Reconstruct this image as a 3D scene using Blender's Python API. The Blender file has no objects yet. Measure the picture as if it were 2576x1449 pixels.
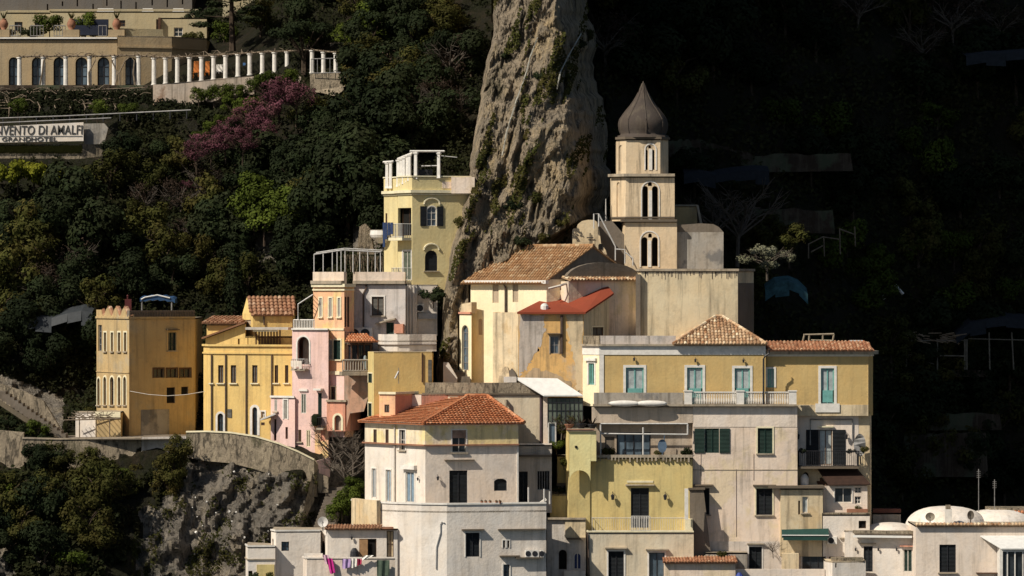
import bpy, math, random
import numpy as np
from mathutils import Vector
from mathutils.geometry import tessellate_polygon
random.seed(7); rng = np.random.default_rng(7)
scene = bpy.context.scene
COL = scene.collection
# ------------------------------------------------------------------ survey frame
# telephoto from a boat: D metres in front of the village plane (Y = 0), S survey units per metre
D, S, CX, CY, ZC = 300.0, 34.0, 1288.0, 724.5, 30.0
def P(px, py, Y):
    k = (D + Y) / D
    return Vector(((px - CX) / S * k, Y, ZC + (CY - py) / S * k))
def T(c, r, x, y):                      # survey sheet (column, row) -> survey units
    return (c * 858.667 + x / 3.0, r * 483.0 + y / 3.0)
def R(c, r, x0, y0, x1, y1):
    a = T(c, r, x0, y0); b = T(c, r, x1, y1)
    return (a[0], a[1], b[0], b[1])

# ------------------------------------------------------------------ materials
def lin(c):
    return tuple(((v / 255) / 12.92 if v / 255 <= .04045 else ((v / 255 + .055) / 1.055) ** 2.4) for v in c)
MATS = {}
class NT:
    def __init__(s, name):
        s.m = bpy.data.materials.new(name); s.m.use_nodes = True
        s.t = s.m.node_tree; s.b = s.t.nodes['Principled BSDF']
        s.pos = s.t.nodes.new('ShaderNodeNewGeometry').outputs['Position']
    def n(s, typ, **k):
        nd = s.t.nodes.new(typ)
        for a, v in k.items(): setattr(nd, a, v)
        return nd
    def link(s, a, b): s.t.links.new(a, b)
    def scaled(s, sc, off=(0, 0, 0)):
        mp = s.n('ShaderNodeMapping'); mp.inputs['Scale'].default_value = sc; mp.inputs['Location'].default_value = off
        s.link(s.pos, mp.inputs['Vector']); return mp.outputs['Vector']
    def noise(s, sc, detail=5, rough=.6, off=(0, 0, 0), lo=.35, hi=.65):
        v = s.scaled(sc if isinstance(sc, tuple) else (sc, sc, sc), off)
        nz = s.n('ShaderNodeTexNoise'); nz.inputs['Scale'].default_value = 1
        nz.inputs['Detail'].default_value = detail; nz.inputs['Roughness'].default_value = rough
        s.link(v, nz.inputs['Vector'])
        mr = s.n('ShaderNodeMapRange'); mr.inputs['From Min'].default_value = lo; mr.inputs['From Max'].default_value = hi
        s.link(nz.outputs['Fac'], mr.inputs['Value']); return mr.outputs['Result']
    def mix(s, a, b, f, mode='MIX'):
        mx = s.n('ShaderNodeMix', data_type='RGBA', blend_type=mode)
        for sock, v in ((mx.inputs[6], a), (mx.inputs[7], b), (mx.inputs[0], f)):
            if hasattr(v, 'links'): s.link(v, sock)
            elif isinstance(v, (int, float)): sock.default_value = v
            else: sock.default_value = (*v, 1)
        return mx.outputs[2]
    def mul(s, a, k):
        m = s.n('ShaderNodeMath', operation='MULTIPLY'); s.link(a, m.inputs[0])
        if hasattr(k, 'links'): s.link(k, m.inputs[1])
        else: m.inputs[1].default_value = k
        return m.outputs[0]
    def bump(s, h, dist, strength=.6):
        b = s.n('ShaderNodeBump'); b.inputs['Strength'].default_value = strength; b.inputs['Distance'].default_value = dist
        s.link(h, b.inputs['Height']); s.link(b.outputs['Normal'], s.b.inputs['Normal'])
    def out(s, col, rough=.9, spec=.2):
        if hasattr(col, 'links'): s.link(col, s.b.inputs['Base Color'])
        else: s.b.inputs['Base Color'].default_value = (*col, 1)
        s.b.inputs['Roughness'].default_value = rough
        s.b.inputs['Specular IOR Level'].default_value = spec
        return s.m
def plaster(name, col, dirt=.35, streak=.35, patch=None, plo=.5, psc=.45, seed=0, dcol=(.12, .10, .075)):
    if name in MATS: return MATS[name]
    t = NT(name); o = (seed * 7.3, seed * 3.1, seed * 5.7)
    c = t.mix(tuple(v * 1.04 for v in col), tuple(v * .84 for v in col), t.noise(.35, off=o))
    c = t.mix(c, tuple(min(v * a, .95) for v, a in zip(col, (1.02, .93, .82))), t.mul(t.noise((.8, .8, .5), off=(3, o[0], 1)), .6))
    if patch:
        c = t.mix(c, patch, t.noise((psc, psc, psc * .8), detail=8, rough=.62, off=(o[1], 5, 2), lo=plo, hi=plo + .07))
    c = t.mix(c, dcol, t.mul(t.noise((2.2, 2.2, .16), detail=6, rough=.65, off=o, lo=.5, hi=.76), min(1, streak * 1.8)))
    c = t.mix(c, dcol, t.mul(t.noise(.9, detail=9, rough=.75, off=(o[2], 9, 4), lo=.5, hi=.78), min(1, dirt * 1.6)))
    c = t.mix(c, tuple(v * .5 for v in col), t.mul(t.noise(6, detail=4, lo=.55, hi=.9, off=o), .35))
    t.bump(t.noise(5, detail=8, lo=.2, hi=.8), .03, .5)
    MATS[name] = t.out(c, .93, .15); return MATS[name]
def plain(name, col, rough=.6, var=.25, metal=0, spec=.3, sc=3.0):
    if name in MATS: return MATS[name]
    t = NT(name)
    c = t.mix(tuple(v * (1 + var * .4) for v in col), tuple(v * (1 - var) for v in col), t.noise(sc, detail=6))
    m = t.out(c, rough, spec); t.b.inputs['Metallic'].default_value = metal
    MATS[name] = m; return m
def louver(name, col):
    t = NT(name)
    w = t.n('ShaderNodeTexWave', wave_type='BANDS', bands_direction='Z'); w.inputs['Scale'].default_value = 3.2
    w.inputs['Distortion'].default_value = 0
    t.link(t.pos, w.inputs['Vector'])
    c = t.mix(col, tuple(v * .55 for v in col), t.noise(1.5, detail=6))
    t.bump(w.outputs['Fac'], .04, .8)
    MATS[name] = t.out(c, .55, .3); return MATS[name]
def glass(name, col=(.012, .015, .018)):
    t = NT(name)
    c = t.mix(col, tuple(v * 2.6 + .004 for v in col), t.noise((.9, .9, .6), detail=3, off=(4, 2, 9)))
    t.bump(t.noise(.7, detail=2), .05, .25)
    MATS[name] = t.out(c, .16, .5); return MATS[name]
def tiles(name, cols, moss=.2):
    t = NT(name)
    a = t.n('ShaderNodeAttribute', attribute_name='rnd')
    cr = t.n('ShaderNodeValToRGB'); cr.color_ramp.interpolation = 'LINEAR'
    el = cr.color_ramp.elements
    while len(el) < len(cols): el.new(.5)
    for i, c in enumerate(cols): el[i].position = i / (len(cols) - 1); el[i].color = (*c, 1)
    t.link(a.outputs['Fac'], cr.inputs['Fac'])
    c = t.mix(cr.outputs['Color'], (.09, .075, .05), t.mul(t.noise(1.1, detail=7, rough=.7, lo=.48, hi=.75), moss))
    c = t.mix(c, (.35, .28, .2), t.mul(t.noise(4, detail=5, lo=.55, hi=.8), moss))
    t.bump(t.noise(9, detail=5, lo=.2, hi=.8), .02)
    MATS[name] = t.out(c, .9, .15); return MATS[name]
def leafmat(name, a, b, c3, sp=.2):
    t = NT(name)
    at = t.n('ShaderNodeAttribute', attribute_name='rnd')
    oi = t.n('ShaderNodeObjectInfo')
    c = t.mix(a, b, at.outputs['Fac'])
    c = t.mix(c, c3, t.mul(t.noise(.55, detail=4, lo=.4, hi=.65), .8))
    c = t.mix(c, tuple(v * .45 for v in a), t.mul(oi.outputs['Random'], .8))
    m = t.out(c, .75, .06)
    t.b.inputs['Subsurface Weight'].default_value = 0
    MATS[name] = m; return m
def rockmat(name, c1, c2, c3, veg=(.035, .045, .015), bd=.9):
    t = NT(name)
    c = t.mix(c1, c2, t.noise((.28, .28, .12), detail=9, rough=.65, lo=.38, hi=.62))
    c = t.mix(c, c3, t.noise((.5, .5, .2), detail=10, rough=.7, off=(7, 3, 1), lo=.5, hi=.64))
    c = t.mix(c, tuple(v * .3 for v in c2), t.mul(t.noise((1.6, 1.6, .18), detail=8, rough=.7, off=(1, 4, 9), lo=.5, hi=.76), .5))
    c = t.mix(c, veg, t.mul(t.noise((.35, .35, .16), detail=9, rough=.75, off=(11, 2, 5), lo=.55, hi=.63), .6))
    c = t.mix(c, tuple(v * .35 for v in c1), t.mul(t.noise(3.5, detail=8, rough=.75, lo=.5, hi=.75), .7))
    def crack(sc, off, wd):
        a = t.noise(sc, detail=5, rough=.55, off=off, lo=.5 - wd, hi=.5); b = t.noise(sc, detail=5, rough=.55, off=off, lo=.5 + wd, hi=.5)
        return t.mul(a, b)
    cr_ = crack((.55, .55, .14), (2, 6, 1), .022); c = t.mix(c, (.035, .032, .028), t.mul(cr_, .8))
    c = t.mix(c, (.05, .045, .035), t.mul(crack((1.3, 1.3, .5), (8, 1, 3), .03), .6))
    c = t.mix(c, tuple(min(.8, v * 1.35) for v in c1), t.mul(t.noise((.9, .9, .3), detail=10, rough=.8, off=(5, 5, 8), lo=.52, hi=.7), .8))
    h = t.noise((1.3, 1.3, .8), detail=13, rough=.8, lo=.1, hi=.9)
    t.bump(h, bd, 1.0)
    MATS[name] = t.out(c, .95, .1); return MATS[name]

W_WARM = plaster('plaster_warm_white', (.82, .72, .63), .22, .22)
W_BRIGHT = plaster('plaster_bright_white', (.81, .75, .685), .2, .2, seed=1)
W_PINK = plaster('plaster_pinkish_white', (.82, .69, .58), .25, .35, patch=(.76, .62, .44), plo=.52, seed=2)
W_CREAM = plaster('plaster_church_cream', (.93, .84, .60), .10, .10, seed=3)
W_CREAM2 = plaster('plaster_weathered_cream', (.72, .60, .41), .35, .45, patch=(.64, .48, .28), plo=.56, seed=4)
W_BLOCK = plaster('plaster_grey_cream_block', (.72, .62, .43), .25, .45, seed=5)
W_VILLA = plaster('plaster_villa_ochre', (.62, .45, .20), .16, .14, seed=6)
W_YEL = plaster('plaster_saturated_yellow', (.78, .56, .22), .18, .24, seed=7)
W_YEL2 = plaster('plaster_soft_yellow', (.70, .57, .26), .2, .25, seed=8)
W_TAN = plaster('plaster_tan_tower', (.54, .40, .21), .3, .3, patch=(.47, .37, .23), plo=.57, seed=9)
W_ORANGE = plaster('plaster_peeling_orange', (.80, .50, .20), .35, .5, patch=(.56, .47, .37), plo=.52, psc=.16, seed=10)
W_PINKP = plaster('plaster_pale_pink', (.84, .60, .56), .2, .25, seed=11)
W_PEACH = plaster('plaster_peach', (.86, .52, .32), .2, .25, patch=(.85, .60, .28), plo=.54, seed=12)
W_SALM = plaster('plaster_salmon', (.70, .34, .24), .3, .35, seed=13)
W_HOTEL = plaster('plaster_hotel_sand', (.42, .33, .21), .15, .2, seed=14)
W_HOTEL2 = plaster('plaster_hotel_cream', (.44, .385, .255), .12, .15, seed=15)
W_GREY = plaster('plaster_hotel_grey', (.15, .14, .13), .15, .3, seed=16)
W_TURRET = plaster('plaster_turret_yellow', (.82, .74, .38), .2, .3, seed=17)
W_TOWER = plaster('plaster_cream_tower_house', (.72, .62, .34), .12, .15, seed=18)
W_LOGGIA = plaster('plaster_taupe', (.46, .38, .30), .3, .3, seed=19)
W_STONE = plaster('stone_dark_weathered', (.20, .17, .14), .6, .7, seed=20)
W_RET = rockmat('stone_retaining_wall', (.38, .31, .225), (.27, .225, .165), (.46, .38, .27), bd=.22)
W_GREYBOX = plaster('render_grey_stained', (.40, .37, .33), .45, .6, patch=(.2, .19, .18), plo=.55, seed=22)
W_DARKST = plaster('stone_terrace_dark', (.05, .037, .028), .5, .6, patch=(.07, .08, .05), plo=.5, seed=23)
W_BELL = plaster('plaster_bell_tower', (.74, .60, .42), .22, .55, seed=24)
W_HOT3 = plaster('stone_whitewashed_stained', (.50, .42, .35), .5, .9, patch=(.30, .2, .14), plo=.54, seed=25)
DOME = plaster('lead_onion_dome', (.080, .066, .058), .5, .6, seed=26)
CAP = plaster('stone_coping', (.42, .36, .28), .5, .5, seed=27)
DCAP = plaster('stone_coping_dark', (.16, .13, .10), .5, .5, seed=28)
TRIMW = plain('paint_white_trim', (.78, .74, .68), .6, .15)
TRIMC = plain('paint_cream_trim', (.80, .72, .50), .7, .15)
FR_BR = plain('wood_brown_frame', (.11, .06, .035), .6, .4)
FR_WH = plain('paint_white_frame', (.62, .58, .52), .5, .15)
FR_GN = plain('paint_green_frame', (.02, .05, .04), .5, .3)
TEAL = plain('paint_teal', (.17, .40, .37), .5, .2)
BLUEG = plain('paint_blue_grey_door', (.20, .28, .36), .5, .25)
LV_GN = louver('shutter_dark_green', (.018, .045, .035))
LV_BK = louver('shutter_near_black', (.012, .016, .020))
LV_GY = louver('shutter_grey', (.16, .15, .13))
LV_GG = louver('shutter_grey_green', (.16, .19, .14))
LV_TAUPE = louver('roller_blind_taupe', (.42, .28, .21))
LV_TEAL = louver('shutter_teal', (.12, .26, .21))
GL = glass('window_glass')
GL_B = glass('window_glass_bluish', (.05, .07, .09))
GL_CUR = plain('glass_with_curtain', (.42, .46, .46), .25, .25, spec=.5)
DK = plain('dark_interior', (.008, .007, .006), .9, .3)
BLIND = plaster('niche_taupe', (.50, .40, .29), .2, .2, seed=30)
MET_W = plain('metal_white_rail', (.62, .60, .57), .5, .2)
MET_G = plain('metal_grey', (.30, .29, .28), .5, .3, metal=.3)
MET_D = plain('metal_dark', (.03, .03, .035), .5, .3)
PIPE = plain('pipe_brown', (.10, .07, .055), .6, .3)
PIPE_W = plain('pipe_pale', (.55, .50, .44), .6, .2)
WOOD = plain('wood_pole', (.22, .17, .12), .85, .4)
WOOD_D = plain('wood_dark_brown', (.10, .05, .03), .8, .4)
TERRA = plain('terracotta', (.32, .15, .09), .85, .3)
TILE_RED = tiles('roof_tiles_red_orange', [(.40, .135, .06), (.53, .22, .105), (.46, .165, .07), (.60, .32, .18)], .35)
TILE_OLD = tiles('roof_tiles_old_ochre', [(.29, .155, .075), (.44, .26, .13), (.37, .20, .095), (.56, .40, .24)], .55)
TILE_PALE = tiles('roof_tiles_pale_spotted', [(.20, .10, .05), (.62, .44, .27), (.36, .18, .09), (.80, .68, .48)], .35)
TILE_MIX = tiles('roof_tiles_mixed', [(.26, .10, .05), (.50, .26, .15), (.40, .16, .08), (.66, .50, .33)], .4)
TILE_BR = tiles('roof_tiles_brown', [(.22, .11, .06), (.40, .22, .13), (.30, .14, .08), (.55, .38, .26)], .4)
SHEET_RED = plaster('roof_membrane_red', (.27, .062, .034), .2, .2, seed=31, dcol=(.2, .06, .03))
BROWN_SHEET = plain('roof_sheet_dark_brown', (.045, .022, .014), .7, .3)
FABW = plain('awning_white', (.74, .73, .70), .8, .1)
FABG = plain('awning_green', (.018, .06, .05), .8, .2)
TRUNK = plain('bark', (.075, .055, .04), .95, .5, spec=.05)
TRUNK_P = plain('bark_pale', (.12, .10, .082), .95, .3, spec=.05)
LEAF_D = leafmat('leaves_dark_evergreen', (.015, .024, .010), (.034, .044, .016), (.022, .024, .011))
LEAF_O = leafmat('leaves_olive', (.044, .050, .012), (.085, .085, .022), (.070, .048, .014))
LEAF_B = leafmat('leaves_bright_green', (.055, .080, .012), (.105, .13, .020), (.045, .060, .010))
LEAF_Y = leafmat('leaves_yellow_green', (.13, .14, .012), (.20, .19, .02), (.09, .11, .012))
LEAF_P = leafmat('blossom_pink', (.15, .055, .075), (.24, .09, .12), (.085, .045, .035))
LEAF_W = leafmat('blossom_pale', (.22, .22, .14), (.36, .35, .25), (.14, .15, .07))
LEAF_BR = leafmat('twigs_brown', (.050, .034, .024), (.085, .060, .042), (.040, .026, .020))
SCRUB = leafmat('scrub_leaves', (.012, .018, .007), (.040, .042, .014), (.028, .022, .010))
ROCK = rockmat('cliff_limestone', (.58, .465, .33), (.40, .335, .255), (.68, .52, .31))
ROCK2 = rockmat('lower_rock_grey', (.40, .345, .28), (.24, .22, .195), (.49, .41, .30))
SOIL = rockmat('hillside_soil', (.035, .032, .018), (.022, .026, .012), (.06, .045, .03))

# ------------------------------------------------------------------ object helpers
ORG = {}
def setp(o, label=None, cat=None, group=None, kind=None):
    if label: o['label'] = label
    if cat: o['category'] = cat
    if group: o['group'] = group
    if kind: o['kind'] = kind
    return o
def thing(name, label, cat, loc, group=None):
    o = bpy.data.objects.new(name, None); COL.objects.link(o)
    o.location = loc; o.empty_display_size = .3; ORG[o] = Vector(loc)
    return setp(o, label, cat, group)
class MB:
    def __init__(s): s.v = []; s.f = []; s.r = []
    def poly(s, pts, r=0.0):
        i = len(s.v); s.v += [tuple(p) for p in pts]; s.f.append(tuple(range(i, i + len(pts)))); s.r.append(r)
    def hexa(s, a, r=0.0):     # a: 8 points, bottom ring 0-3, top ring 4-7
        i = len(s.v); s.v += [tuple(p) for p in a]
        for q in ((0, 3, 2, 1), (4, 5, 6, 7), (0, 1, 5, 4), (1, 2, 6, 5), (2, 3, 7, 6), (3, 0, 4, 7)):
            s.f.append(tuple(i + k for k in q)); s.r.append(r)
    def box(s, x0, x1, y0, y1, z0, z1, r=0.0):
        s.hexa([(x0, y0, z0), (x1, y0, z0), (x1, y1, z0), (x0, y1, z0), (x0, y0, z1), (x1, y0, z1), (x1, y1, z1), (x0, y1, z1)], r)
    def fbox(s, F, u0, u1, z0, z1, d0, d1, r=0.0):      # d outward from facade
        s.hexa([F.p(u0, z0, d1), F.p(u1, z0, d1), F.p(u1, z0, d0), F.p(u0, z0, d0),
                F.p(u0, z1, d1), F.p(u1, z1, d1), F.p(u1, z1, d0), F.p(u0, z1, d0)], r)
    def tube(s, pts, rad, n=6, rads=None, r=0.0, cap=True):
        pts = [Vector(p) for p in pts]; base = len(s.v)
        for i, p in enumerate(pts):
            t = (pts[min(i + 1, len(pts) - 1)] - pts[max(i - 1, 0)]).normalized()
            a = t.cross(Vector((0, 0, 1)) if abs(t.z) < .9 else Vector((0, 1, 0))).normalized(); b = t.cross(a)
            rr = rads[i] if rads else rad
            for k in range(n):
                an = 2 * math.pi * k / n
                s.v.append(tuple(p + a * math.cos(an) * rr + b * math.sin(an) * rr))
        for i in range(len(pts) - 1):
            for k in range(n):
                s.f.append((base + i * n + k, base + i * n + (k + 1) % n, base + (i + 1) * n + (k + 1) % n, base + (i + 1) * n + k)); s.r.append(r)
        if cap:
            s.f.append(tuple(base + k for k in range(n))); s.r.append(r)
            s.f.append(tuple(base + (len(pts) - 1) * n + k for k in range(n))); s.r.append(r)
    def prism(s, pts, off, r=0.0):     # planar polygon extruded by a vector
        off = Vector(off); n = len(pts); i = len(s.v)
        s.v += [tuple(p) for p in pts] + [tuple(Vector(p) + off) for p in pts]
        tri = tessellate_polygon([[Vector(p) for p in pts]])
        for t in tri:
            s.f.append(tuple(i + k for k in t)); s.r.append(r); s.f.append(tuple(i + n + k for k in t)); s.r.append(r)
        for k in range(n):
            s.f.append((i + k, i + (k + 1) % n, i + n + (k + 1) % n, i + n + k)); s.r.append(r)
    def lathe(s, c, prof, n=16, ang0=0.0, r=0.0):
        base = len(s.v)
        for (rad, z) in prof:
            for k in range(n):
                an = ang0 + 2 * math.pi * k / n
                s.v.append((c[0] + rad * math.cos(an), c[1] + rad * math.sin(an), z))
        for i in range(len(prof) - 1):
            for k in range(n):
                s.f.append((base + i * n + k, base + i * n + (k + 1) % n, base + (i + 1) * n + (k + 1) % n, base + (i + 1) * n + k)); s.r.append(r)
        s.f.append(tuple(base + (len(prof) - 1) * n + k for k in range(n))); s.r.append(r)
        s.f.append(tuple(base + k for k in range(n))); s.r.append(r)
    def build(s, name, mat, parent=None, smooth=False, top=None):
        """parent given: part of that thing.  top=(label, cat, group): a one-mesh thing."""
        me = bpy.data.meshes.new(name)
        if parent is not None:
            q = parent
            while q.parent is not None: q = q.parent
            org = ORG[q]
        else:
            a = np.array(s.v); org = Vector(((a[:, 0].min() + a[:, 0].max()) / 2, (a[:, 1].min() + a[:, 1].max()) / 2, a[:, 2].min()))
        a = np.array(s.v, dtype=float) - np.array(org)
        me.from_pydata(a.tolist(), [], s.f); me.update()
        at = me.attributes.new('rnd', 'FLOAT', 'FACE'); at.data.foreach_set('value', np.array(s.r, dtype=np.float32))
        if smooth:
            me.polygons.foreach_set('use_smooth', [True] * len(me.polygons))
        me.materials.append(mat)
        o = bpy.data.objects.new(name, me); COL.objects.link(o)
        if parent is not None: o.parent = parent
        else: o.location = org; ORG[o] = org
        if top: setp(o, *top)
        return o
class Face:
    def __init__(s, a, b):              # a, b = (px, Y), left to right as seen
        A = P(a[0], 0, a[1]); B = P(b[0], 0, b[1])
        s.A = Vector((A.x, A.y)); s.B = Vector((B.x, B.y)); s.L = (s.B - s.A).length
        s.d = (s.B - s.A).normalized(); s.n = Vector((s.d.y, -s.d.x))
    @staticmethod
    def xy(A, B):
        f = Face.__new__(Face); f.A = Vector(A[:2]); f.B = Vector(B[:2]); f.L = (f.B - f.A).length
        f.d = (f.B - f.A).normalized(); f.n = Vector((f.d.y, -f.d.x)); return f
    def u(s, px):
        m = (px - CX) / (S * D); dx, dy = s.d.x, s.d.y
        return (m * (D + s.A.y) - s.A.x) / (dx - m * dy)
    def z(s, px, py):
        Y = s.A.y + s.d.y * s.u(px); return ZC + (CY - py) / S * (D + Y) / D
    def p(s, u, z, d=0.0):
        q = s.A + s.d * u + s.n * d; return Vector((q.x, q.y, z))
    def rect(s, r):
        xm = (r[0] + r[2]) / 2
        return (s.u(r[0]), s.u(r[2]), s.z(xm, r[3]), s.z(xm, r[1]))
def arcpts(u0, u1, z1, n=8, rise=None):
    w = (u1 - u0) / 2; um = (u0 + u1) / 2; h = w if rise is None else rise; zc = z1 - h
    return [(um - w * math.cos(math.pi * k / n), zc + h * math.sin(math.pi * k / n)) for k in range(n + 1)]
def facade(mb, F, u0, u1, z0, z1, holes, depth=.22):
    us = sorted({u0, u1, *[h[0] for h in holes], *[h[1] for h in holes]})
    zs = sorted({z0, z1, *[h[2] for h in holes], *[h[3] for h in holes]})
    us = [u for u in us if u0 - 1e-6 <= u <= u1 + 1e-6]; zs = [z for z in zs if z0 - 1e-6 <= z <= z1 + 1e-6]
    for i in range(len(us) - 1):
        for j in range(len(zs) - 1):
            um, zm = (us[i] + us[i + 1]) / 2, (zs[j] + zs[j + 1]) / 2
            if any(h[0] < um < h[1] and h[2] < zm < h[3] for h in holes): continue
            mb.poly([F.p(us[i], zs[j]), F.p(us[i + 1], zs[j]), F.p(us[i + 1], zs[j + 1]), F.p(us[i], zs[j + 1])])
    for h in holes:
        a, b, c, e, arch = h[:5]
        if arch:
            rise = min((b - a) / 2, (e - c) * .6) if arch is True else arch
            pts = arcpts(a, b, e, rise=rise); m = len(pts) // 2
            for k in range(m): mb.poly([F.p(a, e), F.p(*pts[k]), F.p(*pts[k + 1])])
            for k in range(m, len(pts) - 1): mb.poly([F.p(b, e), F.p(*pts[k]), F.p(*pts[k + 1])])
            out = [(a, c)] + pts + [(b, c)]
        else: out = [(a, c), (a, e), (b, e), (b, c)]
        for k in range(len(out)):
            p, q = out[k], out[(k + 1) % len(out)]
            mb.poly([F.p(p[0], p[1], 0), F.p(q[0], q[1], 0), F.p(q[0], q[1], -depth), F.p(p[0], p[1], -depth)])
def ring(mb, F, a, b, c, e, w, d0, d1, arch, bottom=True, outside=False):
    """frame of width w inside (or outside) the outline, from depth d0 to d1"""
    if outside: A, B, C, E = a - w, b + w, c - (w if bottom else 0), e + w; ia, ib, ic, ie = a, b, c, e
    else: A, B, C, E = a, b, c, e; ia, ib, ic, ie = a + w, b - w, c + (w if bottom else 0), e - w
    if arch:
        ro = min((B - A) / 2, (E - C) * .6) if arch is True else arch
        ri = max(ro - w, .03) if not outside else max(ro - w, .03)
        o = [(A, C)] + arcpts(A, B, E, rise=ro) + [(B, C)]; i = [(ia, ic)] + arcpts(ia, ib, ie, rise=ri) + [(ib, ic)]
    else:
        o = [(A, C), (A, E), (B, E), (B, C)]; i = [(ia, ic), (ia, ie), (ib, ie), (ib, ic)]
    n = len(o); rg = range(n) if bottom else range(n - 1)
    for k in rg:
        q = (k + 1) % n
        mb.hexa([F.p(*o[k], d1), F.p(*o[q], d1), F.p(*o[q], d0), F.p(*o[k], d0),
                 F.p(*i[k], d1), F.p(*i[q], d1), F.p(*i[q], d0), F.p(*i[k], d0)])
STY = {}
def sty(k, **kw): STY[k] = kw
sty('brown', pane=GL, frame=FR_BR)
sty('white', pane=GL, frame=FR_WH)
sty('green', pane=LV_GN, frame=FR_GN, bars=(1, 0), pd=.08)
sty('black', pane=LV_BK, frame=MET_D, bars=(1, 0), pd=.12)
sty('grey', pane=LV_GY, frame=FR_BR, bars=(1, 0), pd=.08)
sty('ggreen', pane=LV_GG, frame=FR_WH, bars=(1, 0), pd=.08)
sty('teal', pane=GL_CUR, frame=TEAL, trim=TRIMW, tw=.19, bars=(1, 0), fw=.1, pd=.12)
sty('blueg', pane=BLUEG, frame=FR_WH, bars=(1, 0), fw=.07, pd=.1)
sty('dark', pane=DK, frame=FR_BR, bars=(0, 0), fw=.04)
sty('blind', pane=BLIND, frame=None, pd=.08)
sty('blue', pane=GL_B, frame=MET_D, bars=(1, 1))
def opening(root, F, r, style, name=None, arch=False, pane=None, frame=None, fw=.06, bars=(1, 1), pd=.18, sill=None, lintel=None,
            trim=None, tw=.1, shut=None, sw=None, sillmat=None, extra=None):
    a, b, c, e = r
    if name is None: name = 'door' if (e - c) > 2.1 and not sill else 'window'
    sillmat = sillmat or CAP
    mb = MB(); e2 = e
    if arch:
        rise = min((b - a) / 2, (e - c) * .6) if arch is True else arch
        pts = [(a, c)] + arcpts(a, b, e, rise=rise) + [(b, c)]
        mb.prism([F.p(u, z, -pd) for u, z in pts], -Vector((*F.n, 0)) * .03)
    else: mb.fbox(F, a, b, c, e, -pd - .03, -pd)
    w = mb.build(name, pane, root)
    if frame:
        fr = MB(); ring(fr, F, a, b, c, e, min(fw, (b - a) * .2), -pd + .002, -pd + .06, arch)
        for k in range(bars[0]):
            um = a + (b - a) * (k + 1) / (bars[0] + 1); fr.fbox(F, um - fw * .45, um + fw * .45, c + fw, e - fw, -pd + .004, -pd + .054)
        for k in range(bars[1]):
            zm = c + (e - c) * (k + 1) / (bars[1] + 1); fr.fbox(F, a + fw, b - fw, zm - .025, zm + .025, -pd + .006, -pd + .048)
        fr.build('frame', frame, w)
    if sill:
        q = MB(); q.fbox(F, a - .12, b + .12, c - .09, c - .003, -.02, .14); q.build('sill', sillmat, w)
    if lintel:
        lm, lw, lh, ld = lintel; q = MB(); q.fbox(F, a - lw, b + lw, e + .18, e + .18 + lh, -.02, ld); q.build('lintel', lm, w)
    if trim:
        q = MB(); ring(q, F, a, b, c, e, tw, -.015, .045, arch, bottom=False, outside=True); q.build('surround', trim, w)
    if shut:
        sw = sw or (b - a) / 2
        for sgn in (-1, 1):
            q = MB(); u0 = a - sw - .03 if sgn < 0 else b + .03
            q.fbox(F, u0, u0 + sw, c, e, .02, .07); q.build('shutter', shut, w)
    return w
def strip(mb, XY, z0, z1, d0, d1, r=0.0):
    """mitred band along an open polyline of facade points, from offset d0 to d1"""
    n = len(XY); nor = []
    for i in range(n):
        ns = []
        if i > 0: d = (XY[i] - XY[i - 1]).normalized(); ns.append(Vector((d.y, -d.x)))
        if i < n - 1: d = (XY[i + 1] - XY[i]).normalized(); ns.append(Vector((d.y, -d.x)))
        m = sum(ns, Vector((0, 0))).normalized(); nor.append(m / max(.4, m.dot(ns[0])))
    for i in range(n - 1):
        def q(k, d, z): p = XY[k] + nor[k] * d; return (p.x, p.y, z)
        mb.hexa([q(i, d1, z0), q(i + 1, d1, z0), q(i + 1, d0, z0), q(i, d0, z0), q(i, d1, z1), q(i + 1, d1, z1), q(i + 1, d0, z1), q(i, d0, z1)], r)
class House: pass
def house(name, label, cat, pts, top, bot, mat, ops=(), back=7.0, ref=None, roofmat=None, roof=True, group=None, root=None, part='wall', inset=.25):
    H = House(); ref = (1 if len(pts) > 2 else 0) if ref is None else ref
    zt = P(0, top, pts[ref][1]).z; zb = P(0, bot, pts[ref][1]).z
    H.F = [Face(pts[i], pts[i + 1]) for i in range(len(pts) - 1)]
    H.XY = [H.F[0].A] + [f.B for f in H.F]
    bk = [Vector((H.XY[-1].x, H.XY[-1].y + back)), Vector((H.XY[0].x, max(H.XY[0].y, H.XY[-1].y) + back))]
    H.zt, H.zb = zt, zb
    if root is None:
        root = thing(name, label, cat, ((H.XY[0].x + H.XY[-1].x) / 2, min(p.y for p in H.XY), zb), group)
    H.root = root; mb = MB()
    fops = {i: [] for i in range(len(H.F))}
    for op in ops:
        kw = dict(STY[op[2]]); kw.update(op[3] if len(op) > 3 else {})
        fops[op[0]].append((H.F[op[0]].rect(op[1]), op[2], kw))
    for i, F in enumerate(H.F):
        holes = []
        for (rc, st, kw) in fops[i]:
            a, b, c, e = rc; a = max(a, .02); b = min(b, F.L - .02); c = max(c, zb + .01); e = min(e, zt - .01)
            holes.append((a, b, c, e, kw.get('arch', False)))
            opening(root, F, (a, b, c, e), st, **kw)
        facade(mb, F, 0, F.L, zb, zt, holes)
    ring_ = [H.XY[-1], bk[0], bk[1], H.XY[0]]
    for i in range(3):
        p, q = ring_[i], ring_[i + 1]
        mb.poly([(p.x, p.y, zb), (q.x, q.y, zb), (q.x, q.y, zt), (p.x, p.y, zt)])
    H.ops = {i: [q[0] for q in fops[i]] for i in fops}
    H.wall = mb.build(part, mat, root)
    H.poly = H.XY + bk
    if roof:
        r = MB(); r.prism([(p.x, p.y, zt - .12) for p in H.poly], (0, 0, .123)); r.build('roof', roofmat or CAP, root)
    return H
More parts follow.
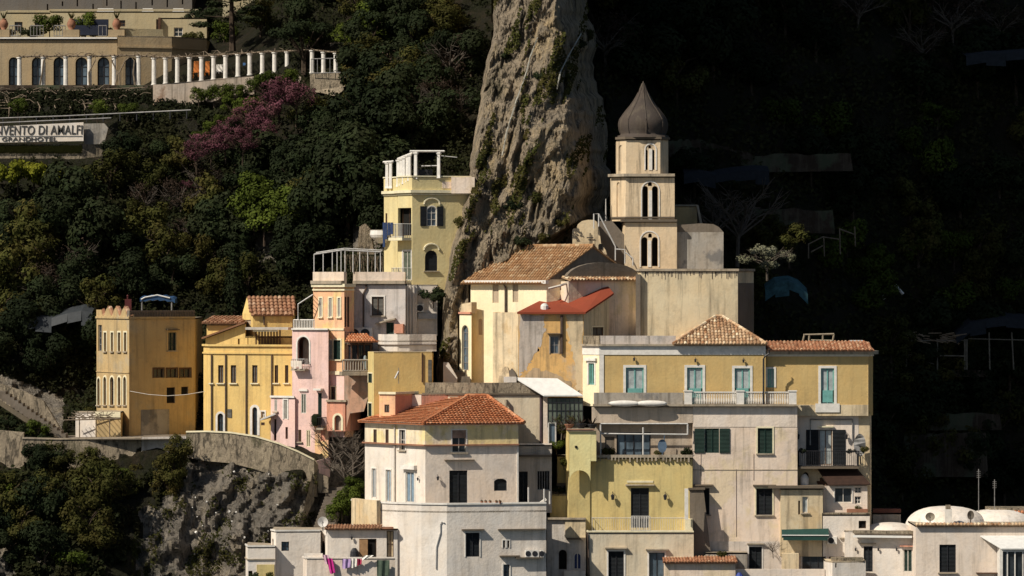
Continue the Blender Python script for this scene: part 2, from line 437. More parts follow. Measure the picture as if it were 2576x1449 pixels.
def band(H, z0, z1, d0, d1, mat, name='cornice', faces=None, root=None):
    XY = H.XY if faces is None else H.XY[faces[0]:faces[1] + 1]
    mb = MB(); strip(mb, XY, z0, z1, d0, d1); return mb.build(name, mat, root or H.root)
def bandpx(H, py0, py1, d1, mat, name='cornice', faces=None, d0=-.02, ref=None):
    Y = H.XY[min(1, len(H.XY) - 1)].y if ref is None else ref
    return band(H, P(0, py1, Y).z, P(0, py0, Y).z, d0, d1, mat, name, faces)
def parapet(H, h, mat, th=.25, name='parapet', faces=None, cap=None, out=0.0):
    band(H, H.zt + .003, H.zt + h, -th, out + .002, mat, name, faces)
    if cap: band(H, H.zt + h + .001, H.zt + h + .08, -th - .05, out + .06, cap, 'coping', faces)
def pipe(H, fi, pxy, mat=PIPE, r=.055, off=.09, name='drainpipe'):
    F = H.F[fi] if not isinstance(fi, Face) else fi
    pts = [F.p(F.u(x), F.z(x, y), off) for x, y in pxy]
    mb = MB(); mb.tube(pts, r, 6); return mb.build(name, mat, H.root)
def railing(root, pts, h, mat, step=.14, r=.016, name='railing', top=.025, posts=None):
    mb = MB()
    for a, b in zip(pts[:-1], pts[1:]):
        a = Vector(a); b = Vector(b); L = (b - a).length; n = max(1, int(L / step)); up = Vector((0, 0, h))
        mb.tube([a + up, b + up], top, 4); mb.tube([a + Vector((0, 0, .06)), b + Vector((0, 0, .06))], top * .8, 4)
        for k in range(n + 1):
            q = a.lerp(b, k / n); mb.tube([q, q + up], r, 4, cap=False)
    return mb.build(name, mat, root)
def balcony(H, fi, px0, px1, pyf, proj, h, slab, rail, slab_h=.16, step=.14, name='balcony', pyref=None, r=.016):
    F = H.F[fi]; u0, u1 = F.u(px0), F.u(px1); z = F.z((px0 + px1) / 2, pyf)
    mb = MB(); mb.fbox(F, u0, u1, z - slab_h, z, .003, proj); s = mb.build(name, slab, H.root)
    p = [F.p(u0 + .04, z, .02), F.p(u0 + .04, z, proj - .05), F.p(u1 - .04, z, proj - .05), F.p(u1 - .04, z, .02)]
    railing(s, p, h, rail, step, r); return s
def ac_unit(root, F, px, py, w=.8, h=.55):
    u, z = F.u(px), F.z(px, py); mb = MB(); mb.fbox(F, u - w / 2, u + w / 2, z - h / 2, z + h / 2, .05, .38)
    o = mb.build('air_conditioner', TRIMW, root)
    g = MB(); c = F.p(u - w * .12, z, .385)
    n = Vector((*F.n, 0)); uu = Vector((*F.d, 0))
    for i, rr in enumerate((h * .40,)):
        g.prism([c + uu * math.cos(a * math.pi / 7) * rr + Vector((0, 0, 1)) * math.sin(a * math.pi / 7) * rr for a in range(14)], n * .015)
    g.build('fan_grille', MET_D, o); return o
def lamp(H, fi, px, py, s=1.0):
    F = H.F[fi]; u, z = F.u(px), F.z(px, py); mb = MB()
    mb.tube([F.p(u, z + .25 * s, 0.0), F.p(u, z + .3 * s, .15 * s), F.p(u, z + .15 * s, .22 * s)], .02 * s, 5)
    c = F.p(u, z, .22 * s)
    mb.lathe(c, [(.03 * s, c.z + .17 * s), (.11 * s, c.z + .10 * s), (.07 * s, c.z - .16 * s)], 6)
    return mb.build('wall_lamp', MET_D, H.root)
def tile_plane(mb, poly, pitch=.24, rad=.085, course=.42, slab=True, jit=.4, step=.045, flat=.9):
    """poly: planar 3-D outline, first edge is the eave"""
    poly = [Vector(p) for p in poly]; e = (poly[1] - poly[0]).normalized(); nrm = Vector((0, 0, 0))
    for i in range(1, len(poly) - 1): nrm += (poly[i] - poly[0]).cross(poly[i + 1] - poly[0])
    nrm.normalize()
    if nrm.z < 0: nrm = -nrm
    v = nrm.cross(e)
    if v.z < 0: v = -v
    q = [((p - poly[0]).dot(e), (p - poly[0]).dot(v)) for p in poly]
    if slab: mb.prism([p - nrm * .09 for p in poly], nrm * .085, .15)
    us = [a for a, _ in q]; u = min(us) + pitch * .5
    while u < max(us):
        vs = []
        for k in range(len(q)):
            (a0, b0), (a1, b1) = q[k], q[(k + 1) % len(q)]
            if (a0 - u) * (a1 - u) < 0: vs.append(b0 + (b1 - b0) * (u - a0) / (a1 - a0))
        if len(vs) >= 2:
            v0, v1 = min(vs), max(vs); n = max(1, int((v1 - v0) / course))
            for k in range(n):
                c0 = v0 + (v1 - v0) * k / n - (.05 if k == 0 else .0); c1 = v0 + (v1 - v0) * (k + 1) / n
                rr = random.random(); ju = random.uniform(-.02, .02) * jit * 2
                base = len(mb.v)
                for (vv, hh, ra) in ((c0, step, rad * 1.12), (c1, .012, rad * .9)):
                    for a in range(5):
                        an = math.pi * a / 4
                        mb.v.append(tuple(poly[0] + e * (u + ju + ra * math.cos(an)) + v * vv + nrm * (hh - .02 + ra * flat * math.sin(an))))
                for a in range(4):
                    mb.f.append((base + a, base + a + 1, base + 5 + a + 1, base + 5 + a)); mb.r.append(rr)
                mb.f.append(tuple(base + a for a in range(5))); mb.r.append(rr * .5)
        u += pitch
def ridge(mb, a, b, r=.13):
    a, b = Vector(a), Vector(b); n = max(2, int((b - a).length / .4))
    for k in range(n):
        p, q = a.lerp(b, k / n), a.lerp(b, (k + 1) / n)
        mb.tube([p, q], r, 7, rads=[r * 1.12, r * .92], r=random.random())

def skin(H, fi, py0, py1, mat, nm='side_tone', d=.012, px0=None, px1=None):   # render coat, or lit tone of a wall, cut round the openings
    F = H.F[fi]; ym = (F.A.y + F.B.y) / 2; z1 = H.zt - .004 if py0 is None else P(0, py0, ym).z; z0 = H.zb if py1 is None else P(0, py1, ym).z
    hs = [(a, b, max(z0, c), min(z1, e), False) for a, b, c, e in H.ops[fi]]; hs = [h for h in hs if h[3] > h[2]]
    u0 = .005 if px0 is None else F.u(px0); u1 = F.L - .005 if px1 is None else F.u(px1); hs = [(max(h[0], u0), min(h[1], u1)) + h[2:] for h in hs if h[0] < u1 and h[1] > u0]
    G_ = Face.xy(F.A + F.n * d, F.B + F.n * d); mb = MB(); facade(mb, G_, u0, u1, z0, z1, hs, d - .002)
    for a, b, c, e in ((u0, u1, z1, z1), (u0, u1, z0, z0)): mb.poly([G_.p(a, c), G_.p(b, c), F.p(b, c, .001), F.p(a, c, .001)])
    return mb.build(nm, mat, H.root)
# ------------------------------------------------------------------ terrain
TX = np.array([-1400, -400, 0, 240, 500, 760, 880, 960, 1100, 1200, 1330, 1450, 1540, 1700, 2000, 2300, 2700, 4200], float)
TR = {
 2300: [-40, -30, -24, -22, -16, -6, 0, 4, 4, 4, 4, 4, 4, 4, 4, 4, 4, 4],
 1700: [-12, -12, -8, -8, -4, 4, 9, 9, 9, 9, 9, 9, 9, 9, 9, 12, 12, 12],
 1449: [-6, -4, -4, -4, 0.3, 1.6, 8, 10, 10, 10, 10, 10, 10, 10, 10, 22, 26, 26],
 1300: [-2, 0, 0, 0, 3, 2.6, 8, 12, 12, 12, 12, 12, 12, 12, 12, 52, 56, 56],
 1196: [6.4, 6.4, 6.6, 6.8, 4.9, 3.3, 7, 12, 12, 12, 12, 14, 14, 14, 30, 54, 58, 60],
 1180: [8.8, 8.8, 8.8, 8.9, 5.3, 3.5, 7, 12, 12, 12, 12, 14, 14, 14, 30, 54, 58, 60],
 1112: [9, 9, 9.3, 9.3, 7.5, 8, 8, 12, 12, 12, 14, 16, 18, 20, 36, 55, 59, 62],
 1096: [14, 14, 16, 20, 18, 12, 9, 12, 12, 12, 14, 16, 18, 20, 36, 55, 59, 62],
 1000: [20, 20, 24, 27, 27, 24, 16, 16, 14, 14, 15, 18, 22, 26, 38, 56, 60, 64],
 850: [28, 28, 29, 30, 32, 28, 24, 22, 18, 18, 18, 22, 28, 32, 42, 57, 61, 66],
 700: [33, 33, 34, 35, 37, 33, 30, 28, 26, 24, 24, 26, 34, 38, 46, 58, 62, 68],
 560: [39, 39, 40, 40, 42, 39, 36, 34, 33, 32, 30, 30, 38, 42, 48, 59, 63, 70],
 400: [46, 46, 47, 47, 49, 46, 43, 42, 41, 40, 38, 38, 44, 47, 52, 60, 64, 72],
 372: [52, 52, 53, 53, 52, 48, 45, 43, 42, 41, 39, 39, 45, 48, 53, 61, 65, 73],
 232: [58, 58, 60, 60, 59, 56, 52, 51, 50, 49, 46, 46, 50, 54, 58, 64, 68, 76],
 224: [76, 76, 78, 78, 63, 58, 52, 51, 50, 49, 46, 46, 50, 54, 58, 64, 68, 76],
 100: [86, 86, 88, 88, 84, 66, 60, 57, 55, 54, 52, 52, 54, 58, 62, 67, 71, 79],
 0: [99, 99, 100, 101, 97, 76, 67, 63, 61, 60, 56, 56, 58, 62, 66, 70, 74, 82],
 -200: [108, 108, 110, 110, 106, 94, 80, 76, 74, 72, 70, 68, 68, 72, 78, 84, 88, 94],
 -1900: [150, 150, 150, 150, 150, 150, 150, 150, 150, 150, 150, 150, 150, 150, 150, 150, 150, 150]}
TYr = sorted(TR)
TAB = np.array([np.interp(np.linspace(0, 1, 1), [0], [0]) * 0 + 0 for _ in TYr])
def terr(px, py):
    px = np.asarray(px, float); py = np.asarray(py, float)
    rows = np.stack([np.interp(px, TX, TR[y]) for y in TYr], 0)
    ys = np.array(TYr, float); i = np.clip(np.searchsorted(ys, py) - 1, 0, len(ys) - 2)
    f = np.clip((py - ys[i]) / (ys[i + 1] - ys[i]), 0, 1)
    r0 = np.take_along_axis(rows, i[None, ...], 0)[0]; r1 = np.take_along_axis(rows, (i + 1)[None, ...], 0)[0]
    return r0 + (r1 - r0) * f
def _h(ix, iy, s):
    v = np.sin(ix * 127.1 + iy * 311.7 + s * 74.7) * 43758.5453; return v - np.floor(v)
def vn(x, y, s=0):
    ix, iy = np.floor(x), np.floor(y); fx, fy = x - ix, y - iy
    fx = fx * fx * (3 - 2 * fx); fy = fy * fy * (3 - 2 * fy)
    return (_h(ix, iy, s) * (1 - fx) + _h(ix + 1, iy, s) * fx) * (1 - fy) + (_h(ix, iy + 1, s) * (1 - fx) + _h(ix + 1, iy + 1, s) * fx) * fy
def fbm(x, y, s=0, o=5, ridged=False):
    t = 0; a = .5; n = 0
    for k in range(o):
        v = vn(x * 2 ** k + k * 9.1, y * 2 ** k + k * 4.7, s + k)
        if ridged: v = 1 - np.abs(2 * v - 1)
        t = t + a * v; n += a; a *= .55
    return t / n
def pillar(px, py):
    xl = np.interp(py, [-1900, 0, 60, 200, 330, 430, 650, 800, 960, 1010], [1215, 1243, 1242, 1216, 1192, 1180, 1130, 1110, 1098, 1098])
    xr = np.interp(py, [-1900, 0, 200, 330, 480, 560, 640, 1010], [1600, 1480, 1502, 1524, 1532, 1520, 1500, 1500])
    A = np.interp(py, [-1900, -900, -200, 0, 200, 330, 480, 620, 700, 800, 960], [27, 23, 21, 18.4, 16.4, 14.6, 12.4, 10.4, 9.5, 9.2, 8.7])
    wob = (vn(py / 37.0, py * 0 + 3, 4) - .5) * 12 + (vn(py / 13.0, py * 0 + 8, 5) - .5) * 5
    xl = xl + wob * .6; xr = xr + wob * 1.6
    s = (px - xl) / (xr - xl)
    rake = py - (700 - .55 * (px - 1184))
    prof = A + 1.8 * np.clip(1 - s / .08, 0, 1) ** 2 - .8 * s + 15 * np.clip((s - .64) / .36, 0, 1) ** 2 + 8 * np.clip((rake - 4) / 26, 0, 1) * np.clip((px - np.where(py < 783, 1178, 1152)) / 12, 0, 1)
    return s, np.where((s >= 0) & (s <= 1) & (py < 1010), prof, np.inf)
def surfY(px, py, disp=True):
    px = np.asarray(px, float); py = np.asarray(py, float)
    t = terr(px, py)
    u, w = px / S, py / S
    s, p = pillar(px, py)
    isp = p < t
    # great leaning folds of the pillar, then bedding and crumble
    q = u + w * .15
    def saw(t):
        f = t - np.floor(t); return np.where(f < .78, f / .78, (1 - f) / .22)
    q1 = q * .25 + 1.1 * fbm(q * .18, w * .10, 3, 3); q2 = q * .62 + w * .12 + 1.4 * fbm(q * .4, w * .25, 5, 3)
    fold = (saw(q1) - .5) * .9 + (saw(q2 + w * .2) - .5) * .35 + (fbm(q * .45 + w * .08, w * .28, 9, 3) - .5) * 3.4 + (fbm(q * 1.1, w * .7 - u * .3, 23, 5, True) - .5) * 1.5 + (fbm(u * 2.8, w * 1.6, 21, 5) - .5) * .9 - fbm(q * .9 + .5 * vn(u, w, 2), w * .2, 51, 3, True) ** 8 * 1.6
    yp = p - .8 * fold * np.clip(s / .05, 0, 1) * np.clip((1 - s) / .05, 0, 1)
    rf = rockface(px, py)
    t = t + (fbm(u * .22, w * .25, 1, 4) - .5) * 3.0 * np.clip((1060 - py) / 60, 0, 1) + (fbm(u * .8, w * .8, 2, 4) - .5) * .9
    ur = u + w * .25; qr = ur * .4 + 1.3 * fbm(ur * .3, w * .2, 31, 3)
    t = t - rf * ((saw(qr) - .5) * .6 + (fbm(ur * .7, w * .7, 33, 5) - .5) * 2.4 + (fbm(u * 2.2, w * 1.8, 35, 5) - .5) * 1.2)
    return np.where(isp, yp, t), isp, rf
def rockface(px, py):
    top = np.interp(px, [300, 470, 600, 700, 780, 830, 920], [1260, 1160, 1150, 1175, 1215, 1085, 1085])
    left = np.interp(py, [1100, 1200, 1300, 1449, 1500], [470, 430, 340, 325, 320])
    n = (vn(px / 40, py / 40, 12) - .5) * 60
    m = np.clip((py - top + 10) / 20, 0, 1) * np.clip((px - left + n) / 30, 0, 1) * np.clip((930 - px) / 20, 0, 1)
    m2 = np.clip((py - 1330) / 40, 0, 1) * np.clip(1 - px / 200, 0, 1) * (vn(px / 50, py / 50, 14) > .45)
    m3 = ((px > 640) & (px < 765) & (py > 565 + (vn(px / 20, px * 0, 3)) * 12) & (py < 660)) * 1.0
    m4 = ((px > 885) & (px < 965) & (py > 560) & (py < 640)) * 1.0
    m5 = ((px > -50) & (px < 160) & (py > 940 + .35 * px) & (py < 985 + .72 * px)) * .8
    return np.maximum(np.maximum(np.maximum(m, m2), np.maximum(m3, m4)), m5)
gx = np.concatenate([np.arange(-1400, -30, 45), np.arange(-24, 2604, 6.0), np.arange(2640, 4200, 60)])
gy = np.concatenate([np.arange(-1900, -40, 50), np.arange(-18, 1470, 6.0), np.arange(1500, 2300, 50)])
GX, GY = np.meshgrid(gx, gy)
YY, ISP, RF = surfY(GX, GY)
YY = np.where(ISP, terr(GX, GY) + 2, YY)
K = (D + YY) / D
V = np.stack([(GX - CX) / S * K, YY, ZC + (CY - GY) / S * K], -1)
def sheet(name, mask, mat, label=None):
    ny, nx = GX.shape; idx = np.arange(ny * nx).reshape(ny, nx)
    a = idx[:-1, :-1][mask]; b = idx[:-1, 1:][mask]; c = idx[1:, 1:][mask]; d = idx[1:, :-1][mask]
    q = np.stack([a, d, c, b], -1); used = np.unique(q); rem = np.full(ny * nx, -1); rem[used] = np.arange(len(used))
    me = bpy.data.meshes.new(name); me.from_pydata(V.reshape(-1, 3)[used].tolist(), [], rem[q].tolist()); me.update()
    me.materials.append(mat); o = bpy.data.objects.new(name, me); COL.objects.link(o); o['kind'] = 'structure'; return o
cp = ISP[:-1, :-1] & False
cr = (RF[:-1, :-1] > .5) & ~cp
sheet('rock_face', cr, ROCK2)
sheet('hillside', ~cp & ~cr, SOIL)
# the pale cliff: its own sheet, wrapped round both flanks
cy = np.concatenate([np.arange(-1900, -60, 40), np.arange(-48, 1010, 3.5)]); cs = np.concatenate([[0.0], np.linspace(.0015, .9985, 260), [1.0]])
CSg, CYg = np.meshgrid(cs, cy); s0, _ = pillar(np.zeros_like(cy) , cy)
_l = np.array([pillar(np.array([0.0]), np.array([y]))[0][0] for y in cy]); _r = np.array([pillar(np.array([1000.0]), np.array([y]))[0][0] for y in cy])
wd = 1000.0 / (_r - _l); xl_ = -_l * wd
CXg = xl_[:, None] + wd[:, None] * CSg
CYY, cis, _ = surfY(CXg, CYg); _, pp = pillar(CXg, CYg); CYY = np.where(cis, CYY, pp); CYY[:, 0] = CYY[:, 1] + 30; CYY[:, -1] = CYY[:, -2] + 30
CYY = np.where(np.isfinite(CYY), CYY, 50)
kk = (D + CYY) / D; kl = kk.copy(); kl[:, 0] = kk[:, 1]; kl[:, -1] = kk[:, -2]
CV = np.stack([(CXg - CX) / S * kl, CYY, ZC + (CY - CYg) / S * kl], -1); ny, nx = CXg.shape; idx = np.arange(ny * nx).reshape(ny, nx)
me = bpy.data.meshes.new('cliff'); me.from_pydata(CV.reshape(-1, 3).tolist(), [], np.stack([idx[:-1, :-1], idx[1:, :-1], idx[1:, 1:], idx[:-1, 1:]], -1).reshape(-1, 4).tolist()); me.update(); me.materials.append(ROCK)
o = bpy.data.objects.new('cliff', me); COL.objects.link(o); o['kind'] = 'structure'
# ridge behind the cliff, unseen, added to keep the right valley in shade
mb = MB(); ys = np.linspace(23.5, 150, 36); tops = np.interp(ys, [23.5, 28, 34, 45, 75, 150], [ZC + 60, ZC + 80, ZC + 94, ZC + 106, ZC + 118, ZC + 120])
prev = None
for y_, t_ in zip(ys, tops):
    r = [(-1.0 - (t_ > ZC + 40) * (t_ - ZC - 40) * .05, 0)]; cols = []
    zs = np.linspace(ZC - 18, t_, 14)
    lft = [(-.9 + .5 * math.sin(z * .7 + y_), y_, z) for z in zs]; rgt = [(5.6 - .5 * abs(math.sin(z * .5 + y_ * .8)), y_, z) for z in zs]
    cur = lft + rgt[::-1]
    if prev:
        for k in range(len(cur) - 1): mb.poly([prev[k], cur[k], cur[k + 1], prev[k + 1]])
    else: mb.poly(cur)
    prev = cur
mb.poly(prev[::-1])
o = mb.build('shade_ridge', ROCK); o['kind'] = 'structure'
mb = MB(); mb.poly([(-2500, -2200, .0), (2500, -2200, .0), (2500, 8, 0), (-2500, 8, 0)])
sea = mb.build('sea', glass('sea_water', (.01, .03, .045))); sea['kind'] = 'structure'
mb = MB(); mb.poly([(-2500, -24, .6), (2500, -24, .6), (2500, 2500, .6), (-2500, 2500, .6)])
gr = mb.build('ground', SOIL); gr['kind'] = 'structure'

# ------------------------------------------------------------------ vegetation
def quads_mesh(name, cen, nor, size, rnd, mat):
    n = len(cen); a = rng.normal(size=(n, 3)); t1 = np.cross(nor, a); t1 /= np.linalg.norm(t1, axis=1)[:, None] + 1e-9
    t2 = np.cross(nor, t1); t2 /= np.linalg.norm(t2, axis=1)[:, None] + 1e-9
    s1 = size[:, None] * t1; s2 = size[:, None] * t2 * .6
    v = np.stack([cen - s1, cen - s2 * 1.0, cen + s1, cen + s2], 1).reshape(-1, 3)
    me = bpy.data.meshes.new(name); me.from_pydata(v.tolist(), [], np.arange(4 * n).reshape(n, 4).tolist()); me.update()
    at = me.attributes.new('rnd', 'FLOAT', 'FACE'); at.data.foreach_set('value', rnd.astype(np.float32)); me.materials.append(mat); return me
def crown_pts(lobes, n, leaf, fuzz=.25, up=.35):
    C_, N_, R_ = [], [], []
    vol = np.array([l[3] ** 2 for l in lobes]); vol /= vol.sum()
    for l, f in zip(lobes, vol):
        k = max(8, int(n * f)); d = rng.normal(size=(k, 3)); d /= np.linalg.norm(d, axis=1)[:, None]
        cl = fbm(d[:, 0] * 2.1 + l[0], d[:, 1] * 2.1 + d[:, 2] * 2.3 + l[1], 3, 3)
        keep = cl > .36; d = d[keep]; k = len(d)
        rr = l[3] * (1 - fuzz * rng.random(k) ** 1.5 + .22 * (cl[keep] - .5) * 2)
        c = d * rr[:, None] * np.array([1, 1, l[4] if len(l) > 4 else .85]) + np.array(l[:3])
        nn = d + rng.normal(size=(k, 3)) * .3 + np.array([0, 0, up * .6]); nn /= np.linalg.norm(nn, axis=1)[:, None]
        C_.append(c); N_.append(nn); R_.append(np.clip(rng.random(k) * .7 + (cl[keep] - .4), 0, 1))
    c = np.concatenate(C_); return c, np.concatenate(N_), leaf * (.6 + .8 * rng.random(len(c))), np.concatenate(R_)
def limb_mesh(name, segs, mat):
    mb = MB()
    for pts, r0, r1 in segs:
        k = len(pts); mb.tube(pts, r0, 6, rads=[r0 + (r1 - r0) * i / (k - 1) for i in range(k)])
    me = bpy.data.meshes.new(name); me.from_pydata(mb.v, [], mb.f); me.update(); me.materials.append(mat); return me
def branch_segs(h, n, spread, base=(0, 0, 0), seed=0, lean=0, r=.14, z0=.35):
    rd = random.Random(seed); b = Vector(base); top = b + Vector((lean * h, 0, h * .62))
    segs = [([b - Vector((0, 0, .8)), b + Vector((lean * h * .3, 0, h * .25)), top], r, r * .6)]
    for k in range(n):
        a = 2 * math.pi * (k + rd.random() * .6) / n; f = z0 + (1 - z0) * rd.random()
        st = b.lerp(top, f); en = st + Vector((math.cos(a) * spread, math.sin(a) * spread, h * (.18 + .22 * rd.random())))
        segs.append(([st, st.lerp(en, .5) + Vector((0, 0, .12 * h * rd.random())), en], r * .5, r * .16))
    return segs
def twig_segs(h, seed, n1=9, n2=6, spread=.5, r=.10):
    rd = random.Random(seed); segs = []
    top = Vector((rd.uniform(-.2, .2), rd.uniform(-.2, .2), h * .45)); segs.append(([Vector((0, 0, -.5)), top * .5, top], r, r * .7))
    for k in range(n1):
        a = 2 * math.pi * k / n1 + rd.random(); st = top * rd.uniform(.5, 1)
        en = st + Vector((math.cos(a) * h * spread * rd.uniform(.5, 1), math.sin(a) * h * spread * rd.uniform(.5, 1), h * rd.uniform(.15, .5)))
        md = st.lerp(en, .5) + Vector((rd.uniform(-.2, .2), rd.uniform(-.2, .2), rd.uniform(-.1, .3)))
        segs.append(([st, md, en], r * .55, r * .22))
        for j in range(n2):
            s2 = md.lerp(en, rd.random()); a2 = a + rd.uniform(-1.4, 1.4)
            e2 = s2 + Vector((math.cos(a2) * h * .16, math.sin(a2) * h * .16, h * rd.uniform(-.04, .2)))
            segs.append(([s2, s2.lerp(e2, .5) + Vector((0, 0, rd.uniform(-.1, .1))), e2], r * .2, r * .08))
    return segs
PROTO = {}
def lobes(n, R, z0, z1, r0, r1, seed, flat=.85):
    rd = random.Random(seed); out = []
    for k in range(n):
        a = rd.uniform(0, 6.283); q = math.sqrt(rd.random()) * R; z = rd.uniform(z0, z1)
        f = 1 - abs((z - (z0 + z1) / 2) / ((z1 - z0) / 2 + 1e-6)) ** 2 * .5
        out.append((math.cos(a) * q * f, math.sin(a) * q * f, z, rd.uniform(r0, r1), flat))
    return out
def proto(key, lb, n, leaf, mat, segs, tm=TRUNK, fuzz=.25):
    cm = quads_mesh(key + '_crown', *crown_pts(lb, n, leaf, fuzz), mat) if lb else None
    PROTO[key] = (cm, limb_mesh(key + '_trunk', segs, tm))
for i in range(4):
    proto('dark%d' % i, lobes(12, 1.8, 1.5, 4.0, .6, 1.3, 10 + i), 5200, .135, LEAF_D, branch_segs(4.2, 6, 1.3, seed=i))
for i in range(3):
    proto('olive%d' % i, lobes(15, 1.9, 1.3, 3.8, .45, .95, 30 + i), 4200, .12, LEAF_O, branch_segs(3.9, 7, 1.5, seed=20 + i), fuzz=.5)
for i in range(2):
    proto('bright%d' % i, lobes(10, 1.3, .8, 2.2, .5, .9, 50 + i), 2400, .12, LEAF_B, branch_segs(2.3, 6, 1.0, seed=40 + i, r=.09), fuzz=.4)
proto('yellow0', lobes(10, 1.6, .5, 1.6, .4, .8, 61), 2200, .12, LEAF_Y, branch_segs(1.8, 6, 1.0, seed=44, r=.08), fuzz=.5)
for i in range(2):
    proto('pink%d' % i, lobes(17, 2.2, 1.9, 3.5, .35, .75, 71 + i), 2600, .085, LEAF_P, twig_segs(3.8, 5 + i, 11, 8, .6), fuzz=.7)
for i in range(3):
    proto('brown%d' % i, lobes(12, 1.7, 1.2, 3.3, .5, .95, 81 + i), 1500, .07, LEAF_BR, twig_segs(3.7, 15 + i, 11, 9, .5), TRUNK_P, fuzz=.8)
proto('bare0', None, 0, 0, None, twig_segs(4.4, 91, 13, 11, .55, .12), TRUNK_P)
proto('bush0', lobes(8, 1.0, .2, .9, .4, .75, 95, .75), 1500, .12, LEAF_D, branch_segs(1.1, 4, .6, seed=6, r=.05), fuzz=.4)
proto('bush1', lobes(8, 1.0, .2, .9, .4, .75, 96, .75), 1500, .11, LEAF_O, branch_segs(1.1, 4, .6, seed=7, r=.05), fuzz=.45)
proto('white0', lobes(16, 2.3, .6, 1.9, .3, .6, 97, .7), 3200, .075, LEAF_W, twig_segs(2.2, 66, 11, 8, .9, .09), TRUNK_P, fuzz=.8)
proto('cypress0', [(0, 0, .8 + k * .8, .95 - abs(k - 2.2) * .13 if k < 7 else .4, 1.3) for k in range(9)], 3200, .13, LEAF_D, branch_segs(7, 2, .3, seed=8), fuzz=.3)
proto('pine0', [(math.cos(a) * r_, math.sin(a) * r_, z, 1.15, .38) for (a, r_, z) in [(k * 2.4, 3.0 - .2 * k, 3.0 + k * .6) for k in range(13)]] +
      [(math.cos(a + 2.2) * 2.0, math.sin(a + 2.2) * 2.0, 4.6 + k * .8, .7, .4) for k, a in enumerate([0, 2, 4, 6, 8])], 4200, .17, LEAF_D,
      [([(0, 0, -1), (.1, 0, 5), (0, 0, 11.5)], .34, .1)] + [([(0, 0, 4 + k * .7), (math.cos(k * 2.4) * 1.6, math.sin(k * 2.4) * 1.6, 4.1 + k * .75), (math.cos(k * 2.4) * 2.9, math.sin(k * 2.4) * 2.9, 4.3 + k * .75)], .1, .03) for k in range(9)], fuzz=.6)
proto('umbrella0', [(math.cos(k * .9) * (1.1 + 1.2 * (k % 3)) * .78, math.sin(k * .9) * (1.1 + 1.2 * (k % 3)) * .78, 5.2 - .12 * (k % 3) + .3 * math.sin(k * 3), 1.0, .55) for k in range(17)] + [(0, 0, 5.5, 1.5, .5)],
      5200, .14, LEAF_D, [([(0, 0, -1), (.05, 0, 1.2), (0, 0, 2.3)], .34, .26)] +
      [([(0, 0, 1.9), (math.cos(k * .7) * .6, math.sin(k * .7) * .6, 3.3), (math.cos(k * .7) * 2.0, math.sin(k * .7) * 2.0, 4.9)], .13, .05) for k in range(9)], fuzz=.35)
KIND = {'dark': ('evergreen_tree', 'dark green dense evergreen tree', 'tree', 4), 'olive': ('olive_tree', 'olive green loose-leaved tree', 'tree', 3),
        'bright': ('leafy_tree', 'low bright green leafy tree', 'tree', 2), 'yellow': ('flowering_bush', 'yellow-green flowering bush', 'bush', 1),
        'pink': ('blossoming_tree', 'pink blossoming spring tree', 'tree', 2), 'brown': ('twiggy_tree', 'brownish twiggy half-bare tree', 'tree', 3),
        'bare': ('bare_tree', 'leafless pale-branched tree', 'tree', 1), 'bush': ('bush', 'low rounded green bush', 'bush', 2),
        'white': ('blossoming_bush', 'spreading pale cream blossoming tree', 'tree', 1), 'cypress': ('cypress', 'slim dark pointed cypress', 'tree', 1),
        'pine': ('pine_tree', 'tall dark layered pine tree', 'tree', 1), 'umbrella': ('umbrella_pine', 'flat-topped dark umbrella pine with forked trunk', 'tree', 1)}
TREES = []
def tree(kind, px, py, sc=1.0, zone='', Y=None, forced=None, sz=None, sink=.3):
    if Y is None: Y = float(surfY(np.array([px]), np.array([py]))[0][0])
    TREES.append((kind, px, py, sc, zone, Y, forced, sz, sink))
def plant_trees():
    groups = {}
    for t in TREES: groups.setdefault((t[0], t[4]), []).append(t)
    ordn = ['leftmost', 'second from left', 'third from left', 'fourth from left', 'fifth from left', 'sixth from left', 'seventh from left', 'eighth from left', 'ninth from left', 'tenth from left', 'eleventh from left', 'twelfth from left']
    for (kind, zone), lst in groups.items():
        lst.sort(key=lambda t: t[1]); nm, desc, cat, nv = KIND[kind]
        for i, (k, px, py, sc, z_, Y, forced, sz, sink) in enumerate(lst):
            if forced: lab = forced
            elif len(lst) == 1: lab = f'{desc} {zone}'
            else:
                o_ = ordn[i] if i < len(ordn) else 'far right'
                if i == len(lst) - 1: o_ = 'rightmost'
                lab = f'{desc} {zone}, {o_}'
            p = P(px, py, Y); p.z -= sink
            r = thing(nm, lab, cat, p, (cat + 's ' + zone) if len(lst) > 1 else None)
            r.rotation_euler.z = random.uniform(0, 6.28); r.scale = (sc, sc, (sz or sc) * (random.uniform(.88, 1.12) if not sz else 1))
            cm, tm = PROTO[kind + str(random.randrange(nv))]
            tr = bpy.data.objects.new('trunk', tm); COL.objects.link(tr); tr.parent = r
            if cm: c = bpy.data.objects.new('crown', cm); COL.objects.link(c); c.parent = r
def scatter(zone, x0, x1, y0, y1, dx, dy, kinds, smin=.8, smax=1.25, jx=.45, keep=1.0, seed=1, poly=None):
    rd = random.Random(seed); y = y0; row = 0
    while y <= y1:
        x = x0 + (dx / 2 if row % 2 else 0)
        while x <= x1:
            px, py = x + rd.uniform(-jx, jx) * dx, y + rd.uniform(-jx, jx) * dy
            k = rd.choice(kinds); s_ = rd.uniform(smin, smax)
            if rd.random() < keep and (poly is None or poly(px, py)): tree(k, px, py, s_, zone)
            x += dx
        y += dy; row += 1
D2 = ['dark', 'dark', 'olive', 'dark', 'olive', 'brown']
scatter('under the hotel sign', 10, 225, 585, 800, 80, 58, D2 + ['brown'], .8, 1.3, seed=2)
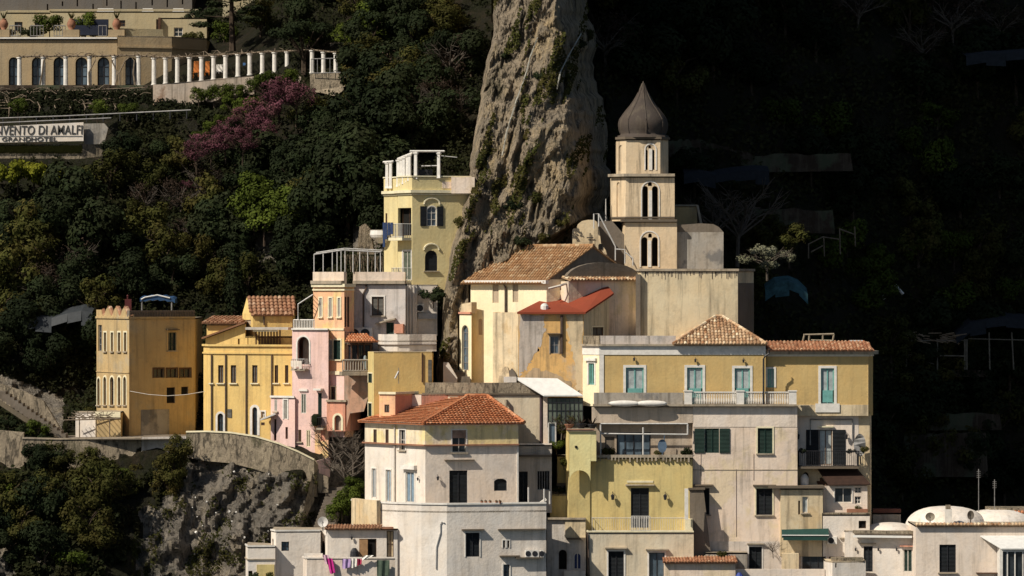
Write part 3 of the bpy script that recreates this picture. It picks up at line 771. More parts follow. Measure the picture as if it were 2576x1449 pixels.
scatter('above the tan tower', 300, 560, 500, 770, 84, 60, ['dark', 'dark', 'olive', 'olive', 'brown', 'dark'], .75, 1.25, seed=3)
scatter('right of the hotel sign', 325, 470, 420, 460, 70, 38, ['brown', 'dark', 'brown', 'olive'], .6, .95, seed=13)
scatter('above the tiled yellow roof room', 610, 770, 455, 760, 74, 58, ['dark', 'dark', 'olive'], .75, 1.2, seed=4, poly=lambda x, y: not (655 < x < 765 and 575 < y < 690))
scatter('left of the cream tower house', 770, 960, 330, 620, 76, 56, ['dark', 'dark', 'olive', 'dark', 'olive'], .75, 1.65, seed=5)
scatter('behind the white roof colonnade', 985, 1150, 230, 430, 76, 52, ['dark', 'dark', 'olive', 'brown'], .95, 1.3, seed=6)
scatter('left of the cliff top', 960, 1190, 60, 210, 78, 46, ['dark', 'olive', 'dark', 'dark'], .8, 1.15, seed=7, poly=lambda x, y: not (840 < x < 990 and 70 < y < 110))
scatter('at the top behind the umbrella pine', 830, 1110, 5, 70, 72, 40, ['bright', 'dark', 'olive', 'dark'], .8, 1.1, seed=8)
scatter('behind the white pergola columns', 500, 860, 108, 125, 74, 30, ['dark', 'olive', 'bright'], .8, 1.1, seed=9)
scatter('under the pergola end', 880, 970, 190, 300, 70, 44, ['dark', 'dark', 'olive'], .9, 1.1, seed=19)
scatter('below the promenade wall', 5, 440, 1270, 1440, 74, 52, ['olive', 'bush', 'olive', 'dark', 'bright'], .75, 1.05, seed=10, poly=lambda x, y: x < 285 or (y < 1290 and x < 400))
scatter('against the promenade wall', 60, 440, 1190, 1225, 62, 34, ['bush', 'bush', 'olive', 'bright'], .4, .62, seed=20)
scatter('at the foot of promenade bushes', 20, 340, 1262, 1262, 60, 34, ['bush', 'bright', 'olive', 'dark'], .5, .7, seed=21)
scatter('left of the tan tower', 10, 235, 840, 945, 74, 50, ['dark', 'olive', 'dark'], .8, 1.1, seed=11)
scatter('between tan tower and yellow house', 440, 500, 1040, 1075, 50, 30, ['bush', 'dark'], .6, .8, seed=12)
scatter('high right of the onion dome', 1560, 2540, 30, 240, 130, 70, ['dark', 'olive', 'dark', 'brown'], 1.1, 1.6, seed=14, keep=.8)
scatter('on dark terraces right of bell tower', 1760, 2540, 330, 560, 120, 72, ['dark', 'olive', 'bright', 'dark'], 1.0, 1.4, seed=15, keep=.75, poly=lambda x, y: not (1800 < x < 2060 and y > 480))
scatter('on dark terraces above the ochre villa', 1930, 2540, 640, 800, 110, 66, ['bright', 'olive', 'dark'], .9, 1.3, seed=16, keep=.8)
scatter('in the gully right of the villa', 2240, 2550, 900, 1230, 88, 66, ['dark', 'olive', 'dark'], 1.0, 1.3, seed=17)
for x, y, s_ in ((495, 425, .8), (530, 410, .85), (568, 392, .85), (600, 372, .9), (632, 345, .9), (668, 325, .9), (702, 300, 1.0), (745, 298, .95), (655, 365, .75), (610, 400, .7)): tree('pink', x, y, s_, 'below the long pergola', Y=float(terr(x, y)) - 5)
for x, y, s_ in ((1050, 300, 1.1), (1110, 290, 1.1), (1160, 300, .9)): tree('brown', x, y, s_ * .9, 'in the wood by the cliff', Y=float(terr(x, y)) - 3)
tree('pink', 478, 505, .55, 'above the wooded hollow'); tree('pink', 640, 400, .8, 'at the foot of the blossom row')
for x, y in ((500, 250), (538, 250), (575, 246), (612, 240), (645, 226), (675, 218), (705, 212), (735, 206), (560, 318), (530, 335), (500, 350), (600, 300), (580, 280), (620, 275)): tree('bright', x, y, random.uniform(.5, .65), 'along the foot of the pergola', Y=min(float(terr(x, y)) - 2, 55.8))
for x, y in ((640, 560), (665, 585), (735, 570), (700, 548), (650, 520), (745, 535)): tree('bright', x, y, 1.2, 'above the bare rock patch', Y=float(terr(x, y)) - 3)
for x, y in ((45, 455), (85, 450), (120, 462)): tree('yellow', x, y, 1.1, 'on the bank under the hotel sign', Y=float(terr(x, y)) - 2.5)
for x, y in ((45, 280), (245, 288), (320, 286)): tree('bright', x, y, .55, 'behind railings above the hotel sign', Y=54)
tree('bush', 375, 305, .9, 'at the end of the path railings')
for x, y in ((880, 90), (905, 92), (940, 86), (985, 75)): tree('bright', x, y, .7, 'right of the umbrella pine')
tree('pine', 585, 112, .95, '', Y=71, forced='tall dark pine with layered boughs beside the hotel wing', sz=.62, sink=0)
tree('umbrella', 765, 212, .95, '', Y=59, forced='flat-topped umbrella pine with forked trunk rising through the pergola', sink=0)
tree('cypress', 590, 790, .95, '', Y=27, forced='slim dark cypress left of the small tiled roof room')
tree('bare', 868, 1235, .95, '', Y=3.5, forced='leafless tree growing over the rocks between pink house and red-roofed house')
tree('bare', 888, 1180, .8, '', Y=4.5, forced='smaller leafless tree beside the white corner of the red-roofed house')
tree('bare', 840, 1180, .9, '', Y=6, forced='thin leafless tree tight against the salmon ground-floor wall')
tree('bare', 1855, 640, 1.6, '', Y=36, forced='tall leafless tree standing right of the grey vaulted block')
tree('bare', 1800, 620, 1.2, '', Y=36, forced='leafless tree just behind the corner of the grey vaulted block')
tree('white', 1930, 680, 1.15, '', Y=25, forced='spreading pale cream blossoming tree right of the bell tower')
tree('olive', 1985, 650, .8, '', Y=34, forced='low green tree behind the pale blossoming tree')
for x, y in ((860, 1285), (880, 1262), (900, 1290), (845, 1310), (895, 1240)): tree('bright', x, y, .62, 'beside the dark rock path', Y=2.5)
tree('bush', 1090, 745, .85, '', Y=9.3, forced='grey-green bush clinging between cream tower house and cliff')
tree('bush', 225, 1035, .62, '', Y=20, forced='round bright bush at the left foot of the tan tower')
for x, y in ((425, 1225), (440, 1190), (420, 1260), (448, 1170)): tree('olive', x, y, .62, 'left of the curved wall', Y=4)
for x, y, k in ((95, 1190, 'dark'), (120, 1200, 'dark'), (150, 1195, 'olive')): tree(k, x, y, .62, 'hanging over the left wall end', Y=5.5)
for x, y in ((1355, 190), (1460, 110), (1480, 90), (1350, 500), (1290, 520), (1370, 600), (1310, 610), (1405, 560), (1165, 560), (1240, 380), (1270, 140), (1420, 200)): tree('bush', x, y, random.uniform(.45, .7), 'rooted in the pale cliff')
for x, y in ((2350, 640), (2410, 630), (2300, 660), (2540, 760), (2150, 700), (2200, 690), (2530, 920)): tree('bright', x, y, 1.0, 'standing alone on the dark hillside')
plant_trees()
# undergrowth over the soil: one sheet of leaves nobody could count
def scrub(name, n, x0, x1, y0, y1, mask=None, size=.16, mat=SCRUB, hgt=.5, label=None):
    px = rng.uniform(x0, x1, n); py = rng.uniform(y0, y1, n)
    dn = fbm(px / 60, py / 45, 6, 4); Yv, isp, rf = surfY(px, py)
    ok = (dn > .40) & (~isp) & (rf < .3) & ~((py > 1090) & (py < 1118))
    if mask is not None: ok &= mask(px, py)
    px, py, Yv, dn = px[ok], py[ok], Yv[ok], dn[ok]
    k = (D + Yv) / D; m = len(px); h = rng.random(m) ** 1.5 * hgt * (.5 + 2 * (dn - .4))
    c = np.stack([(px - CX) / S * k, Yv - h * .6 - .03, ZC + (CY - py) / S * k + h], -1)
    nn = rng.normal(size=(m, 3)) * .7 + np.array([0, -.7, .7]); nn /= np.linalg.norm(nn, axis=1)[:, None]
    me = quads_mesh(name, c, nn, size * (.6 + .9 * rng.random(m)), np.clip(dn + rng.normal(size=m) * .2, 0, 1), mat)
    o = bpy.data.objects.new(name, me); COL.objects.link(o); o['kind'] = 'stuff'
    setp(o, label, 'undergrowth'); return o
scrub('undergrowth', 150000, -200, 1230, 220, 1100, hgt=1.1, label='dark undergrowth covering the wooded hillside', mask=lambda x, y: ~((x < 300) & (y > 290) & (y < 412)) & ~((y < 292) & (x < 640)))
scrub('undergrowth', 26000, -200, 1230, -40, 225, hgt=.9, label='dark undergrowth on the upper garden slopes', mask=lambda x, y: (x > 700) | ((x > 520) & (y < 90)))
scrub('undergrowth', 34000, -100, 470, 1192, 1480, hgt=.9, label='green undergrowth on the bank below the promenade wall')
scrub('undergrowth', 12000, -60, 640, 226, 300, hgt=.5, label='low dry growth between the vine poles', size=.12)
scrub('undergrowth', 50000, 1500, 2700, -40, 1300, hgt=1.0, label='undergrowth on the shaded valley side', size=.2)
def ivy():
    n = 60000; px = rng.uniform(1100, 1540, n); py = rng.uniform(-20, 900, n); Yv, isp, rf = surfY(px, py)
    d = fbm(px / 28 + py / 110, py / 95, 8, 4); ok = isp & (d > .615); px, py, Yv = px[ok], py[ok], Yv[ok]; k = (D + Yv) / D; m = len(px)
    c = np.stack([(px - CX) / S * k, Yv - .1 - rng.random(m) * .25, ZC + (CY - py) / S * k], -1)
    nn = rng.normal(size=(m, 3)) * .6 + np.array([0, -1, .4]); nn /= np.linalg.norm(nn, axis=1)[:, None]
    me = quads_mesh('cliff_scrub', c, nn, .10 * (.6 + rng.random(m)), rng.random(m), LEAF_O)
    o = bpy.data.objects.new('cliff_scrub', me); COL.objects.link(o); setp(o, 'thin green scrub in the clefts of the pale cliff', 'scrub', kind='stuff')
    n = 14000; px = rng.uniform(330, 800, n); py = rng.uniform(1130, 1460, n); Yv, isp, rf = surfY(px, py)
    d = fbm(px / 30, py / 45, 18, 4); ok = (rf > .3) & (d > .60); px, py, Yv = px[ok], py[ok], Yv[ok]; k = (D + Yv) / D; m = len(px)
    c = np.stack([(px - CX) / S * k, Yv - .1 - rng.random(m) * .3, ZC + (CY - py) / S * k], -1)
    nn = rng.normal(size=(m, 3)) * .6 + np.array([0, -1, .4]); nn /= np.linalg.norm(nn, axis=1)[:, None]
    me = quads_mesh('rock_scrub', c, nn, .09 * (.6 + rng.random(m)), rng.random(m), LEAF_O)
    o = bpy.data.objects.new('rock_scrub', me); COL.objects.link(o); setp(o, 'sparse scrub on the grey rock below the curved wall', 'scrub', kind='stuff')
ivy()
# ================================================================== HOTEL, top left
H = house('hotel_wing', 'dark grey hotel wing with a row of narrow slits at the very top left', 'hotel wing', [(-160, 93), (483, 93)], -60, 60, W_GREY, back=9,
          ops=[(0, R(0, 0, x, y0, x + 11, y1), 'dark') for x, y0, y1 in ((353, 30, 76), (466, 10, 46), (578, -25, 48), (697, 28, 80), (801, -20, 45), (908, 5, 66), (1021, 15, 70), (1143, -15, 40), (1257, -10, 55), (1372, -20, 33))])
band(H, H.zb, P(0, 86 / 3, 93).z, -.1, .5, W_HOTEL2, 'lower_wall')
H = house('hotel_block', 'cream middle hotel block above the planted terrace', 'hotel wing', [(15, 84), (127, 84), (128, 82.5), (500, 82.5)], 29, 96, W_HOTEL2, back=7, ref=3,
          ops=[(0, R(0, 0, 110, 165, 170, 235), 'brown'), (0, R(0, 0, 262, 160, 325, 215), 'brown'), (2, R(0, 0, 585, 160, 642, 200), 'brown'), (2, R(0, 0, 895, 152, 945, 200), 'brown'), (2, R(0, 0, 1178, 145, 1202, 222), 'brown')])
bandpx(H, 26, 30, .12, W_HOTEL2, 'cornice')
for i, (x0, x1) in enumerate(((722, 870), (1062, 1168), (1292, 1400))):
    a = P(x0 / 3, 24, 86); b = P(x1 / 3, 21, 86); mb = MB()
    mb.prism([(a.x, a.y, a.z - .6), (b.x, a.y, a.z - .6), (b.x - .2, a.y, b.z), (a.x + .2, a.y, b.z)], (0, 1.2, 0)); mb.build('skylight', FABW, H.root)
H2 = house('hotel_annex', 'low pale square hotel annex beside the pine trunk', 'hotel wing', [(405, 81), (520, 81)], 45, 96, W_HOTEL2, back=5,
           ops=[(0, R(0, 0, 1312, 207, 1380, 275), 'white')])
mb = MB(); F = H2.F[0]; mb.fbox(F, F.u(399), F.u(405), F.z(400, 76), F.z(400, 45), .0, .5); mb.build('flue', WOOD_D, H2.root)
hops = [(0, R(0, 0, a, 432, b, 645), 'blue', dict(arch=True, fw=.1, bars=(1, 2), name='arched_door', trim=W_HOTEL, tw=.22, pd=.35)) for a, b in ((66, 138), (240, 322), (404, 486), (570, 660), (736, 826), (945, 1036))]
H = house('hotel_terrace_wing', 'sand-coloured hotel wing with a row of arched doors below the urn terrace', 'hotel wing', [(-160, 72), (295, 72)], 98, 216, W_HOTEL, back=10, ops=hops[:5])
bandpx(H, 94, 98, .25, TRIMW, 'cornice'); 
H = house('hotel_arcade_end', 'sand-coloured end of the arched hotel wing with one arch', 'hotel wing', [(296, 71.5), (432, 73), (520, 76)], 92, 216, W_HOTEL, back=9, ops=hops[5:])
bandpx(H, 118, 122, .12, W_HOTEL, 'string_course')
mb = MB(); strip(mb, [Vector(P(296, 0, 72.5)[:2]), Vector(P(410, 0, 74)[:2])], P(0, 93, 73).z, P(0, 72, 73).z, -.3, 0); mb.build('parapet', W_HOTEL2, H.root)
# terrace furniture above: urns on pedestals, hedge planters, low railings
for i, (x, wl) in enumerate(((28, 'leftmost of the three terracotta urns, at the picture edge'), (538, 'middle terracotta urn of the three on the hotel parapet'), (880, 'rightmost terracotta urn, where the hotel parapet ends'))):
    b = P(x / 3, 93, 72.2); t = thing('terrace_urn', wl, 'urn', b, 'terracotta urns on the hotel parapet')
    mb = MB(); w = .75 if i else .55; mb.box(b.x - w, b.x + w, b.y - .3, b.y + .6, b.z, P(0, 75, 72.2).z); mb.build('pedestal', W_HOTEL, t)
    z = P(0, 75, 72.2).z; mb = MB(); mb.lathe((b.x, b.y + .1), [(.2, z), (.36, z + .3), (.42, z + .55), (.3, z + .85), (.2, z + .95), (.26, z + 1.02)], 14); mb.build('pot', TERRA, t, smooth=True)
    rr = random.Random(i); mb = MB()
    for k in range(11):
        a = k * .6; q = Vector((b.x, b.y + .1, z + 1.0)); e = q + Vector((math.cos(a) * .35, math.sin(a) * .35, rr.uniform(.4, .8))); mb.tube([q, e], .06, 4, rads=[.07, .01])
    mb.build('succulent', LEAF_O, t)
for x, y, s_, k in ((75, 78, .75, 'bush'), (25, 76, .5, 'bush'), (125, 74, .8, 'bright'), (95, 76, .6, 'bush'), (215, 73, .7, 'bright'), (205, 76, .55, 'bush'), (240, 76, .6, 'bush'), (275, 74, .6, 'bush'), (330, 70, .35, 'bush'), (350, 71, .35, 'bush'), (475, 88, .6, 'bush'), (490, 90, .7, 'bush')):
    TREES = []; tree(k, x, y + 6, s_, 'on the hotel urn terrace near x', Y=76)
    TREES[0] = (k, x, y + 6, s_, '', 76, f"{'bright' if k == 'bright' else 'dark'} planter shrub on the urn terrace, {['at the picture edge','beside the left urn','left of the two cream windows','under the second window','behind the navy bench','left of the navy bench','right of the navy bench','beside the right urn','along the inner parapet','at the thin end of the parapet','in front of the annex window','at the foot of the pine'][[25,75,95,125,215,205,240,275,330,350,475,490].index(x)]}", None, .3)
    plant_trees()
b = P(222, 88, 75); mb = MB(); mb.box(b.x - 1.8, b.x + 1.8, b.y, b.y + .8, b.z, b.z + .9); mb.box(b.x - 1.8, b.x + 1.8, b.y + .65, b.y + .85, b.z + .9, b.z + 1.5)
mb.build('garden_sofa', plain('cloth_navy', (.015, .02, .04)), top=('dark navy sofa on the urn terrace between two urns', 'sofa'))
for k, (x, w) in enumerate(((38, 14), (93, 16), (150, 14), (258, 10))):
    a = P(x - w, 92, 73.5); e = P(x + w, 92, 73.5); t = thing('terrace_railing', ['dark iron railing at the far left of the urn terrace', 'dark iron railing left of the middle urn', 'short iron railing beside the middle urn pedestal', 'iron railing left of the right urn'][k], 'railing', a)
    railing(t, [a, e], 1.0, MET_G, .25, .03, 'rail_panel', .05)
# columned pergola with winter vines
t = thing('pergola', 'long white-columned pergola running along the hotel terrace', 'pergola', P(300, 214, 66))
colx = [(147, 432, 643), (326, 430, 645), (496, 428, 643), (676, 428, 643), (862, 425, 641), (1045, 423, 640), (1162, 437, 634), (1250, 437, 626), (1339, 435, 622), (1431, 432, 615), (1521, 430, 606), (1612, 423, 594), (1702, 418, 592), (1796, 410, 570), (1885, 405, 560), (1980, 400, 550), (2072, 395, 545), (2167, 390, 540), (2356, 380, 545), (2442, 392, 545), (2535, 400, 545)]
prev = None; beams = MB()
for i, (x, y0, y1) in enumerate(colx):
    Y = (66 if i < 7 else 66 - (i - 6) * .25) if i < 18 else (57, 55, 53.6)[i - 18]; top = P(x / 3, y0 / 3, Y); bot = P(x / 3, y1 / 3 + 3, Y)
    mb = MB(); r = .21; mb.lathe((top.x, top.y), [(r * 1.25, bot.z), (r * 1.25, bot.z + .1), (r, bot.z + .12), (r * .93, top.z - .12), (r * 1.3, top.z - .08), (r * 1.3, top.z)], 10, .3)
    mb.build('column', TRIMW, t)
    q = top + Vector((0, 0, .06))
    if prev is not None: beams.tube([prev, q + Vector((0, .0, 0))], .07, 5)
    beams.tube([q + Vector((0, -.4, .06)), q + Vector((0, 3.6, .12))], .055, 5)
    for j in range(3):
        if prev is not None: m_ = prev.lerp(q, (j + .5) / 3); beams.tube([m_ + Vector((0, -.35, .05)), m_ + Vector((0, 3.4, .12))], .04, 4)
    prev = q
beams.build('beam', WOOD, t)
vm = MB(); rv = random.Random(5)
for i in range(150):
    k = rv.randrange(0, len(colx) - 1); f = rv.random(); a_, b_ = colx[k], colx[k + 1]
    q = P((a_[0] + (b_[0] - a_[0]) * f) / 3, (a_[1] + (b_[1] - a_[1]) * f) / 3 - 1, 66); d_ = Vector((rv.uniform(-1.2, 1.2), rv.uniform(-.3, 2), rv.uniform(-.25, .45)))
    vm.tube([q, q + d_ * .5 + Vector((0, 0, rv.uniform(-.1, .3))), q + d_], .035, 4, rads=[.04, .03, .012])
for x in (300, 676, 870, 905, 1020):
    q = P(x / 3, 650 / 3, 65.7); vm.tube([q, q + Vector((rv.uniform(-.3, .3), 0, 1.2)), q + Vector((rv.uniform(-.5, .5), .1, 2.3)), q + Vector((rv.uniform(-1, 1), .3, 2.75))], .07, 5, rads=[.09, .07, .06, .03])
vm.build('vine', WOOD, t)
# terrace floor edge, whitewashed retaining wall
mb = MB(); strip(mb, [Vector(P(x, 0, Y)[:2]) for x, Y in ((-160, 65), (350, 65), (385, 64.6))], P(0, 227, 65).z, P(0, 214, 65).z, -6, 0); mb.build('terrace_edge', W_DARKST, top=('dark terrace edge under the arched doors', 'terrace wall'))
mb = MB(); a, b = P(385, 283, 57.6), P(640, 283, 56.6); z0 = a.z
mb.prism([(a.x, a.y, z0), (b.x, b.y, z0 + .5), (b.x, b.y, P(0, 192, 56.6).z), P(560, 197, 56.9), P(500, 203, 57.1), P(440, 208, 57.3), (a.x, a.y, P(0, 213, 57.6).z)], (0, 5, 0))
mb.build('retaining_wall', W_HOT3, top=('stained whitewashed retaining wall below the white columns', 'wall'))
mb = MB(); strip(mb, [Vector(P(x, 0, Y)[:2]) for x, Y in ((640, 61.5), (780, 59))], P(0, 262, 61).z, P(0, 190, 61).z, -3, 0); mb.build('retaining_wall', W_HOT3, top=('ivy-hidden retaining wall behind the umbrella pine trunk', 'wall'))
mb = MB(); mb.prism([P(780, 184, 53.6), P(885, 184, 52.5), P(888, 212, 52.5), P(842, 242, 52.5), P(810, 234, 53), P(780, 230, 53.6)], (0, 2.5, 0)); mb.build('bastion', W_RET, top=('pale stone bastion under the end of the white pergola', 'wall'))
a, e = P(783, 186, 53.2), P(862, 184, 52.2); t = thing('stair_railing', 'thin white railing on the pale stone bastion', 'railing', a); railing(t, [a, e, P(885, 205, 51.8)], 1.3, MET_G, .5, .03, 'rail_panel', .045)
# white plastic chairs and orange deck chairs between the columns
for k, (x, w, m, nm, lb) in enumerate(((1478, 22, 'o', 'deck_chair', 'orange striped deck chair, left of the two between the white columns'), (1562, 18, 'o', 'deck_chair', 'orange striped deck chair, right of the two between the white columns'),
        (1640, 13, 'w', 'garden_chair', 'white plastic chair right beside the orange deck chairs'), (1665, 13, 'w', 'garden_chair', 'second white plastic chair right of the orange deck chairs'), (2035, 14, 'w', 'garden_chair', 'white plastic chair under the bright end columns'), (2230, 22, 'w', 'garden_chair', 'white plastic chair left of the umbrella pine trunk'), (1840, 12, 'b', 'garden_chair', 'blue garden chair on the pergola terrace'))):
    by = {'o': 600, 'w': 575 if x < 1700 else 545, 'b': 562}[m]; b = P(x / 3, by / 3, 67.5); t = thing(nm, lb, 'chair', b)
    mat = {'o': plain('cloth_orange', (.62, .20, .04)), 'w': TRIMW, 'b': plain('plastic_blue', (.04, .12, .28))}[m]; ww = w / 3 / S * 1.22; h = 1.7 if m == 'o' else 1.1
    mb = MB(); mb.box(b.x - ww, b.x + ww, b.y, b.y + .5, b.z + h * .36, b.z + h * .4); mb.build('seat', mat, t)
    mb = MB(); mb.prism([(b.x - ww, b.y + .45, b.z + h * .41), (b.x + ww, b.y + .45, b.z + h * .41), (b.x + ww * .85, b.y + .65, b.z + h), (b.x - ww * .85, b.y + .65, b.z + h)], (0, .05, 0)); mb.build('backrest', mat, t)
    for sx in (-1, 1):
        for yy in (0, .5): mb = MB(); mb.tube([(b.x + sx * ww * .9, b.y + yy, b.z), (b.x + sx * ww * .85, b.y + yy, b.z + h * .36)], .04, 5); mb.build('leg', mat, t)
# wooden vine trellis below the terrace
t = thing('vine_trellis', 'rough pole trellis with bare vines under the hotel terrace', 'trellis', P(180, 285, 60)); mb = MB(); rv = random.Random(9)
for k in range(7):
    y0 = 222 + k * 7; mb.tube([P(-20 if k > 2 else 70, y0 + 9, 61 - k * .5), P(180, y0 + 6 + rv.uniform(-3, 3), 61 - k * .5), P(365 - k * 12, y0 - 2, 61 - k * .5)], .045, 5)
for k in range(9):
    x = 20 + k * 38; mb.tube([P(x - 14, 232, 62), P(x + 6, 272, 56.5)], .045, 5); mb.tube([P(x + 4, 264, 57.2), P(x + 2, 296, 57.2)], .06, 5)
for k in range(70):
    q = P(rv.uniform(0, 360), rv.uniform(224, 268), rv.uniform(57, 61)); e = q + Vector((rv.uniform(-1.6, 1.6), rv.uniform(-.5, .5), rv.uniform(-.3, .5))); mb.tube([q, (q + e) / 2 + Vector((0, 0, .2)), e], .03, 4)
mb.build('pole', WOOD, t)
# path railings above the sign and grass terrace wall beneath
t = thing('path_railing', 'two-bar pale path railing above the hotel sign', 'railing', P(200, 300, 50)); mb = MB()
mb.tube([P(-20, 298, 50), P(160, 292, 50), P(330, 284, 50), P(480, 277, 49)], .06, 5); mb.tube([P(-20, 310, 49.6), P(140, 303, 49.6), P(280, 297, 49.6)], .06, 5); mb.build('bar', MET_G, t)
mb = MB()
for k in range(12): mb = MB(); mb.tube([P(k * 42 + 8, 297 - k * 1.6, 50), P(k * 42 + 8, 316 - k * 1.6, 50)], .06, 5); mb.build('post', MET_D, t)
mb = MB(); strip(mb, [Vector(P(x, 0, Y)[:2]) for x, Y in ((-160, 47.6), (205, 47.6), (290, 48.4))], P(0, 412, 48).z, P(0, 363, 48).z, -5, 0); mb.build('terrace_wall', W_RET, top=('rough stone terrace wall under the hotel sign', 'wall'))
mb = MB(); rg = random.Random(31)
for k in range(2600):
    q = P(rg.uniform(-20, 205), 372 + rg.uniform(-3, 14), 47.45); d_ = Vector((rg.uniform(-.1, .1), -.08, rg.uniform(.08, .3))); mb.poly([q, q + Vector((.09, 0, 0)), q + d_])
    mb.r[-1] = rg.random()
o = mb.build('grass_bank', LEAF_O); setp(o, 'grass strip on the terrace wall under the hotel sign', 'grass', kind='stuff')
# the sign
t = thing('hotel_sign', 'long white hotel sign board with grey capital letters', 'sign', P(100, 363, 47.3)); mb = MB()
a = P(-180, 362, 47.2); b = P(210, 362, 47.2); zt = P(0, 312, 47.2).z
mb.prism([(a.x, a.y, a.z), (b.x, b.y, a.z + .25), (b.x, b.y, zt + .15), (a.x, a.y, zt - .5)], (0, .25, 0)); mb.build('board', W_BRIGHT, t)
mb = MB(); mb.box(a.x, b.x - .1, a.y - .04, a.y - .01, P(0, 342.5, 47.2).z - .03, P(0, 342.5, 47.2).z + .03); mb.build('line', MET_G, t)
def lettering(txt, x1, ybase, h, root, Y, mat, xs=1.0, tilt=0.0, bold=.02, align='RIGHT', name='lettering'):
    cu = bpy.data.curves.new(name, 'FONT'); cu.body = txt; cu.size = h * 1.42; cu.extrude = .02; cu.offset = bold; cu.align_x = align; cu.shear = .08; cu.space_character = 1.04
    o = bpy.data.objects.new(name + '_tmp', cu); COL.objects.link(o); bpy.context.view_layer.update()
    me = bpy.data.meshes.new_from_object(o.evaluated_get(bpy.context.evaluated_depsgraph_get())); bpy.data.objects.remove(o)
    n = bpy.data.objects.new(name, me); COL.objects.link(n); n.parent = root; me.materials.clear(); me.materials.append(mat)
    n.location = P(x1, ybase, Y) - ORG[root]; n.rotation_euler = (math.pi / 2, tilt, 0); n.scale = (xs, 1, 1); return n
MET_S = plain('sign_letter_grey', (.07, .065, .06))
lettering('CONVENTO DI AMALFI', 208, 337, .78, t, 47.16, MET_S, .73, -.01, .006)
lettering('GRAND', 78, 354.5, .33, t, 47.16, MET_S, 1.5, -.004, .004); lettering('HOTEL', 143, 354.5, .33, t, 47.16, MET_S, 1.5, -.004, .004)
mb = MB(); mb.prism([P(211, 364, 47.8), P(262, 362, 47.8), P(272, 322, 47.8), P(262, 310, 47.8), P(212, 311, 47.8)], (0, 1, 0)); mb.build('garden_wall', W_GREYBOX, top=('pale grey garden wall right of the hotel sign', 'wall'))
H = house('garden_house', 'yellow-cream house half hidden behind the tall pine', 'house', [(560, 86), (652, 86)], -40, 86, W_HOTEL2, back=6)
H = house('garden_house', 'pale stone house with small railing at the top behind the pines', 'house', [(652, 84), (760, 85)], -40, 34, W_RET, back=6, ops=[(0, (690, -5, 725, 12), 'dark')])
bandpx(H, 22, 27, .5, CAP, 'ledge')
mb = MB(); mb.prism([P(1106, 36, 60), P(1120, 36, 60), P(1121, 0, 60), P(1116, -4, 60), P(1108, -2, 60)], (0, 1.2, 0)); mb.build('gate_pillar', W_RET, top=('short pale stone pillar in the greenery left of the cliff top', 'pillar'))
for k, (x0, y0, x1, y1, lb) in enumerate(((830, 108, 980, 102, 'pale dry-stone terrace wall under the bright grass right of the umbrella pine'), (855, 72, 1090, 66, 'thin upper terrace wall right of the umbrella pine'), (955, 60, 1060, 50, 'short topmost terrace wall left of the cliff'))):
    mb = MB(); Y = float(terr(x0, y0)) - 1.2; a, b = P(x0, y0, Y), P(x1, y1, Y - .5); h = .8 if k == 0 else .4
    mb.prism([a - Vector((0, 0, h * 1.5)), b - Vector((0, 0, h * 1.5)), b, a.lerp(b, .5) + Vector((0, 0, .12)), a], (0, .5, 0)); mb.build('terrace_wall', W_RET, top=(lb, 'wall'))
scrub('grass_bank', 9000, 830, 985, 78, 106, size=.11, mat=LEAF_B, hgt=.3, label='bright grass terrace right of the umbrella pine')

# ================================================================== TAN CRENELLATED TOWER
H = house('tan_tower_house', 'tan square tower house with scalloped parapet on its left side', 'house', [(243, 20.5), (325, 15), (490, 19)], 800, 1108, W_TAN, back=8,
    ops=[(0, R(0, 1, 741, 1003, 768, 1200), 'white', dict(frame=MET_G, bars=(1, 3)))] +
        [(0, R(0, 1, a, 1060, b, 1203), 'brown', dict(trim=TRIMC, tw=.12, sill=True)) for a, b in ((786, 805), (839, 857), (892, 911), (938, 957))] +
        [(0, (a, 948 + (i == 0) * 3, b, 1019), 'brown', dict(arch=True, trim=TRIMC, tw=.13, sill=True)) for i, (a, b) in enumerate(((245.5, 252), (261, 268), (277.5, 287), (297, 304), (311, 318)))] +
        [(1, R(0, 1, 1267, 1060, 1328, 1196), 'white', dict(frame=FR_GN, trim=W_TAN, tw=.16, sill=True, bars=(1, 2), lintel=(DCAP, .2, .08, .25)))] +
        [(1, R(0, 1, a, 1332, b, 1402), 'brown', dict(trim=WOOD_D, tw=.08, bars=(1, 0), name='window')) for a, b in ((1158, 1235), (1258, 1336), (1358, 1438))] +
        [(1, R(0, 2, 1258, 25, 1322, 145), 'dark', dict(name='door')), (1, R(0, 2, 1368, 20, 1420, 80), 'dark')])
bandpx(H, 797, 802, .1, W_TAN)
F = H.F[0]; zlo, zhi = H.zt, P(0, 775, 15).z; pts = []
for k in range(41):
    u = F.L * k / 40; ph = (k / 40 * 4.0 - .35)
    h = .58 + .42 * math.cos(ph * 2 * math.pi) if k > 6 else .8
    if k > 6: h = max(.12, h)
    pts.append((u, zlo + (zhi - zlo) * h))
mb = MB(); mb.prism([F.p(0, zlo + .002, .02)] + [F.p(u, z, .02) for u, z in pts] + [F.p(F.L, zlo + .002, .02)], -Vector((*F.n, 0)) * .45); mb.build('scalloped_parapet', W_TAN, H.root)
mb = MB()
for (u0, z0), (u1, z1) in zip(pts[6:-1], pts[7:]):
    a, b = F.p(u0, z0 + .04, -.2), F.p(u1, z1 + .04, -.2); mb.tube([a, b], .17, 6, r=random.random())
mb.build('coping_tiles', TILE_BR, H.root)
band(H, H.zt + .003, P(0, 781, 15).z, -.3, .03, W_STONE, 'parapet', faces=(1, 2))
mb = MB(); F = H.F[1]
for k in range(40):
    u = F.L * (k + .5) / 40; mb.fbox(F, u - .02, u + .02, H.zt + .1, P(0, 782, 15).z, .03, .06)
mb.build('parapet_ribs', PIPE, H.root)
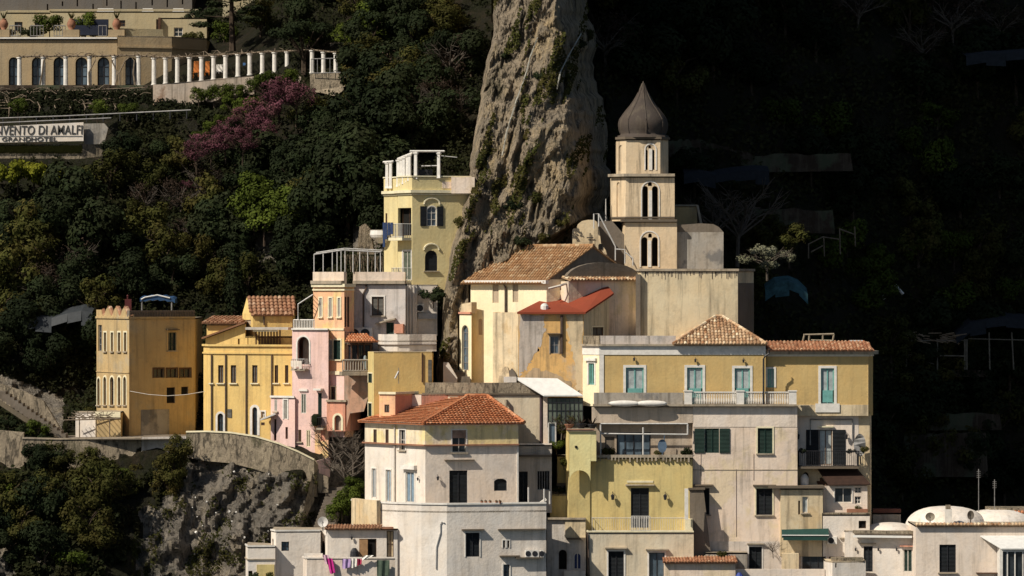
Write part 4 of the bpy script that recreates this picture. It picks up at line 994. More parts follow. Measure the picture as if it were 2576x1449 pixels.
bandpx(H, 937, 939, .06, W_TAN, 'string_course', faces=(0, 1))
mb = MB(); mb.fbox(F, F.u(355), F.u(425), H.zb, F.z(390, 1030), .003, .05); mb.build('render_patch', W_GREYBOX, H.root)
mb = MB(); q = F.p(0, F.z(327, 984), .1); e = P(515, 985, 12); mid = (q + e) / 2 - Vector((0, 0, .35)); mb.tube([q, (q * .75 + e * .25) - Vector((0, 0, .25)), mid, (q * .25 + e * .75) - Vector((0, 0, .25)), e], .025, 4)
mb.build('power_cable', PIPE_W, top=('cable sagging between the tan tower and the yellow house', 'cable'))
# roof canopy and red chimney box
t = thing('roof_canopy', 'blue and white canopy on posts on top of the tan tower', 'canopy', P(400, 780, 19)); mb = MB()
a = P(352, 750, 18.5); b = P(440, 752, 18.5); n = 14; top_ = []
for k in range(n + 1):
    f = k / n; top_.append(a.lerp(b, f) + Vector((0, 0, .15 * math.sin(f * math.pi) + .05 * math.sin(k * 2.1))))
for k in range(n): mb.hexa([top_[k] - Vector((0, 0, .28)), top_[k + 1] - Vector((0, 0, .28)), top_[k + 1] + Vector((0, 2.2, -.28)), top_[k] + Vector((0, 2.2, -.28)), top_[k], top_[k + 1], top_[k + 1] + Vector((0, 2.2, .15)), top_[k] + Vector((0, 2.2, .15))])
mb.build('cover', plain('cloth_blue', (.025, .07, .16)), t)
mb = MB(); mb.tube([top_[0] + Vector((.1, -.02, -.1)), top_[2] + Vector((0, -.05, .05)), top_[7] + Vector((0, -.05, .08)), top_[12] + Vector((0, -.05, 0))], .06, 6); mb.build('trim', FABW, t)
for x in (357, 432): mb = MB(); mb.tube([P(x, 781, 18.6), P(x, 757, 18.6)], .06, 6); mb.build('post', MET_G, t)
b = P(322, 783, 17); mb = MB(); mb.box(b.x - .25, b.x + .25, b.y, b.y + .5, b.z, b.z + .95); mb.lathe((b.x - .05, b.y + .2), [(.06, b.z + .95), (.06, b.z + 1.15), (.1, b.z + 1.2), (.02, b.z + 1.3)], 8)
mb.build('chimney', plain('paint_dark_red', (.10, .02, .02)), H.root)
# annex and small pergola
HA = house('garden_annex', 'small bright white annex with vine pergola below the tan tower', 'annex', [(190, 15), (240, 14.6)], 1037, 1104, W_BRIGHT, back=3)
HB = house('garden_annex', 'low sand-coloured annex against the foot of the tan tower', 'annex', [(240, 14.4), (304, 14)], 1035, 1104, W_TAN, back=3)
mb = MB(); strip(mb, HB.XY, P(0, 1050, 14).z, P(0, 1036, 14).z, 0, .15); mb.build('cornice', TRIMC, HB.root)
t = thing('vine_pergola', 'wooden vine pergola in front of the small white annex', 'pergola', P(230, 1104, 12.5)); mb = MB()
for x in (200, 242, 276): mb.tube([P(x, 1104, 12.6), P(x, 1052, 12.6)], .045, 5)
mb.build('post', WOOD, t); mb = MB(); mb.tube([P(162, 1057, 12.4), P(303, 1053, 12.4)], .05, 5); mb.build('beam', WOOD, t); mb = MB(); mb.tube([P(170, 1050, 14), P(303, 1050, 14)], .04, 5); mb.build('beam', WOOD, t); mb = MB()
for k in range(10): mb.tube([P(172 + k * 13, 1056, 12.3), P(174 + k * 13, 1049, 14.2)], .03, 4)
rv = random.Random(2)
for k in range(60): q = P(rv.uniform(195, 275), rv.uniform(1042, 1054), 13); mb.tube([q, q + Vector((rv.uniform(-.7, .7), 0, rv.uniform(-.2, .4)))], .025, 4)
mb.build('vine', WOOD, t)

# ================================================================== YELLOW HOUSE
ws = [(1, R(0, 1, a, 1307, b, 1441), 'grey', dict(sill=True, sillmat=TRIMC, name='window', pd=.14)) for a, b in ((1590, 1603), (1646, 1686), (1741, 1782), (1903, 1943), (2072, 2099), (2150, 2176))]
H = house('yellow_house', 'bright yellow house with a row of tall grey-shuttered windows', 'house', [(512, 12.6), (527, 11), (738, 9)], 868, 1135, W_YEL, back=9, ops=ws +
    [(1, R(0, 2, 1643, 222, 1686, 362), 'blue', dict(arch=True, trim=TRIMW, tw=.16, name='arched_door')), (1, R(0, 2, 1905, 175, 1942, 388), 'blue', dict(arch=True, trim=TRIMW, tw=.2, name='arched_door')),
     (1, R(0, 2, 1970, 208, 1998, 255), 'white', dict(trim=TRIMW)), (1, R(0, 2, 1970, 290, 1998, 312), 'grey', dict(name='window'))])
bandpx(H, 866, 871, .14, W_YEL, 'coping'); bandpx(H, 886, 890, .1, W_YEL, 'string_course')
for x in (533, 568.5, 620, 684.5): pipe(H, 1, [(x, 892), (x, 1100)], PIPE)
F = H.F[1]; mb = MB(); mb.fbox(F, F.u(573), F.u(583), F.z(578, 1050), F.z(578, 1029), .003, .06); mb.build('vent_panel', LV_GY, H.root)
mb = MB(); mb.prism([P(655, 1062, 8.6), P(687, 1045, 9.0), P(702, 1047, 9.0), P(660, 1066, 8.2)], (0, 0, .06)); 
mb.v = []; mb.f = []; mb.r = []
a, b, c, e = P(655, 1058, 7.2), P(692, 1043, 7.2), P(704, 1044, 9.4), P(668, 1055, 9.4); mb.hexa([a, b, c, e, a + Vector((0, 0, .12)), b + Vector((0, 0, .12)), c + Vector((0, 0, .12)), e + Vector((0, 0, .12))]); mb.build('awning', FABW, top=('slanting white awning beside the yellow house door', 'awning'))
# roof storey
U = house('roof_storey', 'yellow set-back roof storey with brown sloping eave and timber pergola', 'roof storey', [(517, 13.5), (622, 12.5), (734, 12)], 846, 870, W_YEL, back=6, ref=1,
          ops=[(0, R(0, 1, 1795, 1050, 1808, 1150), 'dark'), (1, R(0, 1, 1868, 1055, 1874, 1150), 'dark')], roofmat=BROWN_SHEET)
F = U.F[0]; mb = MB(); mb.prism([F.p(F.u(518), F.z(518, 852), .01), F.p(F.u(617), F.z(617, 852), .01), F.p(F.u(617), F.z(617, 815), .01)], Vector((0, 1, 0))); mb.build('gable', W_YEL, U.root)
mb = MB(); a, b = F.p(F.u(513), F.z(513, 853), .5), F.p(F.u(622), F.z(622, 813), .5); v = Vector((0, 3.5, 0)); h = Vector((0, 0, .14))
mb.hexa([a, b, b + v, a + v, a + h, b + h, b + v + h, a + v + h]); mb.build('eave', TILE_BR, U.root)
F = U.F[1]; mb = MB(); mb.fbox(F, F.u(628), F.u(735), F.z(680, 829), F.z(680, 823), -.1, 1.6); mb.build('pergola_roof', PIPE_W, U.root)
mb = MB()
for k in range(9): mb.fbox(F, F.u(646 + k * 7.5) - .05, F.u(646 + k * 7.5) + .05, F.z(680, 868), F.z(680, 830), 0.2, .3)
mb.build('pergola_post', WOOD_D, U.root)
mb = MB(); mb.fbox(F, F.u(646), F.u(708), F.z(680, 833.5), F.z(680, 829.5), 1.3, 1.5); mb.build('pergola_beam', TRIMC, U.root)
G = house('roof_room', 'yellow roof room with an old tiled roof on top of the yellow house', 'roof room', [(610, 15.5), (636, 13.4), (735, 13.8)], 789, 862, W_YEL, back=4.5, roof=False, ops=[(0, R(0, 1, 1845, 965, 1893, 1003), 'blind', dict(name='niche'))])
a, b = G.XY[1], G.XY[2]; c, e = G.poly[3], G.XY[0]
zt = G.zt; rz = P(0, 746, 15.5).z; m1 = Vector((G.XY[0].x + .35, G.XY[0].y, rz)); m2 = Vector((b.x + .1, b.y + 2.2, rz))
mb = MB(); tile_plane(mb, [(a.x - .1, a.y - .25, zt - .12), (b.x + .15, b.y - .25, zt - .12), (m2.x, m2.y, rz), (m1.x, m1.y, rz)], pitch=.34, rad=.13)
tile_plane(mb, [(b.x + .2, b.y + 4.5, zt - .1), (a.x - .5, a.y + 4.5, zt - .1), (m1.x, m1.y, rz), (m2.x, m2.y, rz)], pitch=.34, rad=.13); mb.build('roof', TILE_BR, G.root)
mb = MB(); mb.prism([(G.XY[0].x, G.XY[0].y, zt), (a.x, a.y, zt), (m1.x - .02, m1.y - .05, rz - .1)], (.25, .3, 0)); mb.build('gable', W_YEL, G.root)
pipe(G, 1, [(664, 795), (664, 818)], PIPE)
G2 = house('lean_to', 'low yellow lean-to with a thin tiled eave left of the roof room', 'roof room', [(520, 16), (607, 15)], 815, 860, W_YEL, back=4)
mb = MB(); F = G2.F[0]; z = G2.zt + .125; tile_plane(mb, [F.p(-.2, z - .02, .5), F.p(F.L + .2, z - .02, .5), F.p(F.L + .2, z + .45, -1.6), F.p(-.2, z + .45, -1.6)], pitch=.34, rad=.13); mb.build('roof_tiles', TILE_BR, G2.root)

# ================================================================== PINK HOUSES
H = house('pale_pink_house', 'low pale pink house between the yellow house and the taller pink house', 'house', [(681, 8.2), (742, 7)], 998, 1175, W_PINKP, back=5,
    ops=[(0, R(0, 2, 2070, 117, 2092, 207), 'ggreen', dict(sill=True)), (0, R(0, 2, 2143, 120, 2170, 266), 'ggreen', dict(name='door', trim=TRIMW)), (0, R(0, 2, 2066, 265, 2086, 428), 'dark', dict(name='door')), (0, R(0, 2, 2154, 325, 2172, 415), 'dark')])
bandpx(H, 996, 1001, .12, TRIMW, 'cornice')
H = house('pink_house', 'tall pink house with an arched loggia under a white railing', 'house', [(735, 7.4), (792, 6.6), (826, 6.2)], 828, 1190, W_PINKP, back=4, roofmat=CAP,
    ops=[(0, R(0, 1, 2246, 1092, 2334, 1300), 'blind', dict(arch=True, pane=W_LOGGIA, pd=.9, name='loggia', trim=TRIMW, tw=.12)),
         (0, R(0, 2, 2272, 72, 2311, 222), 'ggreen', dict(name='door', lintel=(TRIMW, .15, .15, .12))), (0, R(0, 2, 2252, 345, 2274, 436), 'grey', dict(name='window', sill=True)), (0, R(0, 2, 2312, 347, 2343, 474), 'grey', dict(name='window', pane=LV_TAUPE, frame=TRIMC)),
         (1, R(0, 2, 2400, 68, 2428, 300), 'green', dict(name='door')), (1, R(0, 2, 2420, 345, 2455, 430), 'blind', dict(name='door', pane=W_SALM))])
bandpx(H, 826, 830, .15, TRIMW, 'cornice')
railing(H.root, [Vector((*H.XY[0], H.zt)) + Vector((.1, .1, 0)), Vector((*H.XY[1], H.zt)) + Vector((-.05, .1, 0))], P(0, 805, 7).z - H.zt, TRIMW, .13, .035, 'roof_railing', .05)
balcony(H, 0, 741, 776, 928, .6, .75, CAP, MET_W, .12)
b_ = H.F[0]; mb = MB()
for k in range(4):
    u0 = b_.u(742 + k * 7); zz = b_.z(745, 907); mb.fbox(b_, u0, u0 + .22, zz - .45 - .15 * (k % 2), zz, .66, .69)
mb.build('laundry', W_BRIGHT, top=('white laundry hanging on the loggia balcony of the pink house', 'laundry'))
balcony(H, 1, 805, 822, 1076, .7, .8, CAP, MET_D, .14)
mb = MB(); q = H.F[1]
mb.lathe(q.p(q.u(800), 0, .35)[:2], [(.28, q.z(800, 1070)), (.38, q.z(800, 1060)), (.36, q.z(800, 1046)), (.2, q.z(800, 1041))], 9); mb.build('potted_shrub', LEAF_D, top=('dark potted shrub on the small balcony of the pink house', 'plant'))
balcony(H, 0, 788, 797, 1068, .5, .6, CAP, MET_D, .12)
F = H.F[1]; mb = MB(); mb.fbox(F, F.u(795), F.u(814), F.z(805, 982), F.z(805, 977), .01, .55); mb.build('door_canopy', TRIMW, H.root)
skin(H, 1, 1071, None, W_PEACH, 'peach_base')
H = house('salmon_arch_house', 'salmon house end with a pale arch beside the pink house', 'house', [(822, 6), (868, 5.4), (905, 8)], 1008, 1085, W_SALM, back=3, ops=[(0, R(0, 2, 2525, 235, 2575, 350), 'blind', dict(arch=True, pane=W_LOGGIA, pd=.3, trim=TRIMC, tw=.16, name='niche'))])
bandpx(H, 1006, 1011, .15, CAP, 'cornice')

# ================================================================== PEACH TALL HOUSE, WHITE HOUSE
pw = dict(trim=TRIMC, tw=.1, sill=True, sillmat=TRIMC)
H = house('peach_house', 'tall peach and yellow house with a glazed pergola on its roof', 'house', [(788, 8), (866, 6.2), (889, 7)], 714, 1100, W_PEACH, back=5, roofmat=CAP,
    ops=[(0, R(0, 1, a, 800, b, 943), 'ggreen', pw) for a, b in ((2412, 2431), (2484, 2506), (2551, 2570))] +
        [(0, R(0, 1, a, 1118, b, 1264), st, pw) for a, b, st in ((2409, 2434, 'ggreen'), (2485, 2508, 'ggreen'), (2518, 2572, 'green'))] +
        [(1, R(1, 1, 22, 790, 38, 1018), 'grey', dict(name='door', pane=W_SALM)), (1, R(1, 1, 44, 790, 60, 1018), 'grey', dict(name='door', pane=W_SALM)), (0, R(0, 2, 2500, 22, 2532, 126), 'grey', dict(trim=TRIMC, name='window')), (0, R(0, 1, 2560, 1118, 2572, 1264), 'ggreen', pw)][:3])
bandpx(H, 714, 722, .25, TRIMC); bandpx(H, 727, 731, .12, TRIMC, 'string_course'); bandpx(H, 826, 831, .08, TRIMC, 'string_course', faces=(0, 1)); bandpx(H, 934, 943, .12, TRIMC, 'string_course', faces=(0, 1))
F = H.F[0]; mb = MB(); mb.fbox(F, .01, F.L - .01, F.z(826, 934), F.z(826, 829), .003, .03)
skin(H, 0, 943, None, W_PINKP, 'pink_base')
balcony(H, 1, 867, 884, 860, .45, .75, DCAP, MET_D, .1)
band(H, H.zt + .004, P(0, 684, 7).z, -.3, .05, W_PINK, 'parapet', faces=(0, 1)); bandpx(H, 706, 714, .35, CAP, 'coping', faces=(0, 1))
# roof pergola (white steel)
t = thing('roof_pergola', 'white steel pergola on the roof of the peach house', 'pergola', P(870, 684, 9)); mb = MB()
tops = [P(790, 640, 8), P(862, 629, 8.2), P(958, 634, 9)]; mb.tube(tops, .055, 5); mb.tube([p + Vector((0, 3, .15)) for p in tops], .05, 5)
for k in range(9): q = tops[0].lerp(tops[1], k / 8); mb.tube([q, q + Vector((0, 3, .15))], .03, 4)
for k in range(1, 9): q = tops[1].lerp(tops[2], k / 8); mb.tube([q, q + Vector((0, 3, .15))], .03, 4)
mb.build('frame', MET_W, t)
for k, x in enumerate((790, 813, 836, 848, 858, 868, 888, 905, 925, 944, 957)):
    q = tops[0].lerp(tops[1], (x - 790) / 72) if x < 862 else tops[1].lerp(tops[2], (x - 862) / 96); mb = MB(); mb.tube([q, Vector((q.x, q.y, P(0, 685, q.y).z))], .04, 5); mb.build('post', MET_W, t)
mb = MB(); q0, q1 = tops[1] + Vector((0, 2.9, -.3)), tops[2] + Vector((0, 2.9, -.3)); 
for k in range(24):
    f = k / 23; a = q0.lerp(q1, f); mb.tube([a, a - Vector((rv.uniform(-.3, .3), 0, 1.3))], .03, 4)
mb.build('lattice', WOOD, t)
# steel arbour left of the peach house
t = thing('terrace_arbour', 'pale steel arbour on the roof of the pink house', 'arbour', P(765, 805, 8)); mb = MB()
for yy in (7.2, 9.2): mb.tube([P(750, 803, yy), P(750, 765, yy), P(787, 741, yy)], .05, 5)
for k in range(7): f = k / 6; mb.tube([P(750 + 37 * f, 765 - 24 * f, 7.2), P(750 + 37 * f, 765 - 24 * f, 9.2)], .03, 4)
mb.build('frame', MET_W, t)
# white wall house
H = house('white_wall_house', 'stained white house wall with one grey shutter under the cream tower house', 'house', [(889, 8.6), (1020, 8.0)], 714, 1010, plaster('plaster_white_stained', (.66, .62, .60), .4, .4, seed=41), back=7, roofmat=CAP,
    ops=[(0, R(1, 1, 230, 790, 321, 932), 'grey', dict(trim=TRIMW, sill=True, pd=.06)), (0, R(1, 1, 340, 985, 396, 1072), 'green', dict(name='door'))])
pipe(H, 0, [(922, 716), (922, 725), (915, 738), (915, 822)], PIPE, .07)
band(H, H.zt + .003, P(0, 684, 8).z, -.3, .1, W_PINK, 'parapet'); bandpx(H, 706, 714, .3, CAP, 'coping')
ac_unit(H.root, H.F[0], 897.5, 838, .85, .85); ac_unit(H.root, H.F[0], 924.5, 838, .85, .85)
F = H.F[0]; mb = MB(); mb.prism([F.p(F.u(947), F.z(947, 812), .5), F.p(F.u(996), F.z(996, 800), .5), F.p(F.u(996), F.z(996, 804), .5), F.p(F.u(947), F.z(947, 816), .5)], -Vector((*F.n, 0)) * .55); mb.build('door_canopy', CAP, H.root)
mb = MB(); mb.fbox(F, F.u(995), F.u(1017), F.z(1000, 838), F.z(1000, 815), .003, .6); mb.build('step_block', W_SALM, H.root)
# veranda
V_ = house('veranda', 'dark glazed veranda with a small tiled roof between peach and white houses', 'veranda', [(872, 6.0), (884, 5.0), (934, 5.4)], 862, 945, WOOD_D, back=3, ref=1,
    ops=[(1, (886, 868, 899, 906), 'white', dict(frame=MET_D, bars=(1, 1))), (1, (902, 868, 915, 906), 'white', dict(frame=MET_D)), (1, (918, 868, 931, 906), 'white', dict(frame=MET_D)), (0, (874, 868, 882, 906), 'white', dict(frame=MET_D))])
mb = MB(); F = V_.F[1]; tile_plane(mb, [F.p(-.6, V_.zt + .1, .6), F.p(F.L + .4, V_.zt + .1, .6), F.p(F.L, V_.zt + .65, -1.6), F.p(.2, V_.zt + .65, -1.6)], .22, .08); mb.build('roof_tiles', TILE_RED, V_.root)
railing(V_.root, [F.p(-.8, F.z(884, 934), .6), F.p(F.L + .1, F.z(934, 934), .6)], .85, plain('baluster_stone', (.34, .30, .25)), .2, .05, 'balustrade', .07)
mb = MB(); mb.fbox(F, -.9, F.L + .15, F.z(900, 944), F.z(900, 934), -.1, .75); mb.build('balcony', CAP, V_.root)
mb = MB(); c = F.p(F.u(915), F.z(915, 903), .45); mb.lathe((c.x, c.y), [(.18, c.z - .75), (.2, c.z - .2), (.12, c.z), (.1, c.z + .2), (.02, c.z + .28)], 10)
mb.build('garden_ornament', plain('ceramic_pale_blue', (.3, .36, .38)), top=('pale blue ceramic ornament on the veranda balcony', 'ornament'))
mb = MB(); mb.prism([P(866, 1100, 5.8), P(866, 944, 5.8), P(926, 944, 5.2), P(926, 1000, 5.2), P(915, 1035, 5), P(880, 1040, 5)], (0, 2.5, 0)); mb.build('rubble_wall', plaster('rubble_pinkish', (.46, .28, .20), .5, .7, patch=(.36, .26, .2), plo=.5, seed=42), top=('rough pinkish rubble wall under the veranda', 'wall'))
# white bay, columns and terrace
t = thing('white_terrace', 'curved white terrace parapet beside the cliff', 'terrace', P(1030, 884, 6)); mb = MB()
pts = [Vector(P(x, 0, Y)[:2]) for x, Y in ((951, 7.2), (953, 6.2), (966, 5.5), (1000, 5.2), (1030, 5.4), (1062, 6), (1098, 6.4))]
strip(mb, pts, P(0, 884, 6).z, P(0, 841, 6).z, -.25, 0); mb.build('parapet', W_BRIGHT, t, smooth=False)
mb = MB(); strip(mb, pts, P(0, 868, 6).z, P(0, 866.5, 6).z, .003, .1); mb.build('ledge', WOOD_D, t)
mb = MB(); mb.prism([(p.x, p.y, P(0, 860, 6).z) for p in pts] + [(pts[-1].x, 9, P(0, 860, 6).z), (pts[0].x, 9, P(0, 860, 6).z)], (0, 0, .1)); mb.build('floor', CAP, t)
H = house('white_pier_house', 'white ribbed house wall under the cream tower house against the cliff', 'house', [(1012, 10.2), (1019, 9.6), (1049, 9.8), (1050, 10.3), (1100, 10.5)], 716, 845, W_BRIGHT, back=4, ref=1)
F = H.F[1]; mb = MB()
for x in (1022, 1030, 1038): mb.fbox(F, F.u(x), F.u(x + 3.5), F.z(x, 844), F.z(x, 718), .003, .14)
mb.build('pilaster', W_BRIGHT, H.root); ac_unit(H.root, H.F[3], 1057, 775, .5, .62)
F = H.F[3]; mb = MB(); mb.fbox(F, F.u(1051), F.u(1098), F.z(1070, 802), F.z(1070, 788), .003, .35); mb.build('ledge', plaster('plaster_blue_grey', (.4, .42, .45), .2, .2), H.root)
# tan box house
H = house('ochre_box_house', 'flat ochre house with blank front beside the foot of the cliff', 'house', [(926, 4.6), (941, 3), (1087, 3.4)], 885, 1075, plaster('plaster_flat_ochre', (.62, .44, .18), .15, .15, seed=43), back=5,
    ops=[(0, R(1, 1, 205, 1370, 235, 1440), 'green', dict(trim=TRIMC, name='window')), (0, R(1, 2, 205, 145, 232, 245), 'green', dict(trim=TRIMC, name='window'))])
skin(H, 0, None, None, W_YEL2)  # left side yellower than the front: its sunlit look put into the colour
pipe(H, 1, [(1062, 888), (1062, 962)], WOOD_D, .05)
F = H.F[1]; mb = MB(); mb.fbox(F, F.u(1077), F.u(1086), F.z(1080, 960), F.z(1080, 905), .003, .04); mb.build('side_door', LV_GY, H.root)
t = thing('roof_aerial', 'thin mast aerial on the flat ochre house', 'aerial', P(1001, 962, 2)); mb = MB(); mb.tube([P(1003, 965, 1.6), P(1003, 925, 1.6)], .025, 5); mb.build('mast', MET_G, t)
mb = MB(); q = P(999, 943, 1.5); mb.tube([P(994, 952, 1.5), P(1003, 934, 1.5)], .08, 6); mb.build('panel', MET_W, t)
H = house('salmon_low_house', 'low salmon house top left of the hipped red roof', 'house', [(954, 1.2), (994, 0.6), (1050, 3)], 989, 1075, W_PEACH, back=3, ops=[(0, R(1, 2, 325, 155, 362, 215), 'grey', dict(name='window'))])
bandpx(H, 986, 992, .12, TRIMC, 'cornice'); mb = MB(); strip(mb, H.XY[1:], H.zb, H.zt - .2, -.02, .01); mb.build('side_tone', W_SALM, H.root)

# ================================================================== CREAM TOWER HOUSE
sh = dict(shut=LV_BK, trim=TRIMW, tw=.08)
H = house('cream_tower_house', 'tall cream tower house with columned roof terrace against the cliff', 'house', [(966, 15.2), (1000, 13.6), (1001, 12.6), (1037, 11), (1185, 12.4)], 487, 730, W_TOWER, back=4, ref=3, roofmat=CAP,
    ops=[(3, R(1, 1, 645, 108, 718, 257), 'white', dict(arch=True, trim=TRIMW, tw=.07, shut=LV_BK, sw=.5, bars=(1, 2), pane=GL_B, pd=.1)), (3, R(1, 1, 631, 440, 726, 595), 'black', dict(arch=True, bars=(0, 0), sill=True)),
         (2, R(1, 1, 420, 120, 528, 330), 'dark', dict(name='loggia', pd=.5, bars=(1, 0))), (2, R(1, 1, 466, 445, 528, 665), 'ggreen', dict(name='balcony_door', trim=TRIMW)), (0, R(1, 1, 333, 160, 347, 250), 'grey', dict(name='window'))])
bandpx(H, 480, 487, .25, TRIMC); bandpx(H, 489, 492, .1, TRIMC, 'string_course')
band(H, H.zt + .003, P(0, 446, 11).z, -.3, .02, W_TOWER, 'parapet'); bandpx(H, 444, 447, .1, TRIMC, 'coping')
F = H.F[3]; mb = MB(); mb.fbox(F, F.u(1112), F.u(1150), F.z(1130, 474), F.z(1130, 457), .025, .05); mb.build('wall_panel', W_PINK, H.root)
for (x, y, w) in ((1086, 502, 20), (1085, 617, 19)):
    mb = MB(); pts = [F.p(F.u(x + math.cos(a) * w), F.z(x, y + 12 - math.sin(a) * 16), .06) for a in [math.pi * k / 8 for k in range(9)]]; mb.tube(pts, .07, 5); mb.build('arched_hood', TRIMC, H.root)
balcony(H, 2, 995, 1036, 838.0 / 838 * 598, .9, 1.05, TRIMC, MET_W, .22, r=.02); balcony(H, 2, 1002, 1036, 707, .7, 1.0, TRIMC, MET_W, .2)
mb = MB(); c = P(961, 612, 15); mb.lathe((c.x, c.y), [(.35, c.z), (.85, c.z + .45), (.95, c.z + .65), (.9, c.z + 1.0), (.95, c.z + 1.05)], 16); mb.build('round_balcony', TRIMW, H.root)
mb = MB(); F2 = H.F[2]
for k, (x, h, w) in enumerate(((991, 1.9, .3), (997, 1.3, .25), (1003, 1.0, .3), (1010, .9, .35))): u = F2.u(x); z = F2.z(x, 560); mb.fbox(F2, u, u + w, z - h, z, 1.0, 1.04)
mb.build('hanging_towels', plain('cloth_navy2', (.03, .05, .12)), top=('navy and grey towels hanging from the cream tower house balcony', 'laundry'))
# white roof columns
t = thing('roof_colonnade', 'white colonnade pergola on top of the cream tower house', 'pergola', P(1040, 478, 13))
cols = [(974, 408, 470, 14.6), (983, 405, 470, 14.2), (1002, 402, 466, 12.9), (1009, 398, 463, 12.5), (1016, 395, 459, 12.1), (1025, 390, 455, 11.8), (1030, 388, 451, 11.5), (1046, 383, 446, 11.2), (1104, 383, 444, 11.6)]
for x, y0, y1, Y in cols:
    a, b = P(x, y0, Y), P(x, y1 + 4, Y); mb = MB(); mb.lathe((a.x, a.y), [(.22, b.z), (.17, b.z + .2), (.15, a.z - .2), (.23, a.z - .1), (.23, a.z)], 4, math.pi / 4 - .3); mb.build('column', TRIMW, t)
mb = MB()
for pts in ([(964, 408, 14.8), (990, 406, 13.9)], [(1000, 400, 12.9), (1046, 381, 11.2)], [(1031, 380.5, 11.15), (1118, 380.5, 11.6)], [(1031, 380.5, 14), (1118, 380.5, 14)]):
    mb = MB(); mb.tube([P(*p) for p in pts], .08, 4); mb.build('beam', TRIMW, t)
for k in range(5): mb = MB(); mb.tube([P(1036 + k * 18, 380.5, 11.2), P(1036 + k * 18, 380.5, 14)], .04, 4); mb.build('cross_bar', TRIMW, t)
mb = MB(); mb.tube([P(1060, 418, 14), P(1103, 417, 14)], .05, 4); mb.tube([P(1110, 392, 13), P(1150, 396, 13)], .03, 4); mb.build('rail', MET_W, t)
b = P(1070, 446, 12.2); mb = MB(); mb.box(b.x - .55, b.x + .55, b.y, b.y + .5, b.z, b.z + .6); mb.build('planter', MET_D, top=('dark planter box behind the cream tower parapet', 'planter'))
TREES = []; 
for x, lb in ((1060, 'shrub in the roof planter left between the white columns'), (1080, 'shrub in the roof planter in the middle between the white columns'), (1128, 'shrub on the roof right of the last white column')): tree('bush', x, 446, .42, '', Y=12.4, forced=lb)
plant_trees()
mb = MB(); a = P(1155, 480, 12); mb.box(a.x - .6, a.x + 1.2, 11.6, 14, P(0, 486, 11).z, P(0, 446, 12).z); mb.build('end_wall', W_PINK, H.root)
W_FASC = plaster('plaster_fascia', (.60, .50, .40), .3, .3, seed=82)
W_BUT = plaster('render_cream_buttress', (.66, .54, .37), .4, .5, seed=81)
# ================================================================== CHURCH
H = house('church', 'cream church nave with old tiled roof in front of the pale cliff', 'church', [(1184, 9.0), (1375, 5), (1603, 9)], 703, 975, W_CREAM, back=1.5, roof=False,
    ops=[(0, R(1, 1, 1141, 690, 1187, 836), 'blind', dict(name='niche')), (0, R(1, 1, 1293, 690, 1335, 831), 'blind', dict(name='niche')),
         (0, R(1, 1, 1034, 955, 1064, 1078), 'blind', dict(name='niche', arch=True, pd=.06)), (1, R(1, 1, 1688, 640, 1706, 684), 'dark', dict(arch=True, name='window'))])
L_, C_, R_ = [H.XY[i] for i in range(3)]; B_ = L_ + R_ - C_
zt = H.zt; rise = 2.55
def v3(p, z): return Vector((p.x, p.y, z))
fd = (L_ - C_).normalized(); gd = (R_ - C_).normalized()
ev = C_ - gd * .5 - fd * .15; ew = L_ - gd * .5 + fd * .45; rc = (C_ + R_) / 2 - fd * .15; rl = (L_ + B_) / 2 + fd * .4
mb = MB(); dz = .5 * rise / ((R_ - C_).length / 2)
tile_plane(mb, [v3(ev, zt - dz + .02), v3(ew, zt - dz + .02), v3(rl, zt + rise), v3(rc, zt + rise)], .25, .09, .38)
bv = R_ + gd * .3 - fd * .15; bw = B_ + gd * .3 + fd * .4
tile_plane(mb, [v3(bv, zt - dz * .6), v3(bw, zt - dz * .6), v3(rl, zt + rise), v3(rc, zt + rise)], .25, .09, .38)
ridge(mb, v3(rc, zt + rise + .03), v3(rl, zt + rise + .03)); mb.build('roof', TILE_OLD, H.root)
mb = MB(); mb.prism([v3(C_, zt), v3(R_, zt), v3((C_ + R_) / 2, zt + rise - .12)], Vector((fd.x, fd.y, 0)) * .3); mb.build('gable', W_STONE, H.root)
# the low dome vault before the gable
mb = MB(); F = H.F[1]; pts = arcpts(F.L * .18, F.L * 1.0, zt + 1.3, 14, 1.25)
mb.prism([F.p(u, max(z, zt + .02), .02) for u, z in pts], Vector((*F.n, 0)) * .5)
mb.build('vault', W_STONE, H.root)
mb = MB(); tile_plane(mb, [F.p(F.L * .15, zt - .05, 1.5), F.p(F.L + .1, zt - .05, 1.5), F.p(F.L + .1, zt + .22, .1), F.p(F.L * .15, zt + .22, .1)], .28, .1); mb.build('eave_tiles', TILE_PALE, H.root)
mb = MB(); mb.fbox(F, F.L * .15, F.L, H.zb, zt - .14, .003, 1.2); mb.build('side_chapel', W_PINK, H.root)
F = H.F[0]; mb = MB(); mb.fbox(F, -.3, F.L + .2, zt - .32, zt - .06, .0, .42); mb.build('cornice', TRIMW, H.root)
pipe(H, 0, [(1267, 712), (1274, 722), (1274, 795)], PIPE, .08, .12)
A = house('church_aisle', 'narrow cream aisle end with tall arched window at the foot of the cliff', 'church aisle', [(1156, 8.8), (1186, 7.6)], 788, 980, W_CREAM, back=2,
    ops=[(0, R(1, 1, 913, 1005, 960, 1345), 'blue', dict(arch=True, bars=(1, 5), name='arched_window', pane=GL_B, frame=MET_G, trim=TRIMC, tw=.08))])
bandpx(A, 785, 790, .12, W_SALM, 'cornice'); mb = MB(); F = A.F[0]; mb.prism([F.p(0, A.zt + .01), F.p(F.L, A.zt + .01), F.p(F.L, A.zt + .85), F.p(F.L * .2, A.zt + .7)], -Vector((*F.n, 0)) * .5); mb.build('shoulder', W_CREAM2, A.root)
